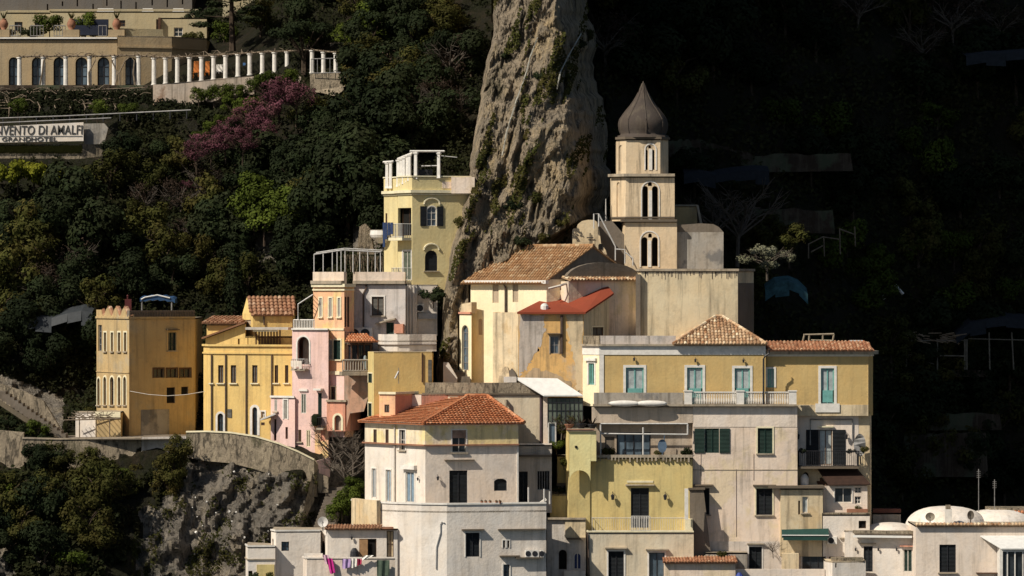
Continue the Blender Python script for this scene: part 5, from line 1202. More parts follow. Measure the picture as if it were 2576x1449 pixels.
mb = MB(); mb.prism([P(1115, 975, 7), P(1115, 912, 7), P(1128, 912, 7), P(1150, 950, 7), P(1150, 975, 7)], (0, 1.2, 0)); mb.build('stair_wall', W_BRIGHT, top=('white sloping stair wall at the foot of the cliff', 'wall'))
mb = MB()
for k in range(7): a = P(1150, 962 - k * 5, 7 + k * .25); mb.box(a.x - .3, a.x + 1.0, a.y, a.y + 2, a.z - .3, a.z)
mb.build('stone_steps', W_STONE, top=('dark stone steps beside the white sloping wall', 'steps'))
# orange weathered house with red membrane roof
H = house('weathered_house', 'peeling orange and grey house below the red sloping roof', 'house', [(1240, 4.4), (1304, 2.6), (1468, 2.6), (1532, 5.4)], 786, 1000, W_ORANGE, back=2, ref=1, roof=False,
    ops=[(1, R(1, 1, 1576, 1090, 1640, 1220), 'blue', dict(frame=MET_G, trim=CAP, tw=.08, bars=(1, 1), lintel=(DCAP, .2, .06, .35))), (1, R(1, 1, 1479, 1182, 1494, 1203), 'dark', dict(name='vent')), (1, R(1, 1, 1755, 1185, 1768, 1207), 'dark', dict(name='vent')),
         (2, R(1, 1, 1893, 1020, 1975, 1085), 'grey', dict(trim=TRIMC, name='window'))])
F0, F1, F2 = H.F; zt = H.zt
mb = MB(); strip(mb, [H.XY[0] * .999, H.XY[1]], H.zb, zt - .003, -.02, .012); mb.build('side_tone', W_CREAM2, H.root)
mb = MB(); mb.prism([F2.p(0, zt - .001, .01), F2.p(F2.L, zt - .001, .01), F2.p(F2.L, F2.z(1532, 740), .01)], -Vector((*F2.n, 0)) * .25)
mb.build('gable', W_BLOCK, H.root)
skin(H, 2, None, None, W_BLOCK)
a, b = F1.p(-.1, zt + .03, .35), F1.p(F1.L + .15, zt + .03, .35); c = F2.p(F2.L + .2, F2.z(1532, 737), .3); d_ = F2.p(F2.L + .15, F2.z(1532, 713), .0) + Vector((-.3, 1.2, 0))
e = Vector((F1.p(F1.L * .45, 0).x, 6.5, P(0, 747, 6.5).z)); 
mb = MB(); 
for tri in ((a, b, e), (b, d_, e), (b, c, d_)): mb.poly(list(tri)); mb.poly([p - Vector((0, 0, .14)) for p in tri])
for p, q in ((a, b), (b, c), (c, d_), (d_, e), (e, a)): mb.poly([p, q, q - Vector((0, 0, .14)), p - Vector((0, 0, .14))])
mb.build('roof', SHEET_RED, H.root)
q = P(1370, 768, 3.2); mb = MB(); mb.lathe((q.x, q.y), [(.3, q.z - .4), (.3, q.z - .05), (.2, q.z + .1), (.05, q.z + .16)], 10); mb.build('roof_vent', TRIMW, H.root)
pipe(H, 1, [(1413, 793), (1413, 890)], PIPE, .11, .1)
rr = random.Random(77)
def flake(nm, pts, mat, d, n=9, jit=5):
    q = []
    for (x0, y0), (x1, y1) in zip(pts, pts[1:] + pts[:1]):
        for k in range(n): q.append((x0 + (x1 - x0) * k / n + rr.uniform(-jit, jit) * (0 < k), y0 + (y1 - y0) * k / n + rr.uniform(-jit, jit) * (0 < k)))
    F = H.F[1]; q = [(min(max(x, 1305.5), 1466.5), max(y, 789)) for x, y in q]; i = len(q)
    mb = MB(); mb.prism([F.p(F.u(x), F.z(x, y), d) for x, y in q], -Vector((*F.n, 0)) * .003); return mb.build(nm, mat, H.root)
flake('bare_render', [(1306, 790), (1372, 790), (1370, 835), (1352, 880), (1325, 925), (1306, 950)], plaster('render_grey_lilac', (.60, .53, .47), .35, .5, seed=71), .010)
flake('pale_render', [(1424, 790), (1466, 790), (1466, 985), (1452, 985), (1440, 900), (1428, 840)], plaster('render_pale_ochre', (.74, .60, .40), .35, .5, seed=72), .009)
flake('damp_render', [(1306, 958), (1345, 925), (1400, 940), (1440, 965), (1440, 998), (1306, 998)], plaster('render_damp', (.60, .44, .28), .4, .5, seed=73), .007)
mb = MB(); mb.prism([P(1247, 1000, 2.6), P(1256, 945, 2.9), P(1266, 922, 3.2), P(1276, 922, 3.2), P(1286, 950, 2.7), P(1290, 1000, 2.6)], (0, 1.3, 0)); mb.build('buttress', W_BUT, top=('leaning weathered buttress against the peeling orange house', 'buttress'))
mb = MB(); mb.prism([P(1276, 995, 2.55), P(1282, 955, 2.55), P(1280, 935, 2.55), P(1288, 926, 2.55), P(1297, 940, 2.52), P(1304, 965, 2.52), P(1314, 995, 2.5)], (0, .9, 0))
mb.build('boulder', W_STONE, top=('dark rocks wedged beside the leaning buttress', 'rocks'))
# big blank block on the right
H = house('church_block', 'huge blank stained cream block right of the nave', 'church block', [(1605, 7.6), (1612, 6), (1856, 6), (1896, 9)], 680, 900, W_BLOCK, back=7, ref=1,)
bandpx(H, 676, 682, .12, CAP, 'coping')
mb = MB(); strip(mb, H.XY[2:], H.zb, P(0, 712, 9).z, -.02, .015); mb.build('dark_base', W_STONE, H.root)  # unlit lower part of the side wall, its shade put into the colour
a = P(1600, 845, 5.6); b = P(1613, 690, 5.6); mb = MB(); mb.box(a.x, b.x - .05, 5.6, 6.3, P(0, 900, 7).z, b.z); mb.build('shadow_strip', W_STONE, H.root)  # vertical shadow gap beside the block, drawn as a dark box
mb = MB(); F = H.F[1]; rr = random.Random(4)
for k in range(60): u = F.L * rr.random(); mb.fbox(F, u, u + .05, H.zt - rr.uniform(.2, .7), H.zt - .05, .003, .012)
mb.build('drip_marks', W_STONE, H.root)
mb = MB(); q = [P(1380, 726, 4.4), P(1410, 718, 4.2), P(1440, 708, 5.5), P(1458, 700, 7)]; mb.tube(q, .09, 5); mb.build('cable_duct', PIPE_W, top=('pale duct running up the church side wall', 'pipe'))
# bell tower
Yt = 12.8; tb = P(1637, 672, Yt)
t = thing('bell_tower', 'cream bell tower with three tiers of twin arches and dark onion dome', 'bell tower', (tb.x, Yt, P(0, 700, Yt).z))
def tier(nm, pts, y0, y1, ops, mat=W_BELL, back=4.2):
    return house(nm, None, None, pts, y0, y1, mat, back=back, root=t, ops=ops, ref=1, part='tier_wall')
big = dict(arch=True, pd=.6, bars=(0, 0), name='belfry_arch')
T1 = tier('t1', [(1566, 14.3), (1572, 12.8), (1703, 12.8)], 556, 720, [(1, R(1, 1, 2266, 340, 2310, 560), 'dark', big), (1, R(1, 1, 2344, 340, 2388, 560), 'dark', big), (1, R(1, 1, 2316, 312, 2344, 344), 'dark', dict(arch=.15, name='oculus', pd=.4, bars=(0, 0)))])
T2 = tier('t2', [(1537, 14.4), (1574, 13.1), (1697, 13.1)], 443, 556, [(1, (1617, 468, 1630, 551), 'dark', big), (1, (1640, 468, 1655, 551), 'dark', big), (1, (1630, 458, 1640, 468), 'dark', dict(arch=.15, name='oculus', pd=.4, bars=(0, 0))), (0, R(1, 0, 2078, 1375, 2105, 1640), 'blind', dict(arch=True, name='niche', pane=W_BELL))])
T3 = tier('t3', [(1552, 14.6), (1575, 13.6), (1661, 13.6), (1681, 14.8)], 349, 443, [(1, R(1, 0, 2290, 1130, 2312, 1282), 'dark', big), (1, R(1, 0, 2341, 1130, 2363, 1282), 'dark', big), (1, (1631, 366, 1638, 373), 'dark', dict(arch=.1, name='oculus', pd=.3, bars=(0, 0))), (0, R(1, 0, 2094, 1095, 2122, 1290), 'blind', dict(arch=True, name='niche', pane=W_BELL))], back=3)
for Tn, y0, y1, pr, m in ((T1, 552, 558, .25, DCAP), (T2, 437, 444, .32, CAP), (T3, 344, 350, .16, DCAP), (T2, 545, 549, .1, DCAP)):
    bandpx(Tn, y0, y1, pr, m)
for (Tn, x0, x1, y0, y1) in ((T1, 1609, 1659, 580, 672), (T2, 1612, 1660, 455, 552), (T3, 1621, 1652, 360, 428)):
    F = Tn.F[1]; mb = MB(); a, b, c, e = F.u(x0), F.u(x1), F.z(1635, y1), F.z(1635, y0); ring(mb, F, a, b, c, e, .09, -.02, .05, True, bottom=False)
    u = F.u((x0 + x1) / 2); mb.fbox(F, u - .13, u + .13, c, e - (b - a) * .5, -.3, .055); mb.build('arch_surround', TRIMW, t)
for Tn, y0 in ((T2, 556), (T3, 443), (T1, 672)): pass
F = T3.F[1]; mb = MB()
for x in (1576, 1592, 1608, 1664): mb.fbox(F, F.u(x), F.u(x) + .09, F.z(1600, 442), F.z(1600, 350), .003, .04)
mb.build('water_stain', CAP, t) if False else None
dc = P(1618, 344, 15.2); prof = []
for (px_w, py) in ((65, 347), (65, 342), (58, 340), (57.5, 336), (60.5, 328), (62, 318), (62, 310), (59.5, 301), (52, 290), (43, 278), (33.5, 267), (25.5, 256), (19, 245.5), (13.5, 235), (9, 226), (5, 217), (2.2, 210), (.6, 204)):
    prof.append((px_w / S * (D + 15.2) / D, P(0, py, 15.2).z))
mb = MB(); mb.lathe((dc.x, 15.2), prof, 16, .1); mb.build('onion_dome', DOME, t, smooth=True)
mb = MB()
for k in range(8):
    a_ = .1 + k * math.pi / 4; mb.tube([(dc.x + r_ * math.cos(a_), 15.2 + r_ * math.sin(a_), z_) for r_, z_ in prof[3:-1]], .05, 4)
mb.build('dome_rib', DOME, t)
# boxes and stair by the tower
H = house('vaulted_block', 'grey stained block with rounded top right of the bell tower', 'church block', [(1703, 13.4), (1820, 13.4)], 584, 720, W_GREYBOX, back=5, roof=False)
F = H.F[0]; pts = [F.p(0, H.zt - .001)] + [F.p(F.L * (.5 - .5 * math.cos(math.pi * k / 12)), H.zt + .72 * math.sin(math.pi * k / 12) ** .5) for k in range(0, 13)]
pts = [F.p(0, H.zt + .001), F.p(0, H.zt + .55), F.p(F.L * .5, H.zt + .68), F.p(F.L * .78, H.zt + .62), F.p(F.L * .9, H.zt + .4), F.p(F.L, H.zt + .001)]
mb = MB(); mb.prism(pts, (0, 5, 0)); mb.build('vault', W_STONE, H.root)
H = house('brown_wall_block', 'small brown wall block behind the bell tower', 'wall', [(1696, 19), (1754, 19.5)], 517, 600, W_TAN, back=3); bandpx(H, 515, 518, .1, CAP)
mb = MB(); mb.prism([P(1752, 516, 19.3), P(1757, 516, 19.3), P(1767, 562, 18.6), P(1761, 562, 18.6)], (0, .3, 0)); mb.build('sloping_rail', CAP, H.root)
t2 = thing('chapel_gable', 'curved cream bell gable with a black cross left of the bell tower', 'chapel', P(1480, 640, 11.4)); mb = MB()
oc = [(1440, 640), (1440, 578), (1443, 575), (1450, 574), (1454, 564), (1464, 556), (1478, 553), (1494, 553), (1502, 558), (1508, 580), (1512, 612), (1524, 630), (1530, 650), (1500, 655), (1460, 650)]
mb.prism([P(x, y, 11.6) for x, y in oc], (0, 1.6, 0)); mb.build('wall', W_CREAM2, t2)
mb = MB(); mb.tube([P(1484.5, 614, 11.5), P(1484.5, 586, 11.5)], .04, 4); mb.tube([P(1476, 598, 11.49), P(1493, 598, 11.49)], .04, 4); mb.build('cross', MET_D, t2)
mb = MB(); F = Face((1500, 11.55), (1530, 11.6)); mb.prism([F.p(u, z, .01) for u, z in [(F.u(1505), F.z(1505, 628))] + arcpts(F.u(1505), F.u(1516), F.z(1510, 613), 6) + [(F.u(1516), F.z(1510, 628))]], (0, -.02, 0)); mb.build('niche', DK, t2)
mb = MB(); mb.prism([P(1506, 556, 13.2), P(1540, 556, 13.2), P(1570, 590, 13.2), P(1572, 680, 13.2), P(1500, 680, 13.2)], (0, 2, 0)); mb.build('stair_mass', W_STONE, top=('dark weathered stair mass between chapel gable and bell tower', 'stairs'))
t3 = thing('stair_handrail', 'white metal handrail climbing past the chapel gable', 'railing', P(1540, 655, 11.3)); mb = MB()
for pts in ([(1494, 575), (1494, 538), (1506, 538), (1548, 620), (1548, 655)], [(1506, 538), (1506, 570)], [(1548, 627), (1572, 628), (1572, 663)], [(1592, 650), (1592, 668)], [(1572, 634), (1592, 650)]):
    mb.tube([P(x, y, 11.3) for x, y in pts], .055, 5)
mb.build('rail', MET_W, t3)
mb = MB(); mb.tube([P(1524, 556, 14), P(1524, 500, 14)], .05, 5, rads=[.06, .03]); mb.build('lightning_rod', MET_W, top=('thin white rod standing left of the bell tower', 'mast'))

# ================================================================== OCHRE VILLA with teal doors
te = lambda **k: dict(name='french_door', **k)
H = house('ochre_villa', 'long ochre villa with teal french doors and white trim', 'villa', [(1466, 2.4), (1508, 1), (1926, 1)], 872, 1022, W_VILLA, back=8,
    ops=[(1, R(1, 1, 2147, 1325, 2282, 1610), 'teal', te()), (1, R(2, 1, 33, 1325, 150, 1610), 'teal', te()), (1, R(2, 1, 392, 1330, 508, 1610), 'teal', te()),
         (0, R(1, 1, 1868, 1292, 1911, 1455), 'teal', dict(name='window', pane=LV_TEAL, trim=TRIMW, tw=.15, lintel=(TRIMW, .3, .2, .2)))])
XY = H.XY
for (y0, y1, pr) in ((866, 870.5, .24), (870.6, 892.5, .06)): bandpx(H, y0, y1, pr, TRIMW if pr < .2 else CAP, 'cornice' if pr > .2 else 'frieze')
skin(H, 0, 893, None, W_CREAM)
F = H.F[1]; mb = MB(); mb.fbox(F, 0.002, F.u(1519), H.zb, F.z(1515, 893), .003, .06); mb.build('corner_pilaster', TRIMW, H.root)
for x, y in ((1595, 904), (1749, 907), (1870, 908)): lamp(H, 1, x, y, .8)
for (r, pn) in (((1727, 1771), 0), ((1847, 1888), 0), ((1575, 1618), 0)):
    u0, u1 = F.u(r[0]), F.u(r[1]); mb = MB(); mb.fbox(F, u0 + .02, u1 - .02, F.z(1700, 1019), F.z(1700, 977), -.115, -.06); mb.build('door_panel', TEAL, H.root)
H.zt2 = H.zt
band(H, P(0, 866, 1).z + .003, P(0, 845, 1).z, -.3, .0, W_RET, 'parapet', faces=(0, 1))
mb = MB(); strip(mb, [Vector(P(x, 0, Y)[:2]) for x, Y in ((1510, 1.05), (1700, 1.05))], P(0, 866, 1).z + .006, P(0, 845, 1).z + .01, -.3, 0); mb.build('parapet', plaster('plaster_parapet_stained', (.62, .56, .52), .5, .8, seed=44), H.root)
# hip roof pavilion
ex0, ex1, Ye = 1694, 1928, .5; a = P(ex0, 866, Ye); b = P(ex1, 866, Ye); ap1 = P(1800, 797, 4.4); ap2 = P(1818, 797, 4.4); bk0 = Vector((a.x, 8.4, a.z)); bk1 = Vector((b.x, 8.4, b.z)); cc = (a.x + b.x) / 2
mb = MB(); tile_plane(mb, [a, b, ap2, ap1], .26, .095, .4); tile_plane(mb, [bk0, a, ap1], .26, .095, .4); tile_plane(mb, [b, bk1, ap2], .26, .095, .4); tile_plane(mb, [bk1, bk0, ap1, ap2], .26, .095, .4)
for p, q in ((a, ap1), (b, ap2), (ap1, ap2)): ridge(mb, p + Vector((0, 0, .06)), q + Vector((0, 0, .06)), .12)
mb.build('hip_roof', TILE_PALE, H.root)
H = house('ochre_villa_wing', 'right wing of the ochre villa with one teal door and low tiled eave', 'villa', [(1927, 1.5), (2184, 1.5), (2196, 3)], 884, 1046, W_VILLA, back=7, ref=0, roof=False,
    ops=[(0, R(2, 1, 1043, 1330, 1143, 1610), 'teal', te()), (0, R(2, 1, 640, 1335, 690, 1475), 'teal', dict(name='window', trim=TRIMW, tw=.14))])
F = H.F[0]; bandpx(H, 878, 896, .07, TRIMW, 'frieze', ref=2.4); mb = MB(); mb.fbox(F, F.u(2184), F.L + .0, H.zb, F.z(2190, 896.5), .003, .05); mb.build('corner_pilaster', TRIMW, H.root)
mb = MB(); mb.fbox(F, .002, F.L - .002, H.zb, F.z(2050, 1018), .003, .06); mb.build('lower_wall', W_CREAM2, H.root)
u0, u1 = F.rect(R(2, 1, 1043, 1330, 1143, 1610))[:2]; mb = MB(); mb.fbox(F, u0 + .02, u1 - .02, F.z(2080, 1012), F.z(2080, 982), -.115, -.06); mb.build('door_panel', TEAL, H.root)
mb = MB(); mb.fbox(F, F.u(2051), F.u(2112), F.z(2080, 1037), F.z(2080, 1015), .061, .14); mb.build('door_apron', TRIMW, H.root)
z = P(0, 880, 2.4).z; mb = MB(); tile_plane(mb, [F.p(.05, z, .65), F.p(F.L + .4, z, .65), F.p(F.L + .1, z + .62, -2.4), F.p(.05, z + .62, -2.4)], .27, .1, .4)
tile_plane(mb, [F.p(F.L + .42, z, .6), F.p(F.L + .42, z, -7), F.p(F.L + .12, z + 1.0, -3.4)], .27, .1, .4) if False else None
mb.build('roof', TILE_MIX, H.root)
mb = MB(); strip(mb, H.XY, P(0, 884, 2.4).z - .2, P(0, 880, 2.4).z - .05, 0, .42); mb.build('eave', CAP, H.root)
pipe(H, 0, [(1932, 880), (1932, 888), (1921, 896), (1918, 902), (1918, 1016)], MET_D, .07, 1.35)
t = thing('roof_frame', 'pale wooden bench-like frame on the roof of the villa wing', 'frame', P(2060, 862, 7)); mb = MB()
for x0, y0, x1, y1 in ((2020, 858, 2024, 840), (2035, 842, 2098, 840), (2095, 858, 2098, 840), (2070, 858, 2070, 842), (2040, 856, 2096, 857), (2035, 858, 2036, 842), (2022, 842, 2098, 841)): mb.tube([P(x0, y0, 6.5), P(x1, y1, 6.5)], .07, 5)
mb.build('frame', plain('wood_pale', (.34, .28, .2)), t)
mb = MB(); a = P(2138, 860, 6.5); mb.box(a.x, a.x + 1.0, 6.5, 7, a.z, a.z + .12); mb.build('plank', FABW, top=('small pale plank on the villa wing roof', 'plank'))
# villa terrace: slab, balustrade, upturned canopy
t = thing('villa_terrace', 'villa terrace with white balustrade between square posts', 'terrace', P(1745, 1022, 1.2))
F = Face((1492, .32), (2004, .32)); mb = MB(); mb.fbox(F, 0, F.L, F.z(1700, 1022), F.z(1700, 1017), -3.2, .25); mb.build('floor_slab', CAP, t)
for x in (1731, 1862, 1994): mb = MB(); mb.fbox(F, F.u(x - 9.5), F.u(x + 9.5), F.z(1700, 1016.9), F.z(1700, 985), -.35, .1); mb.fbox(F, F.u(x - 11), F.u(x + 11), F.z(1700, 984.9), F.z(1700, 982), -.4, .15); mb.build('post', TRIMW, t)
mb = MB(); 
for x0, x1 in ((1741, 1852), (1872, 1984)):
    n = 26
    for k in range(n): x = x0 + (x1 - x0) * (k + .5) / n; p = F.p(F.u(x), 0, -.1); z0, z1 = F.z(1700, 1016), F.z(1700, 988); mb.lathe((p.x, p.y), [(.03, z0), (.055, z0 + .25), (.03, z0 + .5), (.05, z1)], 5)
    mb.fbox(F, F.u(x0), F.u(x1), F.z(1700, 988), F.z(1700, 985.2), -.2, 0)
mb.build('balustrade', TRIMW, t)
mb = MB(); mb.fbox(F, F.u(1494), F.u(1720), F.z(1600, 1016.8), F.z(1600, 988), -.3, -.1); mb.build('parapet', W_GREYBOX, t)
for k, (x0, x1, lb) in enumerate(((1530, 1610, 'white folded canopy lying along the villa terrace edge, left one'), (1600, 1678, 'white folded canopy lying along the villa terrace edge, right one'))):
    mb = MB(); a, b = P(x0, 1015, -.15), P(x1, 1015, -.15); n = 12; pts = [a.lerp(b, i / n) for i in range(n + 1)]
    mb.tube(pts, .2, 8, rads=[.06 + .17 * math.sin(math.pi * min(1, max(0, i / n))) ** .5 for i in range(n + 1)]); mb.build('folded_canopy', TRIMW, top=(lb, 'canopy'), smooth=True)

# ================================================================== FRONT RANGE BELOW THE VILLA
H = house('loggia_house', 'recessed taupe loggia floor under the villa terrace', 'loggia', [(1492, 1.2), (1742, 1.2)], 1023, 1160, W_LOGGIA, back=3,
    ops=[(0, R(1, 2, 2077, 365, 2335, 545), 'blue', dict(pane=GL_B, bars=(3, 0), fw=.1, name='glazed_door')), (0, R(1, 2, 1990, 400, 2062, 535), 'blind', dict(name='niche', pane=W_STONE))])
mb = MB(); F = H.F[0]; mb.fbox(F, -.1, F.L, F.z(1600, 1063), F.z(1600, 1024), .003, .75); mb.build('fascia', W_FASC, H.root)
u = Face((1492, 1.0), (1742, 1.0)); t = thing('steel_frame', 'white steel frame for an awning in front of the loggia', 'frame', P(1510, 1148, .6)); mb = MB()
for pts in ([(1511, 1145), (1511, 1068)], [(1511, 1091), (1730, 1093)], [(1618, 1145), (1618, 1075)], [(1511, 1066), (1730, 1066)], [(1730, 1093), (1730, 1066)]): mb.tube([P(x, y, .1) for x, y in pts], .06, 5)
mb.build('frame', MET_W, t)
mb = MB(); c = P(1666, 1122, .4); F = Face((1640, .4), (1700, .4)); mb.prism([F.p(F.u(1666) + .33 * math.cos(a * math.pi / 10), c.z + .5 * math.sin(a * math.pi / 10)) for a in range(20)], (0, .06, 0)); mb.tube([P(1666, 1147, .45), P(1672, 1095, .5)], .04, 5)
mb.build('folded_table', plain('paint_dull_blue', (.10, .15, .22)), top=('oval blue folded table leaning on the loggia balcony', 'table'))
for k, x in enumerate((1528, 1655, 1733)):
    TREES = []; tree('bush', x, 1146, (.5, .3, .5)[k], '', Y=.7, forced=('climbing plant in the left corner of the loggia', 'small pot plant beside the oval blue table', 'pot plant at the right end of the loggia')[k], sink=0); plant_trees()
# yellow middle building
H = house('yellow_middle_house', 'soft yellow house with dark balcony door below the loggia', 'house', [(1480, 1.6), (1484, 0), (1742, 0)], 1150, 1345, W_YEL2, back=4,
    ops=[(1, R(1, 2, 2185, 785, 2322, 1085), 'black', dict(name='balcony_door', lintel=(CAP, .4, .1, .3)))])
bandpx(H, 1144, 1151, .18, CAP, 'coping'); F = H.F[1]; rr = random.Random(8); mb = MB()
for k in range(26): u = F.u(1500 + k * 9.2); mb.fbox(F, u, u + .05 + rr.random() * .12, F.z(1600, 1151) - rr.uniform(.08, .35), F.z(1600, 1151), .003, .19)
mb.build('coping_drip_stones', CAP, H.root)
for x, y in ((1541, 1250), (1673, 1250)): lamp(H, 1, x, y, 1.3)
mb = MB(); mb.fbox(F, F.u(1577), F.u(1643), F.z(1600, 1214), F.z(1600, 1209), .003, .05); mb.build('lintel_panel', TRIMC, H.root)
b_ = balcony(H, 1, 1488, 1726, 1335, 1.1, 1.0, TRIMC, MET_W, .14, .17, r=.012)
mb = MB(); mb.fbox(F, F.u(1722), F.u(1741), F.z(1730, 1336), F.z(1730, 1304), .003, 1.15); mb.build('end_post', TRIMC, b_)
railing(b_, [F.p(F.u(1587), F.z(1600, 1334), 1.07), F.p(F.u(1634), F.z(1600, 1334), 1.07)], 1.1, MET_W, .12, .026, 'railing')
# turret
t = thing('yellow_turret', 'yellow turret with rounded arch and flat cap topped by pots', 'turret', P(1455, 1300, -1))
F = Face((1432, -1), (1490, -1)); F.L
mb = MB(); zt, zb = F.z(1460, 1085), F.z(1460, 1190); arch = arcpts(F.u(1432.5), F.u(1485), F.z(1460, 1183), 10, .8)
mb.prism([F.p(0, zt)] + [F.p(u, z) for u, z in arch] + [F.p(F.u(1487), zt)], (0, .25, 0)); mb.fbox(F, F.u(1484), F.u(1500), F.z(1490, 1160), zt - .002, -1.2, -.01); mb.build('shaft', W_TURRET, t)
mb = MB(); F2 = Face((1430, -.3), (1484, -.1)); mb.fbox(F2, 0, F2.L, F2.z(1455, 1345), zt - .01, -1.4, 0); mb.build('recess_wall', W_YEL2, t)
mb = MB(); mb.fbox(F, -.15, F.L + .1, zt + .002, zt + .2, -1.5, .15); mb.build('cap', CAP, t)
mb = MB(); mb.fbox(F, -.22, F.L + .16, zt + .1, zt + .16, -1.52, .2); mb.build('red_tile_course', TERRA, t)
mb = MB(); c = F.p(F.u(1449), F.z(1450, 1124), 0); mb.lathe((c.x, c.y - .02), [(.08, c.z - .08), (.1, c.z), (.08, c.z + .08)], 8); mb.build('vent', DK, t)
for k, (x, s_) in enumerate(((1432, .3), (1462, .34), (1490, .3))):
    c = P(x, 1078, -.6); q = thing('roof_pot', ['dark pot at the left corner of the turret cap', 'wide dark pot in the middle of the turret cap', 'dark pot at the right corner of the turret cap'][k], 'pot', c, 'pots on the yellow turret'); mb = MB(); mb.lathe((c.x, c.y), [(s_ * .6, c.z), (s_ * 1.2, c.z + s_ * .9), (s_ * 1.25, c.z + s_ * 1.1)], 10); mb.build('bowl', TERRA if k == 0 else MET_D, q)
    mb = MB()
    for j in range(14): a = j * .9; e = Vector((c.x, c.y, c.z + s_)); mb.tube([e, e + Vector((math.cos(a) * .35, math.sin(a) * .3, rr.uniform(.2, .75)))], .03, 4, rads=[.04, .01])
    mb.build('dry_plant', LEAF_BR, q)
H = house('yellow_lower_wing', 'low yellow wing with arched shadow left of the yellow middle house', 'house', [(1384, .8), (1432, .6)], 1243, 1345, W_YEL2, back=4)
mb = MB()
for k in range(7): a = P(1400, 1243 - k * 12, 1.0 + k * .5); mb.box(a.x, a.x + 1.25, a.y, a.y + .6, a.z - .25, a.z + .1)
mb.build('planted_steps', W_STONE, top=('dark stone steps with pots climbing left of the turret', 'steps'))
for k, (x, y) in enumerate(((1404, 1238), (1418, 1170), (1400, 1135), (1425, 1235), (1396, 1130), (1420, 1090))):
    TREES = []; tree(['bush', 'bush', 'bright', 'bush', 'bush', 'olive'][k], x, y, [.4, .4, .35, .35, .4, .45][k], '', Y=.5 + k * .3, forced=f"potted shrub on the dark steps left of the turret, {['lowest left', 'halfway up', 'at the top left corner', 'lowest right', 'behind the top left one', 'topmost, under the glass lean-to'][k]}", sink=0); plant_trees()
H = house('yellow_stub_wall', 'pale yellow stub wall at the top of the dark steps', 'wall', [(1402, 2.0), (1430, 2)], 1145, 1215, W_YEL2, back=1)
# cream house below
H = house('cream_lower_house', 'cream house with two dark doors at the bottom below the yellow middle house', 'house', [(1476, .4), (1480, -1.5), (1745, -1.5)], 1338, 1520, plaster('plaster_lower_cream', (.70, .62, .48), .25, .3, seed=45), back=3,
    ops=[(1, R(1, 2, 2015, 1262, 2132, 1500), 'black', dict(name='door', trim=TRIMW, tw=.12, lintel=(CAP, .25, .1, .3))), (1, R(1, 2, 2322, 1272, 2440, 1500), 'blue', dict(name='door', trim=TRIMW, tw=.12, bars=(1, 0), lintel=(CAP, .25, .1, .3)))])
bandpx(H, 1335, 1339, .1, TRIMC); pipe(H, 1, [(1477, 1340), (1480, 1365), (1482, 1460)], PIPE, .06)
F = H.F[1]; mb = MB(); mb.fbox(F, F.u(1722), F.u(1731), F.z(1725, 1306), F.z(1725, 1229), .0, .3); mb.build('white_strip', TRIMW, H.root)
H = house('white_lower_house', 'small white house with a blue door between the two big front houses', 'house', [(1376, -.6), (1474, -.8)], 1305, 1520, plaster('plaster_lower_grey', (.62, .58, .54), .35, .45, seed=46), back=3,
    ops=[(0, R(1, 2, 1752, 1272, 1812, 1400), 'blueg', dict(name='door', pane=plain('paint_deep_blue', (.02, .04, .14)), arch=.3)), (0, R(1, 2, 1640, 1250, 1702, 1400), 'dark', dict(arch=True))])
bandpx(H, 1302, 1307, .25, CAP); F = H.F[0]
mb = MB(); mb.fbox(F, F.u(1425), F.u(1472), F.z(1440, 1357), F.z(1440, 1353), .003, .3); mb.build('lintel', DCAP, H.root)
mb = MB(); mb.fbox(F, F.u(1422), F.u(1473), F.z(1440, 1352), F.z(1440, 1309), .003, .12); mb.build('upper_panel', W_CREAM2, H.root)
mb = MB(); mb.fbox(F, F.u(1420), F.u(1474), F.z(1440, 1470), F.z(1440, 1434), .003, .7); mb.build('terrace_parapet', W_WARM, H.root)
# pinkish big facade
H = house('pinkish_house', 'big pinkish white facade with dark green shutters under the villa', 'house', [(1741, 1.2), (1743, .5), (2006, .5)], 1022, 1520, W_PINK, back=5,
    ops=[(1, R(2, 2, 168, 335, 275, 520), 'green', dict(name='window', pane=LV_GN, shut=LV_GN, sw=.75, trim=None)), (1, R(2, 2, 566, 333, 677, 524), 'green', dict(name='window', sill=True, trim=TRIMC, tw=.12)),
         (1, R(2, 2, 555, 788, 677, 988), 'black', dict(name='window', sill=True, trim=TRIMC, tw=.1, lintel=(DCAP, .25, .1, .35))), (1, R(2, 2, 110, 786, 202, 986), 'black', dict(name='window', sill=True, lintel=(DCAP, .25, .1, .35))),
         (1, R(2, 2, 500, 1228, 598, 1396), 'black', dict(name='window', lintel=(CAP, .15, .08, .25), trim=TRIMW, tw=.08))])
mb = MB(); F = H.F[1]; mb.fbox(F, .02, F.L - .02, F.z(1850, 1074), F.z(1850, 1024), .003, .03); mb.build('white_band', W_WARM, H.root)
skin(H, 1, 1362, 1500, plaster('plaster_base_white', (.66, .60, .55), .4, .3, seed=47), 'white_base')
bandpx(H, 1181, 1183, .03, CAP, 'string_course'); WIRE = plain('wire_grey_pink', (.30, .22, .18))
for a_ in ([(1763, 1141), (1763, 1208)], [(1896, 1141), (1896, 1208)], [(1852, 1180), (1852, 1350)]): pipe(H, 1, a_, WIRE, .017, .02, 'wire')
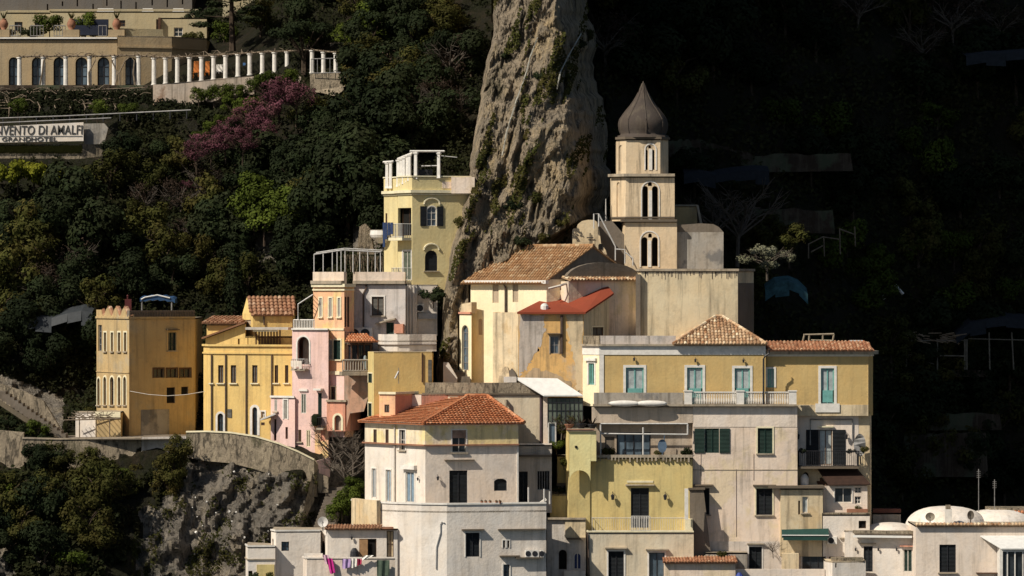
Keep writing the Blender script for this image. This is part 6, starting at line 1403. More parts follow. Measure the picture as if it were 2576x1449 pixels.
# stone chimney stack
mb = MB(); a0, a1 = P(1737, 1410, -.5), P(1790, 1410, -.5); b0, b1 = P(1735, 1232, -.3), P(1770, 1232, -.3)
mb.hexa([a0, a1, a1 + Vector((0, 1.8, 0)), a0 + Vector((0, 1.8, 0)), b0, b1, b1 + Vector((0, 1.4, 0)), b0 + Vector((0, 1.4, 0))])
q = mb.build('chimney_stack', W_STONE, top=('tall tapering dark stone chimney stack in front of the pinkish house', 'chimney'))
mb = MB(); mb.box(b0.x - .1, b1.x + .1, -.45, 1.2, b0.z + .002, b0.z + .14); mb.build('cap', DCAP, q)
H = house('tiled_shed', 'pink shed with a thin tiled eave at the bottom by the chimney stack', 'shed', [(1672, -3), (1850, -3)], 1414, 1530, W_PINK, back=2.2)
F = H.F[0]; mb = MB(); z = H.zt + .03; tile_plane(mb, [F.p(-.15, z, .35), F.p(F.L + .15, z, .35), F.p(F.L + .1, z + .28, -2), F.p(0, z + .28, -2)], .22, .08); mb.build('roof_tiles', TILE_MIX, H.root)
H = house('low_white_block', 'low pale block with potted plants at the foot of the chimney stack', 'block', [(1775, -1), (1880, -1)], 1390, 1500, W_GREYBOX, back=1.5)
TREES = []; tree('bush', 1815, 1402, .35, '', Y=-1.2, forced='dark potted plant on the low pale block by the chimney', sink=0); tree('bare', 1945, 1400, .28, '', Y=-.2, forced='spindly bare plant left of the green awning', sink=0); plant_trees()
# recess on the right, under the wing
W = house('right_recess_house', 'shaded white and cream storey with a dark balcony under the villa wing', 'house', [(2006, 1.9), (2188, 1.9), (2192, 3)], 1036, 1330, W_CREAM2, back=5, ref=0,
    ops=[(0, R(2, 2, 1030, 345, 1128, 610), 'brown', dict(name='balcony_door', shut=LV_BK, sw=.95, pane=GL_CUR, frame=FR_BR, bars=(1, 0), lintel=(TRIMC, .1, .1, .2))), (0, R(2, 2, 908, 665, 950, 740), 'dark', dict(name='vent', arch=True))])
F = W.F[0]; skin(W, 0, 1042, 1172, W_WARM, 'white_panel', .02, 2007, 2160)
balcony(W, 0, 2006, 2158, 1172, 1.2, 1.15, DCAP, MET_D, .16, .13, r=.018); lamp(W, 0, 2007, 1098, 1.2); lamp(W, 0, 2128, 1098, 1.2)
mb = MB(); mb.tube([F.p(F.u(2038), F.z(2040, 1120), .1), F.p(F.u(2038), F.z(2040, 1055), .1), F.p(F.u(2144), F.z(2140, 1055), .1), F.p(F.u(2144), F.z(2140, 1110), .1)], .06, 5); mb.build('rolled_awning', MET_G, W.root)
c = P(2163, 1120, 1.1); t = thing('dish_aerial', 'large oval satellite dish on the dark balcony under the villa wing', 'satellite dish', c); mb = MB()
mb.prism([(c.x + .44 * math.cos(a * math.pi / 12), c.y - .1 * math.sin(a), c.z + .85 * math.sin(a * math.pi / 12)) for a in range(24)], (0, .08, 0)); mb.build('dish', MET_G, t); mb = MB(); mb.tube([c + Vector((0, .05, 0)), c + Vector((.1, .5, -1.4))], .05, 5); mb.build('arm', MET_D, t)
for k, x in enumerate((2018, 2140, 2176)):
    TREES = []; tree('bush', x, (1140, 1140, 1136)[k], .28, '', Y=1.0, forced=('pot plant at the left end of the dark balcony', 'pot plant on the rail right of the dark balcony door', 'pot plant behind the oval satellite dish')[k], sink=0); plant_trees()
# brown sheet roof outbuilding
H = house('outbuilding', 'small outbuilding with dark brown sheet roof and kitchen window', 'outbuilding', [(2071, .7), (2182, .7)], 1222, 1400, W_WARM, back=2, roof=False,
    ops=[(0, R(2, 2, 1146, 782, 1278, 896), 'white', dict(trim=TRIMW, tw=.06, bars=(1, 0))), (0, R(2, 2, 1298, 780, 1350, 822), 'white', {}), (0, R(2, 2, 1298, 848, 1345, 905), 'white', {})])
mb = MB(); a, b = P(2084, 1222, .4), P(2190, 1220, .4); c, e = P(2148, 1172, 1.9), P(2052, 1174, 1.9); h = Vector((0, 0, .08)); mb.hexa([a, b, c, e, a + h, b + h, c + h, e + h]); mb.build('roof', BROWN_SHEET, H.root)
mb = MB(); mb.prism([P(2064, 1236, 1.3), P(2080, 1236, 1.3), P(2080, 1222, 1.3), P(2050, 1176, 2.6), P(2042, 1180, 2.6)], (0, .1, 0)); mb.build('side_boarding', WOOD_D, H.root)
mb = MB(); mb.fbox(H.F[0], H.F[0].u(2130), H.F[0].u(2182), H.F[0].z(2150, 1293), H.F[0].z(2150, 1280), .0, .4); p_ = mb.build('flower_box', TERRA, top=('long terracotta flower box under the outbuilding window', 'planter'))
TREES = []; tree('bush', 2158, 1284, .35, '', Y=.9, forced='plant in the long terracotta flower box', sink=0); plant_trees()
for k, (x, lb) in enumerate(((2032, 'white gas cylinder beside the sheet roof'),)):
    c = P(x - 8, 1226, 1.4); mb = MB(); mb.lathe((c.x, c.y), [(.3, c.z), (.32, c.z + .7), (.2, c.z + .9), (.08, c.z + 1.0)], 12); mb.build('gas_cylinder', TRIMW, top=(lb, 'cylinder'), smooth=False)
H = house('cream_annex', 'cream annex block with one small window below the round vent', 'annex', [(1960, .9), (1964, 0), (2070, 0)], 1228, 1400, W_CREAM2, back=4,
    ops=[(1, R(2, 2, 903, 850, 945, 972), 'white', dict(sill=True, bars=(0, 0), pane=GL_CUR)), (1, R(2, 2, 872, 880, 886, 985), 'dark', dict(name='vent'))])
mb = MB(); F = H.F[1]; mb.fbox(F, -.9, F.L + .1, H.zt + .002, H.zt + .18, -1.5, .35); mb.build('roof_ledge', DCAP, H.root)
H = house('white_parapet_house', 'white wall with small dark opening below the outbuilding', 'wall', [(2068, .0), (2188, .0)], 1294, 1400, W_BRIGHT, back=2, ops=[(0, R(2, 2, 1328, 1032, 1385, 1090), 'dark', {})])
mb = MB(); F = H.F[0]; rr = random.Random(3)
mb.fbox(F, 0, F.L, H.zt + .002, H.zt + .12, -.4, .05); mb.build('coping', W_RET, H.root)
H = house('ruined_stub', 'low grey stub wall with rusty top right of the white parapet', 'wall', [(2196, 4), (2266, 4)], 1290, 1400, W_GREYBOX, back=2); mb = MB(); mb.fbox(H.F[0], 0, H.F[0].L, H.zt + .002, H.zt + .3, -1, .1); mb.build('rusty_ledge', plain('rust', (.13, .045, .03)), H.root)
# bottom right white terrace houses
H = house('awning_house', 'white house with a green awning over a wide dark glass door', 'house', [(1966, .2), (2146, .0)], 1325, 1520, W_WARM, back=4,
    ops=[(0, R(2, 2, 902, 1178, 1080, 1396), 'black', dict(name='glass_door', pane=GL, bars=(2, 0), trim=TRIMW, tw=.08)), (0, R(2, 2, 1105, 1250, 1145, 1350), 'dark', {}), (0, R(2, 2, 1195, 1185, 1252, 1308), 'black', dict(name='window', lintel=(CAP, .12, .08, .2)))])
F = H.F[0]; a, b = F.u(1966), F.u(2084); z0, z1 = F.z(2020, 1351), F.z(2020, 1330); mb = MB()
mb.hexa([F.p(a, z0, 1.0), F.p(b, z0, 1.0), F.p(b, z1, .02), F.p(a, z1, .02), F.p(a, z0 + .06, 1.0), F.p(b, z0 + .06, 1.0), F.p(b, z1 + .06, .02), F.p(a, z1 + .06, .02)]); mb.fbox(F, a + .1, b - .1, z0 - .18, z0 - .002, .96, .99); mb.build('awning', FABG, H.root)
mb = MB(); mb.fbox(F, a, b, z0 + .16, z0 + .22, .85, 1.04); mb.build('awning_bar', FABW, H.root); ac_unit(H.root, F, 2093, 1359, .7, .55)
mb = MB(); mb.fbox(F, F.u(1966), F.u(2008), F.z(1990, 1432), F.z(1990, 1390), .003, 1.2); mb.build('terrace_box', W_CREAM2, H.root)
mb = MB(); strip(mb, [Vector(P(x, 0, Y)[:2]) for x, Y in ((1850, -2.5), (2075, -2.5))], P(0, 1520, -2.5).z, P(0, 1432, -2.5).z, -.3, 0); mb.build('terrace_parapet', W_WARM, top=('long low white terrace parapet at the bottom edge right of the tiled shed', 'wall'))
mb = MB(); c = P(1860, 1449, -2.9); mb.lathe((c.x, c.y), [(.35, c.z - 1), (.3, c.z), (.12, c.z + .25)], 8); mb.build('blue_tarpaulin', plain('tarp_blue', (.04, .07, .3)), top=('blue tarpaulin bundle at the bottom edge beside the tiled shed', 'tarpaulin'))
H = house('white_stub_block', 'bright white chunky stub wall at the bottom edge', 'wall', [(2076, -2.4), (2094, -3.6), (2178, -3.2)], 1412, 1520, W_BRIGHT, back=1.5, ops=[(1, R(2, 2, 1151, 1352, 1163, 1386), 'dark', dict(name='slot'))], roofmat=W_CREAM2)
mb = MB(); a = P(2092, 1412, -3.2); b = P(2172, 1403, -3.2); mb.box(a.x, b.x, -3.3, -2.4, a.z + .003, b.z); mb.build('stone_top', W_RET, H.root)
H = house('lean_white_house', 'white house with two narrow doors left of the domed house', 'house', [(2126, -.6), (2306, -1.6)], 1335, 1520, W_BRIGHT, back=5,
    ops=[(0, R(2, 2, 1366, 1225, 1434, 1416), 'black', dict(name='door', lintel=(CAP, .25, .08, .25))), (0, R(2, 2, 1666, 1245, 1734, 1418), 'ggreen', dict(name='door', pane=LV_GN, lintel=(W_SALM, .25, .08, .25))), ])
mb = MB(); F = H.F[0]; mb.fbox(F, F.u(2147), F.u(2298), F.z(2200, 1341), F.z(2200, 1334), .003, .5); mb.build('eave', W_RET, H.root)
mb = MB(); mb.fbox(F, F.u(2148), F.u(2296), F.z(2200, 1351), F.z(2200, 1346), .3, .65); mb.build('awning_cassette', FABW, H.root)
for x in (2153, 2210, 2256): lamp(H, 0, x, 1382, .7)
def mound(name, label, px0, px1, py0, py1, Y, dep, mat=W_BRIGHT):
    a, b = P(px0, py1, Y), P(px1, py1, Y); zt = P(0, py0, Y).z; cx, rx = (a.x + b.x) / 2, (b.x - a.x) / 2; mb = MB()
    n = 28; m = 10
    rings = []
    for j in range(m + 1):
        ph = math.pi / 2 * j / m; r = math.cos(ph) ** .75 if j < m else 0.001; z = a.z + (zt - a.z) * math.sin(ph); rings.append([(cx + rx * r * math.cos(2 * math.pi * k / n), Y + dep / 2 + dep / 2 * r * math.sin(2 * math.pi * k / n), z) for k in range(n)])
    for j in range(m):
        for k in range(n): mb.poly([rings[j][k], rings[j][(k + 1) % n], rings[j + 1][(k + 1) % n], rings[j + 1][k]])
    return mb.build(name, mat, top=(label, 'roof dome'), smooth=True)
mound('roof_dome', 'bright white shallow roof vault with the chimney on it', 2288, 2500, 1280, 1335, -1, 7)
mound('roof_dome', 'white roof vault running out of the picture at the right edge', 2420, 2620, 1287, 1335, 0.5, 6)
mound('roof_dome', 'low white sloping roof hump left of the white vaults', 2180, 2310, 1318, 1345, -.5, 4)
H = house('domed_house', 'white house with dark shuttered window and tiled edge at the bottom right', 'house', [(2304, -4), (2640, -4)], 1322, 1520, W_WARM, back=6,
    ops=[(0, R(2, 2, 1938, 1212, 2062, 1422), 'black', dict(name='window', sill=True, bars=(1, 0)))])
F = H.F[0]; mb = MB(); z = H.zt + .02; tile_plane(mb, [F.p(0, z, .3), F.p(F.L, z, .3), F.p(F.L, z + .12, -.5), F.p(0, z + .12, -.5)], .25, .1, .8); mb.build('edge_tiles', TILE_PALE, H.root)
t = thing('roof_chimney', 'square white chimney with stone cap on the white vault', 'chimney', P(2386, 1318, -1.8)); mb = MB(); a, b = P(2378, 1318, -1.8), P(2395, 1281, -1.8); mb.box(a.x, b.x, -1.8, -1.3, a.z, b.z); mb.build('stack', TRIMW, t); mb = MB(); mb.box(a.x + .05, b.x - .1, -1.8, -1.4, b.z + .002, b.z + .3); mb.build('cap', W_RET, t)
def dish(px, py, Y, r, lb, tilt=0, mat=MET_G, stem=22, ax=1.0):
    c = P(px, py, Y); t = thing('satellite_dish', lb, 'satellite dish', P(px, py + stem, Y)); mb = MB(); n = 18
    ringv = [(c.x + math.cos(2 * math.pi * k / n) * r * ax, c.y, c.z + math.sin(2 * math.pi * k / n) * r) for k in range(n)]
    cc = (c.x - .0, c.y + .12, c.z)
    for k in range(n): mb.poly([ringv[k], ringv[(k + 1) % n], cc])
    for k in range(n):
        p, q = ringv[k], ringv[(k + 1) % n]; mb.poly([p, q, (q[0], q[1] + .03, q[2]), (p[0], p[1] + .03, p[2])])
    mb.build('dish', mat, t, smooth=True); mb = MB(); mb.tube([(c.x, c.y + .1, c.z), (c.x, c.y + .15, P(0, py + stem, Y).z)], .04, 5); mb.tube([(c.x, c.y + .1, c.z - r * .9), (c.x - .05, c.y - .45, c.z - .05)], .02, 4); mb.build('mount', MET_D, t)
dish(2442, 1296, -2, .34, 'dark tilted satellite dish on the white vault right of the chimney', ax=.75, mat=plain('dish_dark', (.12, .10, .08)))
dish(2340, 1300, -2, .32, 'brownish satellite dish on the white vault left of the chimney', mat=plain('dish_brown', (.3, .26, .2)), ax=1.1)
dish(812, 1313, -6.2, .38, 'pale round satellite dish on the white house at the bottom left', mat=TRIMW, stem=24)
t = thing('roof_terrace_bits', 'jumbled tile-edged roof corner at the right edge above the vaults', 'roof', P(2530, 1300, 3)); mb = MB(); a, b = P(2440, 1306, 3), P(2600, 1277, 3); mb.box(a.x, a.x + 2.2, 3, 5, a.z, P(0, 1296, 3).z); mb.box(P(2490, 0, 3).x, b.x, 3.2, 6, a.z, P(0, 1279, 3).z); mb.build('block', W_RET, t)
mb = MB(); q = P(2530, 1291, 3.1); F = Face((2500, 3.1), (2620, 3.1)); tile_plane(mb, [F.p(0, q.z, .25), F.p(F.L, q.z, .25), F.p(F.L, q.z + .25, -.5), F.p(0, q.z + .25, -.5)], .25, .1, .7); mb.build('edge_tiles', TILE_RED, t)
for k, (x, y0, y1, lb) in enumerate(((2462, 1180, 1262, 'tall thin television aerial behind the white vaults, left one'), (2502, 1206, 1270, 'thin television aerial behind the white vaults, right one'))):
    t = thing('roof_aerial', lb, 'aerial', P(x, y1 + 20, 3)); mb = MB(); mb.tube([P(x, y1 + 30, 3), P(x, y0, 3)], .03, 5)
    for j in range(4): mb.tube([P(x - 5, y0 + 6 + j * 5, 3), P(x + 5, y0 + 6 + j * 5, 3)], .015, 4)
    mb.build('mast', MET_G, t)
# conservatory at the right edge
t = thing('glass_porch', 'white glazed porch with sloping roof at the bottom right corner', 'porch', P(2530, 1449, -5.6))
F = Face((2515, -5.8), (2640, -5.8)); mb = MB(); z0, z1 = F.z(2550, 1475), F.z(2550, 1388)
mb.fbox(F, 0, F.L, z1, z1 + .35, -1.6, 0); mb.fbox(F, 0, .22, z0, z1 - .002, -1.6, 0)
for x in (2533, 2552, 2572): mb.fbox(F, F.u(x), F.u(x) + .08, z0, z1 - .003, -.1, -.02)
mb.build('frame', TRIMW, t); mb = MB(); mb.fbox(F, .23, F.L, z0, z1 - .004, -1.6, -.15); mb.build('glazing', GL, t)
a, b, c, e = P(2466, 1350, -4.0), P(2640, 1350, -4.0), P(2640, 1382, -6), P(2520, 1382, -6); mb = MB(); h = Vector((0, 0, .08)); mb.hexa([e, c, b, a, e + h, c + h, b + h, a + h]); mb.build('roof', FABW, t)
mb = MB(); F2 = H.F[0]; mb.fbox(F2, F2.u(2455), F2.u(2510), F2.z(2480, 1442), F2.z(2480, 1440), .02, .6); mb.build('ledge', WOOD_D, H.root)

# ================================================================== HIPPED RED ROOF HOUSE
wd = dict(pane=BLUEG, trim=TRIMW, tw=.08, name='door')
H = house('red_roof_house', 'white house with orange-red hipped tile roof in the middle front', 'house', [(918, 1.6), (1070, -4), (1304, -2.4)], 1066, 1280, W_BRIGHT, back=5, roof=False,
    ops=[(0, R(1, 2, 243, 342, 268, 445), 'grey', dict(name='window')), (0, R(1, 2, 334, 342, 358, 445), 'grey', dict(name='window')), (0, R(1, 2, 440, 345, 484, 500), 'white', dict(name='window', trim=TRIMW, sill=True)),
         (0, R(1, 2, 232, 638, 262, 860), 'blueg', wd), (0, R(1, 2, 338, 648, 376, 890), 'blueg', wd), (0, R(1, 2, 488, 662, 552, 895), 'blueg', dict(lintel=(TRIMW, .3, .3, .3), **wd)),
         (1, R(1, 2, 836, 348, 942, 516), 'white', dict(name='window', bars=(1, 0), sill=True, trim=TRIMW, tw=.08)), (1, R(1, 2, 815, 652, 952, 905), 'black', dict(name='door')), (1, R(1, 2, 1152, 714, 1250, 806), 'black', dict(arch=.25, bars=(0, 0), name='window'))])
F0, F1 = H.F
mb = MB(); mb.fbox(F1, F1.u(1138), F1.u(1171), F1.z(1155, 1102), F1.z(1155, 1082), -.12, -.04); mb.build('roller_blind', LV_TAUPE, H.root)
for nm, y0, y1, pr, m in (('tile_course', 1118.5, 1122, .28, TERRA), ('cornice', 1064, 1069, .35, TRIMW)): bandpx(H, y0, y1, pr, m, nm)
mb = MB(); mb.fbox(F1, F1.u(1118), F1.u(1192), F1.z(1155, 1159), F1.z(1155, 1156), .003, .3); mb.build('ledge', DCAP, H.root)
UP = plaster('plaster_cream_ochre_patches', (.84, .74, .56), .3, .3, patch=(.80, .66, .34), plo=.5, seed=61)
skin(H, 1, 1070, 1118, UP, 'upper_render'); skin(H, 0, 1070, 1118, UP, 'upper_render')
skin(H, 1, 1123, 1279, W_WARM, 'front_render')
mb = MB(); mb.fbox(F1, F1.L - .12, F1.L, H.zb, F1.z(1300, 1125), .003, .06); mb.build('corner_strip', TRIMW, H.root)
pipe(H, 0, [(995, 1068), (995, 1262)], PIPE_W, .06); lamp(H, 1, 1100, 1203, .9); lamp(H, 0, 1055, 1205, .7)
# shutters on grey front: panel strip of the upper storey
zt = H.zt; A_, B_, C_ = H.XY; ov = .45
n0, n1 = F0.n, F1.n
corner = B_ + (n0 + n1).normalized() * ov * 1.25
e0 = A_ + n0 * ov - F0.d * .3; e2 = C_ + n1 * ov + F1.d * .35
ap = P(1179, 997, 2.0); ap_l = P(1122, 995, 4.4); ap_l.z = ap.z; ap_r = P(1226, 998, 2.1); ap_r.z = ap.z
eL = Vector((e0.x, e0.y, zt + .0)); eC = Vector((corner.x, corner.y, zt)); eR = Vector((e2.x, e2.y, zt))
mb = MB(); tile_plane(mb, [eC, eR, ap_r, ap], .26, .11, .36, step=.1, flat=.35); tile_plane(mb, [eL, eC, ap, ap_l], .26, .11, .36, step=.1, flat=.35)
tile_plane(mb, [eR, eR + Vector((-.4, 6, 0)), ap_r], .26, .095, .4); bk = Vector((eL.x + 2.4, 8, zt)); tile_plane(mb, [bk, eL, ap_l], .26, .095, .4)
for p, q in ((eC, ap), (ap, ap_r), (eR, ap_r), (ap_l, ap)): ridge(mb, p + Vector((0, 0, .07)), q + Vector((0, 0, .07)), .13)
mb.build('roof', TILE_RED, H.root)
# terrace and lower house
pts = [(885, -1.2), (903, -2.6), (940, -4.4), (1000, -5.8), (1060, -6.6), (1124, -7), (1374, -5.6)]
Lh = house('white_bastion_house', 'big white curved lower house with terrace in front of the red-roofed house', 'house', pts, 1286, 1520, W_BRIGHT, back=3, ref=5,
    ops=[(5, R(1, 2, 938, 1122, 1043, 1304), 'black', dict(name='window', trim=TRIMW, tw=.08, lintel=(DCAP, .3, .09, .35))), (5, R(1, 2, 1219, 1180, 1236, 1236), 'brown', dict(name='slot', bars=(0, 0), trim=TRIMW, tw=.06)), (5, R(1, 2, 1251, 1180, 1268, 1236), 'brown', dict(name='slot', bars=(0, 0), trim=TRIMW, tw=.06)),
         (5, R(1, 2, 1222, 1362, 1270, 1480), 'blue', dict(name='window', trim=TRIMW, tw=.08))])
band(Lh, Lh.zt + .003, P(0, 1270, -7).z, -.3, .0, W_BRIGHT, 'parapet'); band(Lh, P(0, 1269.9, -7).z, P(0, 1266, -7).z, -.36, .08, TRIMW, 'coping')
F = Lh.F[5]; mb = MB(); mb.fbox(F, .02, F.L, Lh.zb, Lh.zt - .01, .003, .02)
mb = MB(); mb.fbox(F, F.u(1252), F.L - .1, F.z(1310, 1333), F.z(1310, 1330), .003, .35); mb.build('lintel_ledge', DCAP, Lh.root)
mb = MB(); mb.fbox(F, F.u(1256), F.u(1306), F.z(1280, 1400), F.z(1280, 1397), .003, .35); mb.build('ledge', DCAP, Lh.root)
for x in (1316, 1333, 1349): ac_unit(Lh.root, F, x + 12, 1392, .55 * (1 if x < 1349 else .5) / .55 * .5, .5)
mb = MB(); mb.fbox(F, F.u(1296), F.u(1362), F.z(1330, 1404), F.z(1330, 1401.5), .003, .45); mb.build('bracket_shelf', DCAP, Lh.root)
F4 = Lh.F[4]; pipe(Lh, 4, [(1118, 1315), (1112, 1312), (1108, 1318), (1108, 1340), (1098, 1375), (1097, 1430)], MET_W, .05, .07)
# small stepped parapet at left
mb = MB(); q = [P(884, 1318, -2.2), P(884, 1258, -2.2), P(920, 1258, -3.8), P(946, 1260, -4.9), P(946, 1318, -4.9), P(920, 1318, -3.8)]; mb.poly(q); 
mb = MB(); strip(mb, [Vector(P(x, 0, Y)[:2]) for x, Y in ((884, -1.9), (916, -4.2), (948, -5.2))], P(0, 1322, -4).z, P(0, 1257, -4).z, -.35, .0); mb.build('stepped_parapet', W_CREAM2, Lh.root)
for k, x in enumerate((1212, 1222, 1233, 1249, 1258)):
    c = P(x, 1267, -6.3); q = thing('flower_pot', f"small dark pot on the bastion terrace coping, {('leftmost', 'second from left', 'middle one', 'second from right', 'rightmost')[k]} of five", 'pot', c, 'pots on the bastion terrace coping')
    mb = MB(); mb.lathe((c.x, c.y), [(.07, c.z), (.11, c.z + .16), (.12, c.z + .18)], 8); mb.build('bowl', TERRA, q)
    mb = MB()
    for j in range(7): a = j * .9; mb.tube([Vector((c.x, c.y, c.z + .15)), Vector((c.x + .1 * math.cos(a), c.y + .1 * math.sin(a), c.z + .22 + .04 * (j % 3)))], .03, 4, rads=[.035, .01])
    mb.build('plant', LEAF_O, q)
# low link building with dark doors
H = house('link_house', 'recessed grey link building with dark doors right of the red-roofed house', 'house', [(1300, 0), (1388, 0)], 1118, 1290, plaster('plaster_link', (.56, .50, .44), .3, .35, seed=48), back=3,
    ops=[(0, R(1, 2, 1340, 660, 1407, 893), 'black', dict(name='door')), (0, R(1, 2, 1478, 655, 1572, 800), 'dark', dict(name='window', bars=(4, 0), frame=MET_G))])
bandpx(H, 1144, 1149, .35, DCAP, 'ledge'); bandpx(H, 1115, 1119, .2, W_WARM, 'coping')
t = thing('terrace_posts', 'white rail posts at the right end of the bastion terrace', 'railing', P(1330, 1268, -4)); mb = MB()
for x, y in ((1329.5, 1226), (1369, 1230), (1383, 1236)): mb.tube([P(x, 1268, -3.8), P(x, y, -3.8)], .06, 5)
mb.build('post', MET_W, t); mb = MB(); a = P(1370, 1266, -3.6); mb.hexa([P(1350, 1270, -3.4), P(1372, 1254, -3.4), P(1376, 1258, -3.4), P(1352, 1274, -3.4), P(1350, 1268, -2.2), P(1372, 1252, -2.2), P(1376, 1256, -2.2), P(1352, 1272, -2.2)]); mb.build('ramp_board', TRIMW, t)
# building behind the red roof
H = house('parapet_house', 'cream house with stained parapet directly behind the red roof', 'house', [(1028, 4.4), (1066, 3.4), (1178, 2.25), (1366, 2.25)], 990, 1130, plaster('plaster_behind', (.68, .60, .46), .22, .3, seed=49), back=4, ref=2)
band(H, H.zt + .003, P(0, 963, 2.25).z, -.3, .02, W_RET, 'parapet'); bandpx(H, 988, 992, .14, DCAP, 'string_course', faces=(0, 3))
F = H.F[2]; mb = MB(); mb.tube([F.p(F.u(1361), F.z(1361, 990), .12), F.p(F.u(1361), F.z(1361, 1117), .12)], .12, 7); mb.build('drainpipe', plain('pipe_dark_plum', (.08, .055, .06)), H.root)
mb = MB(); mb.fbox(F, F.u(1269), F.u(1276), F.z(1272, 1012), F.z(1272, 1005), .01, .3); mb.lathe(F.p(F.u(1273), 0, .3)[:2], [(.12, F.z(1272, 1035)), (.1, F.z(1272, 1005))], 7); mb.build('vent_pipe', CAP, H.root)
H = house('white_pier', 'narrow pale pier between the cream house and the glass lean-to', 'wall', [(1366, 2.1), (1379, 2.1)], 995, 1120, W_WARM, back=2)
H = house('salmon_back_house', 'salmon wall strip seen above the left slope of the red roof', 'house', [(1018, 2.6), (1060, 2.2), (1130, 2.8)], 992, 1060, W_SALM, back=1)
mb = MB(); strip(mb, H.XY[:2], H.zb, H.zt - .05, -.02, .012); mb.build('white_render', W_WARM, H.root)
# glass lean-to with white roof
t = thing('glass_lean_to', 'dark glass lean-to with a white sloping roof right of the pier', 'lean-to', P(1420, 1065, 1.5)); F = Face((1378, 1.6), (1466, 1.6))
mb = MB(); mb.fbox(F, 0, F.L, F.z(1420, 1075), F.z(1420, 1001), -.1, -.02); mb.build('glazing', glass('glass_greenish', (.06, .07, .055)), t)
mb = MB()
for k in range(9): u = F.L * k / 8; mb.fbox(F, u - .025, u + .025, F.z(1420, 1075), F.z(1420, 1001), -.019, .03)
for y in (1001, 1012, 1032): mb.fbox(F, 0, F.L, F.z(1420, y) - .04, F.z(1420, y), -.018, .04)
mb.build('glazing_bars', MET_D, t)
mb = MB(); a, b, c, e = P(1368, 997, 1.3), P(1466, 997, 1.3), P(1402, 955, 2.5), P(1296, 953, 2.5); h = Vector((0, 0, .1)); mb.hexa([a, b, c, e, a + h, b + h, c + h, e + h]); mb.build('roof', FABW, t)
mb = MB(); mb.tube([P(1398, 1122, 1), P(1398, 1064, 1), P(1380, 1064, 1), P(1380, 1122, 1)], .06, 5); mb.build('door_frame', MET_W, t)
mb = MB(); mb.prism([P(1380, 1120, 1.1), P(1398, 1120, 1.1), P(1398, 1066, 1.1), P(1380, 1066, 1.1)], (0, .05, 0)); mb.build('glass_door', GL_B, t)
TREES = []; tree('bare', 1412, 1100, .42, '', Y=.9, forced='dry bushy plant in front of the glass lean-to', sink=0); tree('bush', 1418, 1090, .5, '', Y=1.1, forced='green bush in front of the glass lean-to', sink=0); plant_trees()
mb = MB(); q = P(1284, 962, 2.35); mb.box(q.x - .5, q.x + .45, 2.32, 2.55, q.z, q.z + .42); mb.build('white_box', W_BRIGHT, top=('small white roof box left of the white sloping roof', 'roof box'))

# ================================================================== BOTTOM LEFT WHITE HOUSES
H = house('white_corner_house', 'white cubic house with a square window at the bottom left', 'house', [(682, -5), (694, -6.2), (806, -5.8)], 1336, 1520, W_BRIGHT, back=4, ops=[(1, R(0, 2, 2124, 1190, 2182, 1260), 'blue', {}), (0, R(0, 2, 2053, 1165, 2066, 1250), 'dark', dict(arch=True))])
bandpx(H, 1333, 1337, .06, TRIMW, 'coping')
H = house('white_step_house', 'lower white house with yellow ground-floor panel at the bottom left', 'house', [(618, -5), (624, -7.2), (692, -7)], 1375, 1520, W_BRIGHT, back=3, ops=[(1, R(0, 2, 1875, 1410, 1905, 1500), 'dark', {})])
bandpx(H, 1372, 1376, .06, TRIMW, 'coping'); bandpx(H, 1406, 1409, .08, CAP, 'string_course'); F = H.F[1]; mb = MB(); mb.fbox(F, F.u(646), F.u(690), H.zb, F.z(670, 1420), .003, .05); mb.build('yellow_panel', W_YEL2, H.root)
for k, x in enumerate((640, 678)): TREES = []; tree('bush', x, 1456, .35, '', Y=-8, forced=('dark plant at the foot of the yellow panel, left', 'dark plant at the foot of the yellow panel, right')[k], sink=0); plant_trees()
H = house('veranda_house', 'white house with thin tiled eave and open brown door at the bottom left', 'house', [(806, -4.6), (824, -6), (1000, -6)], 1330, 1520, W_BRIGHT, back=1.5,
    ops=[(1, R(1, 2, 135, 1168, 265, 1420), 'dark', dict(name='door', frame=FR_BR, bars=(1, 0))), (0, R(0, 2, 2412, 1180, 2455, 1300), 'dark', dict(arch=True, name='doorway')), (1, R(1, 2, 342, 1108, 395, 1310), 'brown', dict(name='side_door', pane=W_CREAM2))])
F = H.F[1]; mb = MB(); mb.fbox(F, F.u(904), F.u(925), F.z(912, 1440), F.z(912, 1357), .02, .07); mb.build('open_door_leaf', plain('wood_light_door', (.34, .20, .10)), H.root)
z = H.zt; mb = MB(); tile_plane(mb, [F.p(-.2, z + .02, .4), F.p(F.u(960), z + .02, .4), F.p(F.u(960), z + .25, -.9), F.p(-.2, z + .25, -.9)], .22, .08); mb.build('eave_tiles', TILE_BR, H.root)
mb = MB(); mb.fbox(F, F.u(962), F.u(990), F.z(975, 1330), F.z(975, 1325), 0, .5); mb.build('door_canopy', TERRA, H.root); lamp(H, 1, 885, 1353, .8)
mb = MB(); c = F.p(F.u(892), F.z(892, 1404), .25); mb.lathe((c.x, c.y), [(.28, c.z - .7), (.34, c.z), (.3, c.z + .5), (.12, c.z + .75)], 10); mb.build('hanging_coat', MET_D, top=('dark cloth bundle hanging beside the open brown door', 'cloth'))
t = thing('veranda_parapet', 'pale terrace parapet with washing in front of the open brown door', 'wall', P(880, 1449, -8)); mb = MB()
strip(mb, [Vector(P(x, 0, Y)[:2]) for x, Y in ((762, -7.2), (772, -8.6), (994, -8.4))], P(0, 1520, -8).z, P(0, 1404, -8).z, -.3, 0); mb.build('parapet', W_WARM, t)
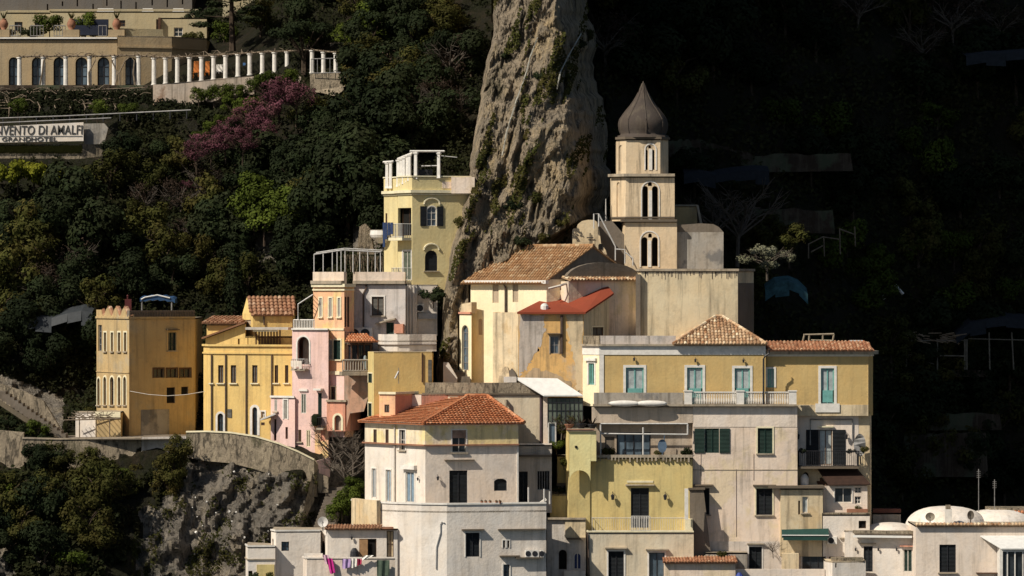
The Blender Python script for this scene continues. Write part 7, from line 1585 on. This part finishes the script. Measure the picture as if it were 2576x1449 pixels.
mb = MB(); strip(mb, [Vector(P(x, 0, Y)[:2]) for x, Y in ((762, -7.2), (772, -8.6), (994, -8.4))], P(0, 1404, -8).z + .002, P(0, 1401, -8).z, -.35, .06); mb.build('coping', W_BRIGHT, t)
mb = MB(); a = P(800, 1404, -8.2); mb.box(P(765, 0, -8).x, P(812, 0, -8).x, -8.2, -7.9, P(0, 1404, -8).z, P(0, 1392, -8).z); mb.build('shoulder', W_BRIGHT, t)
def cloth(lb, x0, x1, y0, y1, Y, mat, sk=0, sag=.1):
    mb = MB(); n = 8; m = 5
    def g(i, j): f = i / n; h = j / m; q = P(x0 + (x1 - x0) * f + sk * h, y0 + (y1 - y0) * h + 2 * math.sin(f * 5) * h, Y); q.y += .06 * math.sin(f * 11 + h); return q
    for i in range(n):
        for j in range(m): mb.poly([g(i, j), g(i + 1, j), g(i + 1, j + 1), g(i, j + 1)])
    for i in range(n):
        for j in range(m): mb.poly([p + Vector((0, .025, 0)) for p in (g(i, j), g(i + 1, j), g(i + 1, j + 1), g(i, j + 1))])
    return mb.build('hanging_cloth', mat, top=(lb, 'laundry', 'washing on the bottom left terrace'), smooth=True)
cloth('magenta towel hanging from the terrace parapet, leftmost of the washing', 822, 836, 1405, 1442, -8.85, plain('cloth_magenta', (.62, .04, .30)), 8)
cloth('pale pink cloth above the magenta towel', 812, 826, 1396, 1418, -8.8, plain('cloth_pale_pink', (.75, .5, .6)), 6)
cloth('lilac cloth on the washing line', 861, 882, 1406, 1429, -8.8, plain('cloth_lilac', (.48, .34, .60)))
cloth('white cloth between the lilac and the red ones', 882, 898, 1405, 1427, -8.8, TRIMW)
cloth('small raspberry red cloth on the washing line', 896, 910, 1406, 1421, -8.8, plain('cloth_raspberry', (.45, .04, .10)))
cloth('small white cloth knotted at the parapet corner', 918, 940, 1397, 1408, -8.8, TRIMW, -14)
cloth('dark green pair of trousers at the right end of the washing', 948, 980, 1409, 1449, -8.8, plain('cloth_dark_green', (.07, .10, .07)))

# ================================================================== PROMENADE WALLS, STEPS, ROCK DETAILS
def wallpx(label, tops, bot, mat, th=.6, name='stone_wall', cap=None, drop=None):
    mb = MB(); cm = MB()
    for k, ((x0, y0, Y0), (x1, y1, Y1)) in enumerate(zip(tops[:-1], tops[1:])):
        b0, b1 = (bot, bot) if drop is None else (drop[k], drop[k + 1])
        f = Vector((0, th, 0)); A, B = P(x0, y0, Y0), P(x1, y1, Y1); C, E = P(x0, b0, Y0), P(x1, b1, Y1); mb.hexa([C, E, E + f, C + f, A, B, B + f, A + f])
        if cap: g = Vector((0, -.08, 0)); h = Vector((0, 0, .1)); e = Vector((0, 0, .002)); cm.hexa([A + g + e, B + g + e, B + f + e, A + f + e, A + g + h, B + g + h, B + f + h, A + f + h])
    o = mb.build(name, mat, top=(label, 'wall'))
    if cap: cm.build('coping', cap, o)
    return o
wallpx('long low promenade wall in front of the tan tower', [(55, 1104, 8.4), (150, 1106, 8.4), (355, 1103, 8.2)], 1190, W_RET, cap=CAP, drop=[1160, 1190, 1195])
wallpx('paler white stretch of promenade wall right of the tan tower', [(356, 1100, 8.0), (420, 1099, 7.6), (470, 1098, 7.0)], 1190, plaster('plaster_promenade_white', (.5, .47, .44), .4, .6, seed=50))
wallpx('curved stone promenade wall on top of the grey rock', [(468, 1088, 5.6), (520, 1087, 5.0), (580, 1090, 4.4), (640, 1099, 3.9), (700, 1117, 3.6), (750, 1138, 3.5), (790, 1158, 3.5), (800, 1170, 4.2)], 0, W_RET, cap=TRIMC, drop=[1150, 1160, 1165, 1180, 1200, 1230, 1250, 1250])
mb = MB(); pr = [(468, 1094, 6), (640, 1104, 4.4), (790, 1165, 4.0), (835, 1185, 4.5), (835, 1180, 9), (600, 1092, 13), (440, 1098, 20), (150, 1098, 20), (40, 1108, 9), (355, 1108, 8.6)]
mb.poly([P(150, 1108, 8.8), P(468, 1104, 6.4), P(468, 1093, 16), P(150, 1094, 20)]); 
o = mb.build('promenade', W_STONE); o['kind'] = 'structure'
H = wallpx('pink white garden wall and gate at the lower end of the promenade', [(795, 1160, 4.2), (830, 1150, 5)], 1200, W_PINKP)
wallpx('stone wall beside the long flight of steps at the left edge', [(-30, 955, 15), (60, 985, 14.6), (110, 1010, 14.2), (160, 1092, 13.6)], 0, W_RET, drop=[1010, 1035, 1070, 1105])
t = thing('stone_steps', 'long flight of stone steps descending at the left edge', 'steps', P(150, 1100, 12)); mb = MB()
for k in range(15):
    x, y = -6 + k * 10.8, 985 + k * 7.6; Y = 12.6 - k * .06; q = P(x, y, Y); mb.box(q.x, q.x + .62, Y - .1, Y + 1.6, q.z - .55, q.z + .02)
mb.build('tread', W_STONE, t)
wallpx('sunlit sloping parapet of the long flight of steps', [(-30, 988, 12.0), (60, 1046, 11.8), (150, 1102, 11.6)], 0, plaster('step_parapet', (.17, .14, .10), .5, .5, seed=51), th=.3, drop=[1000, 1060, 1112])
wallpx('pale wall corner among bushes at the left end of the promenade', [(-30, 1080, 9), (60, 1088, 8.8)], 1180, W_RET)
t = thing('rock_stairs', 'dark stepped path between the curved wall and the white corner house', 'steps', P(820, 1330, 1)); mb = MB()
for k in range(14): q = P(786 + k * 3.0, 1330 - k * 8, 1.2 + k * .25); mb.box(q.x, q.x + 1.5, q.y, q.y + .8, q.z - .6, q.z)
mb.build('tread', W_STONE, t)
wallpx('leaning stone end wall below the curved promenade wall', [(752, 1330, 2.2), (790, 1175, 3.6)], 0, W_RET, drop=[1340, 1260])
wallpx('low wall of the hidden bend right of the rock path', [(800, 1190, 4.0), (826, 1200, 4.0)], 1240, W_RET)
TREES = []
for k, (x, y) in enumerate(((22, 1062), (58, 1084), (95, 1098), (15, 1090), (120, 1106))): tree(['bush', 'bush', 'bright', 'bush', 'bush'][k], x, y, .62, '', Y=10.8, forced=f"bush below the sloping step parapet, {('highest', 'second down', 'third down, bright green', 'lowest left', 'at the bottom by the wall')[k]}")
plant_trees()
# terraces, sheds and frames on the dark right side
Yr = lambda x, y: float(terr(x, y)) - 1.0
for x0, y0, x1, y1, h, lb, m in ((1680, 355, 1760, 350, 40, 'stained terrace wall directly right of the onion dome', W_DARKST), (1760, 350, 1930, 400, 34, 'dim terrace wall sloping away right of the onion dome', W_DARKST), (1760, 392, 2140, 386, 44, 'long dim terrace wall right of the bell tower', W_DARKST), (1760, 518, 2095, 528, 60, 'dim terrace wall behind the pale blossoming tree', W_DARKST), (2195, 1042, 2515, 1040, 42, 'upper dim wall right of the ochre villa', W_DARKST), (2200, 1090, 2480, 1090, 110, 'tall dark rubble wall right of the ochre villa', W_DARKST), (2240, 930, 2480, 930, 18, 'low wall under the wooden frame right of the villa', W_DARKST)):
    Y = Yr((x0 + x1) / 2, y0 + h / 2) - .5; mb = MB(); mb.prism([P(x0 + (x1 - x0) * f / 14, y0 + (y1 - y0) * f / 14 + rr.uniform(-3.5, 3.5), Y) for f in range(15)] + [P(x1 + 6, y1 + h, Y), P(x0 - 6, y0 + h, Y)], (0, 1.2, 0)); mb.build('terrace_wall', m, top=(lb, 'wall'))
def net(lb, pts, Y, mat, dep=2.5):
    mb = MB(); n = len(pts)
    for k in range(n - 1):
        a, b = P(*pts[k], Y), P(*pts[k + 1], Y); d0 = Vector((0, dep, .5)); f = Vector((0, -.3, -.9 - .3 * math.sin(k * 2)))
        mb.poly([a + f, b + f, b, a]); mb.poly([a, b, b + d0, a + d0]); mb.poly([a + f + Vector((0, .03, -.01)), b + f + Vector((0, .03, -.01)), b + Vector((0, .03, -.03)), a + Vector((0, .03, -.03))])
    return mb.build('crop_net', mat, top=(lb, 'net'))
NETB = plain('net_teal', (.05, .13, .15), .8, .5, sc=2); NETG = plain('net_grey', (.022, .026, .032), .9, .3)
net('teal crop net lying in the shade right of the big blank block', [(1925, 730), (1950, 712), (1985, 708), (2010, 718), (2032, 740)], 33, plain('net_teal', (.05, .15, .17)), 1.5)
net('long grey crop net on the dark terrace right of the bell tower', [(1720, 436), (1760, 430), (1800, 440), (1850, 432), (1900, 428), (1935, 430)], 42, NETG)
net('grey crop net over the pergola at the right edge', [(2405, 840), (2440, 812), (2480, 806), (2530, 800), (2590, 804)], 54.5, NETG, 4)
net('dark blue crop net at the upper right edge', [(2430, 140), (2480, 132), (2530, 134), (2590, 130)], 60, NETG, 4)
net('dark grey crop net on the slope left of the tan tower', [(50, 803), (90, 797), (130, 800), (170, 788), (205, 781), (232, 785)], 26.5, plain('net_charcoal', (.04, .045, .05)), 3)
t = thing('timber_frame', 'rough pole frame with dry cane roof right of the ochre villa', 'frame', P(2350, 930, 54.5)); mb = MB(); Y = 54.5
for x in (2280, 2358, 2427, 2432): mb.tube([P(x, 930, Y), P(x, 853, Y)], .08, 5)
for y0, y1 in ((858, 856), (893, 896)): mb.tube([P(2272, y0, Y), P(2434, y1, Y)], .06, 5)
mb.tube([P(2436, 852, Y), P(2590, 856, Y)], .05, 5); mb.tube([P(2490, 930, Y), P(2488, 836, Y)], .07, 5); mb.tube([P(2550, 930, Y), P(2545, 836, Y)], .07, 5); mb.tube([P(2285, 896, Y), P(2350, 916, Y)], .05, 4)
mb.build('pole', plain('wood_grey_pole', (.20, .17, .13)), t); mb = MB()
for k in range(40): q = P(rv.uniform(2270, 2400), rv.uniform(838, 858), Y + rv.uniform(-1, 1)); mb.tube([q, q + Vector((rv.uniform(.3, 1.4), rv.uniform(-.3, .3), rv.uniform(-.5, .2)))], .04, 4)
mb.build('dry_cane', plain('cane_pale', (.36, .26, .17)), t)
t = thing('terrace_trellis', 'thin pole trellis above the dark terraces right of the blossoming tree', 'trellis', P(2080, 640, 44)); mb = MB()
for pts in ([(2034, 650), (2034, 612)], [(2074, 645), (2072, 594)], [(2114, 640), (2112, 574)], [(2152, 620), (2150, 570)], [(2034, 614), (2070, 596), (2110, 602)], [(2040, 634), (2070, 618)], [(2112, 576), (2150, 590)]): mb.tube([P(x, y, 43) for x, y in pts], .06, 5)
mb.build('pole', WOOD, t)
for k, (x0, y0, x1, y1) in enumerate(((2252, 717, 2272, 740), (2219, 744, 2225, 753))):
    mb = MB(); mb.tube([P(x0, y0, 54), P(x1, y1, 54)], .13, 5); mb.build('white_post', TRIMW, top=(('long white plank lying on the dark right slope', 'short white plank lying on the dark right slope')[k], 'plank'))
# retaining netting cables on the cliff
def cable(lb, pts, r=.06):
    q = []
    for (x0, y0), (x1, y1) in zip(pts[:-1], pts[1:]):
        for k in range(8):
            x, y = x0 + (x1 - x0) * k / 8, y0 + (y1 - y0) * k / 8
            Y = min(float(surfY(np.array([x + dx]), np.array([y]))[0][0]) for dx in (-6, 0, 6)); q.append(P(x, y, Y - .35))
    mb = MB(); mb.tube(q, r, 4); mb.build('rockfall_cable', plain('cable_pale', (.42, .40, .34), .8), top=(lb, 'cable'))
cable('steel rockfall cable down the left groove of the cliff', [(1352, 95), (1335, 140), (1322, 190), (1300, 250), (1275, 330), (1262, 400)])
cable('steel rockfall cable down the right shoulder of the cliff', [(1462, 85), (1430, 140), (1410, 180), (1400, 230)])
for k, (x0, y0, x1, y1, Y) in enumerate(((650, 578, 757, 572, 37), (672, 584, 752, 577, 37))):
    mb = MB(); mb.tube([P(x0, y0, Y), P(x1, y1, Y)], .07, 5); mb.build('fence_rail', WOOD, top=(('upper pole rail above the bare rock patch', 'lower pole rail above the bare rock patch')[k], 'rail'))
rr = random.Random(12)
mb = MB()
for k in range(26):
    x, y = rr.uniform(480, 760), rr.uniform(1180, 1440); Y = float(surfY(np.array([x]), np.array([y]))[0][0]); q = P(x, y, Y - .08); s_ = rr.uniform(.04, .11)
    mb.tube([q, q + Vector((s_ * 1.2, 0, rr.uniform(-s_, s_)))], s_, 5)
o = mb.build('rock_litter', TRIMW); setp(o, 'tiny pale scraps of litter on the grey rock face', 'litter', kind='stuff')
for k, (x, y, w) in enumerate(((914, 600, 16),)):
    mb = MB(); Y = 21; mb.prism([P(x - w, y + 40, Y), P(x + w + 12, y + 40, Y), P(x + w, y - 26, Y), P(x + 4, y - 38, Y), P(x - w + 6, y - 30, Y)], (0, 3, 0)); mb.build('rock_outcrop', ROCK, top=('tan rock outcrop left of the cream tower house', 'rock'))

# ================================================================== CAMERA, LIGHT
cam = bpy.data.cameras.new('camera'); co = bpy.data.objects.new('camera', cam); COL.objects.link(co)
co.location = (0, -D, ZC); co.rotation_euler = (math.pi / 2, 0, 0); cam.sensor_width = 36; cam.lens = 36 * D / (2576 / S)
cam.clip_start = 1; cam.clip_end = 6000; scene.camera = co
sv = Vector((-.595, -.44, .70)).normalized(); EL = math.asin(sv.z); AZ = math.atan2(sv.x, sv.y)
sun = bpy.data.lights.new('sun', 'SUN'); so = bpy.data.objects.new('sun', sun); COL.objects.link(so)
sun.energy = 4.8; sun.angle = math.radians(.5); sun.color = (1, .92, .785); so.rotation_euler = sv.to_track_quat('Z', 'Y').to_euler(); so.location = (-60, -80, 120)
w = bpy.data.worlds.new('World'); scene.world = w; w.use_nodes = True; nt = w.node_tree
sky = nt.nodes.new('ShaderNodeTexSky'); sky.sky_type = 'NISHITA'; sky.sun_disc = False; sky.sun_elevation = EL; sky.sun_rotation = AZ
nt.links.new(sky.outputs[0], nt.nodes['Background'].inputs[0]); nt.nodes['Background'].inputs[1].default_value = .05
scene.view_settings.view_transform = 'Standard'; scene.view_settings.look = 'None'; scene.view_settings.exposure = 0; scene.view_settings.gamma = 1
scene.render.engine = 'CYCLES'
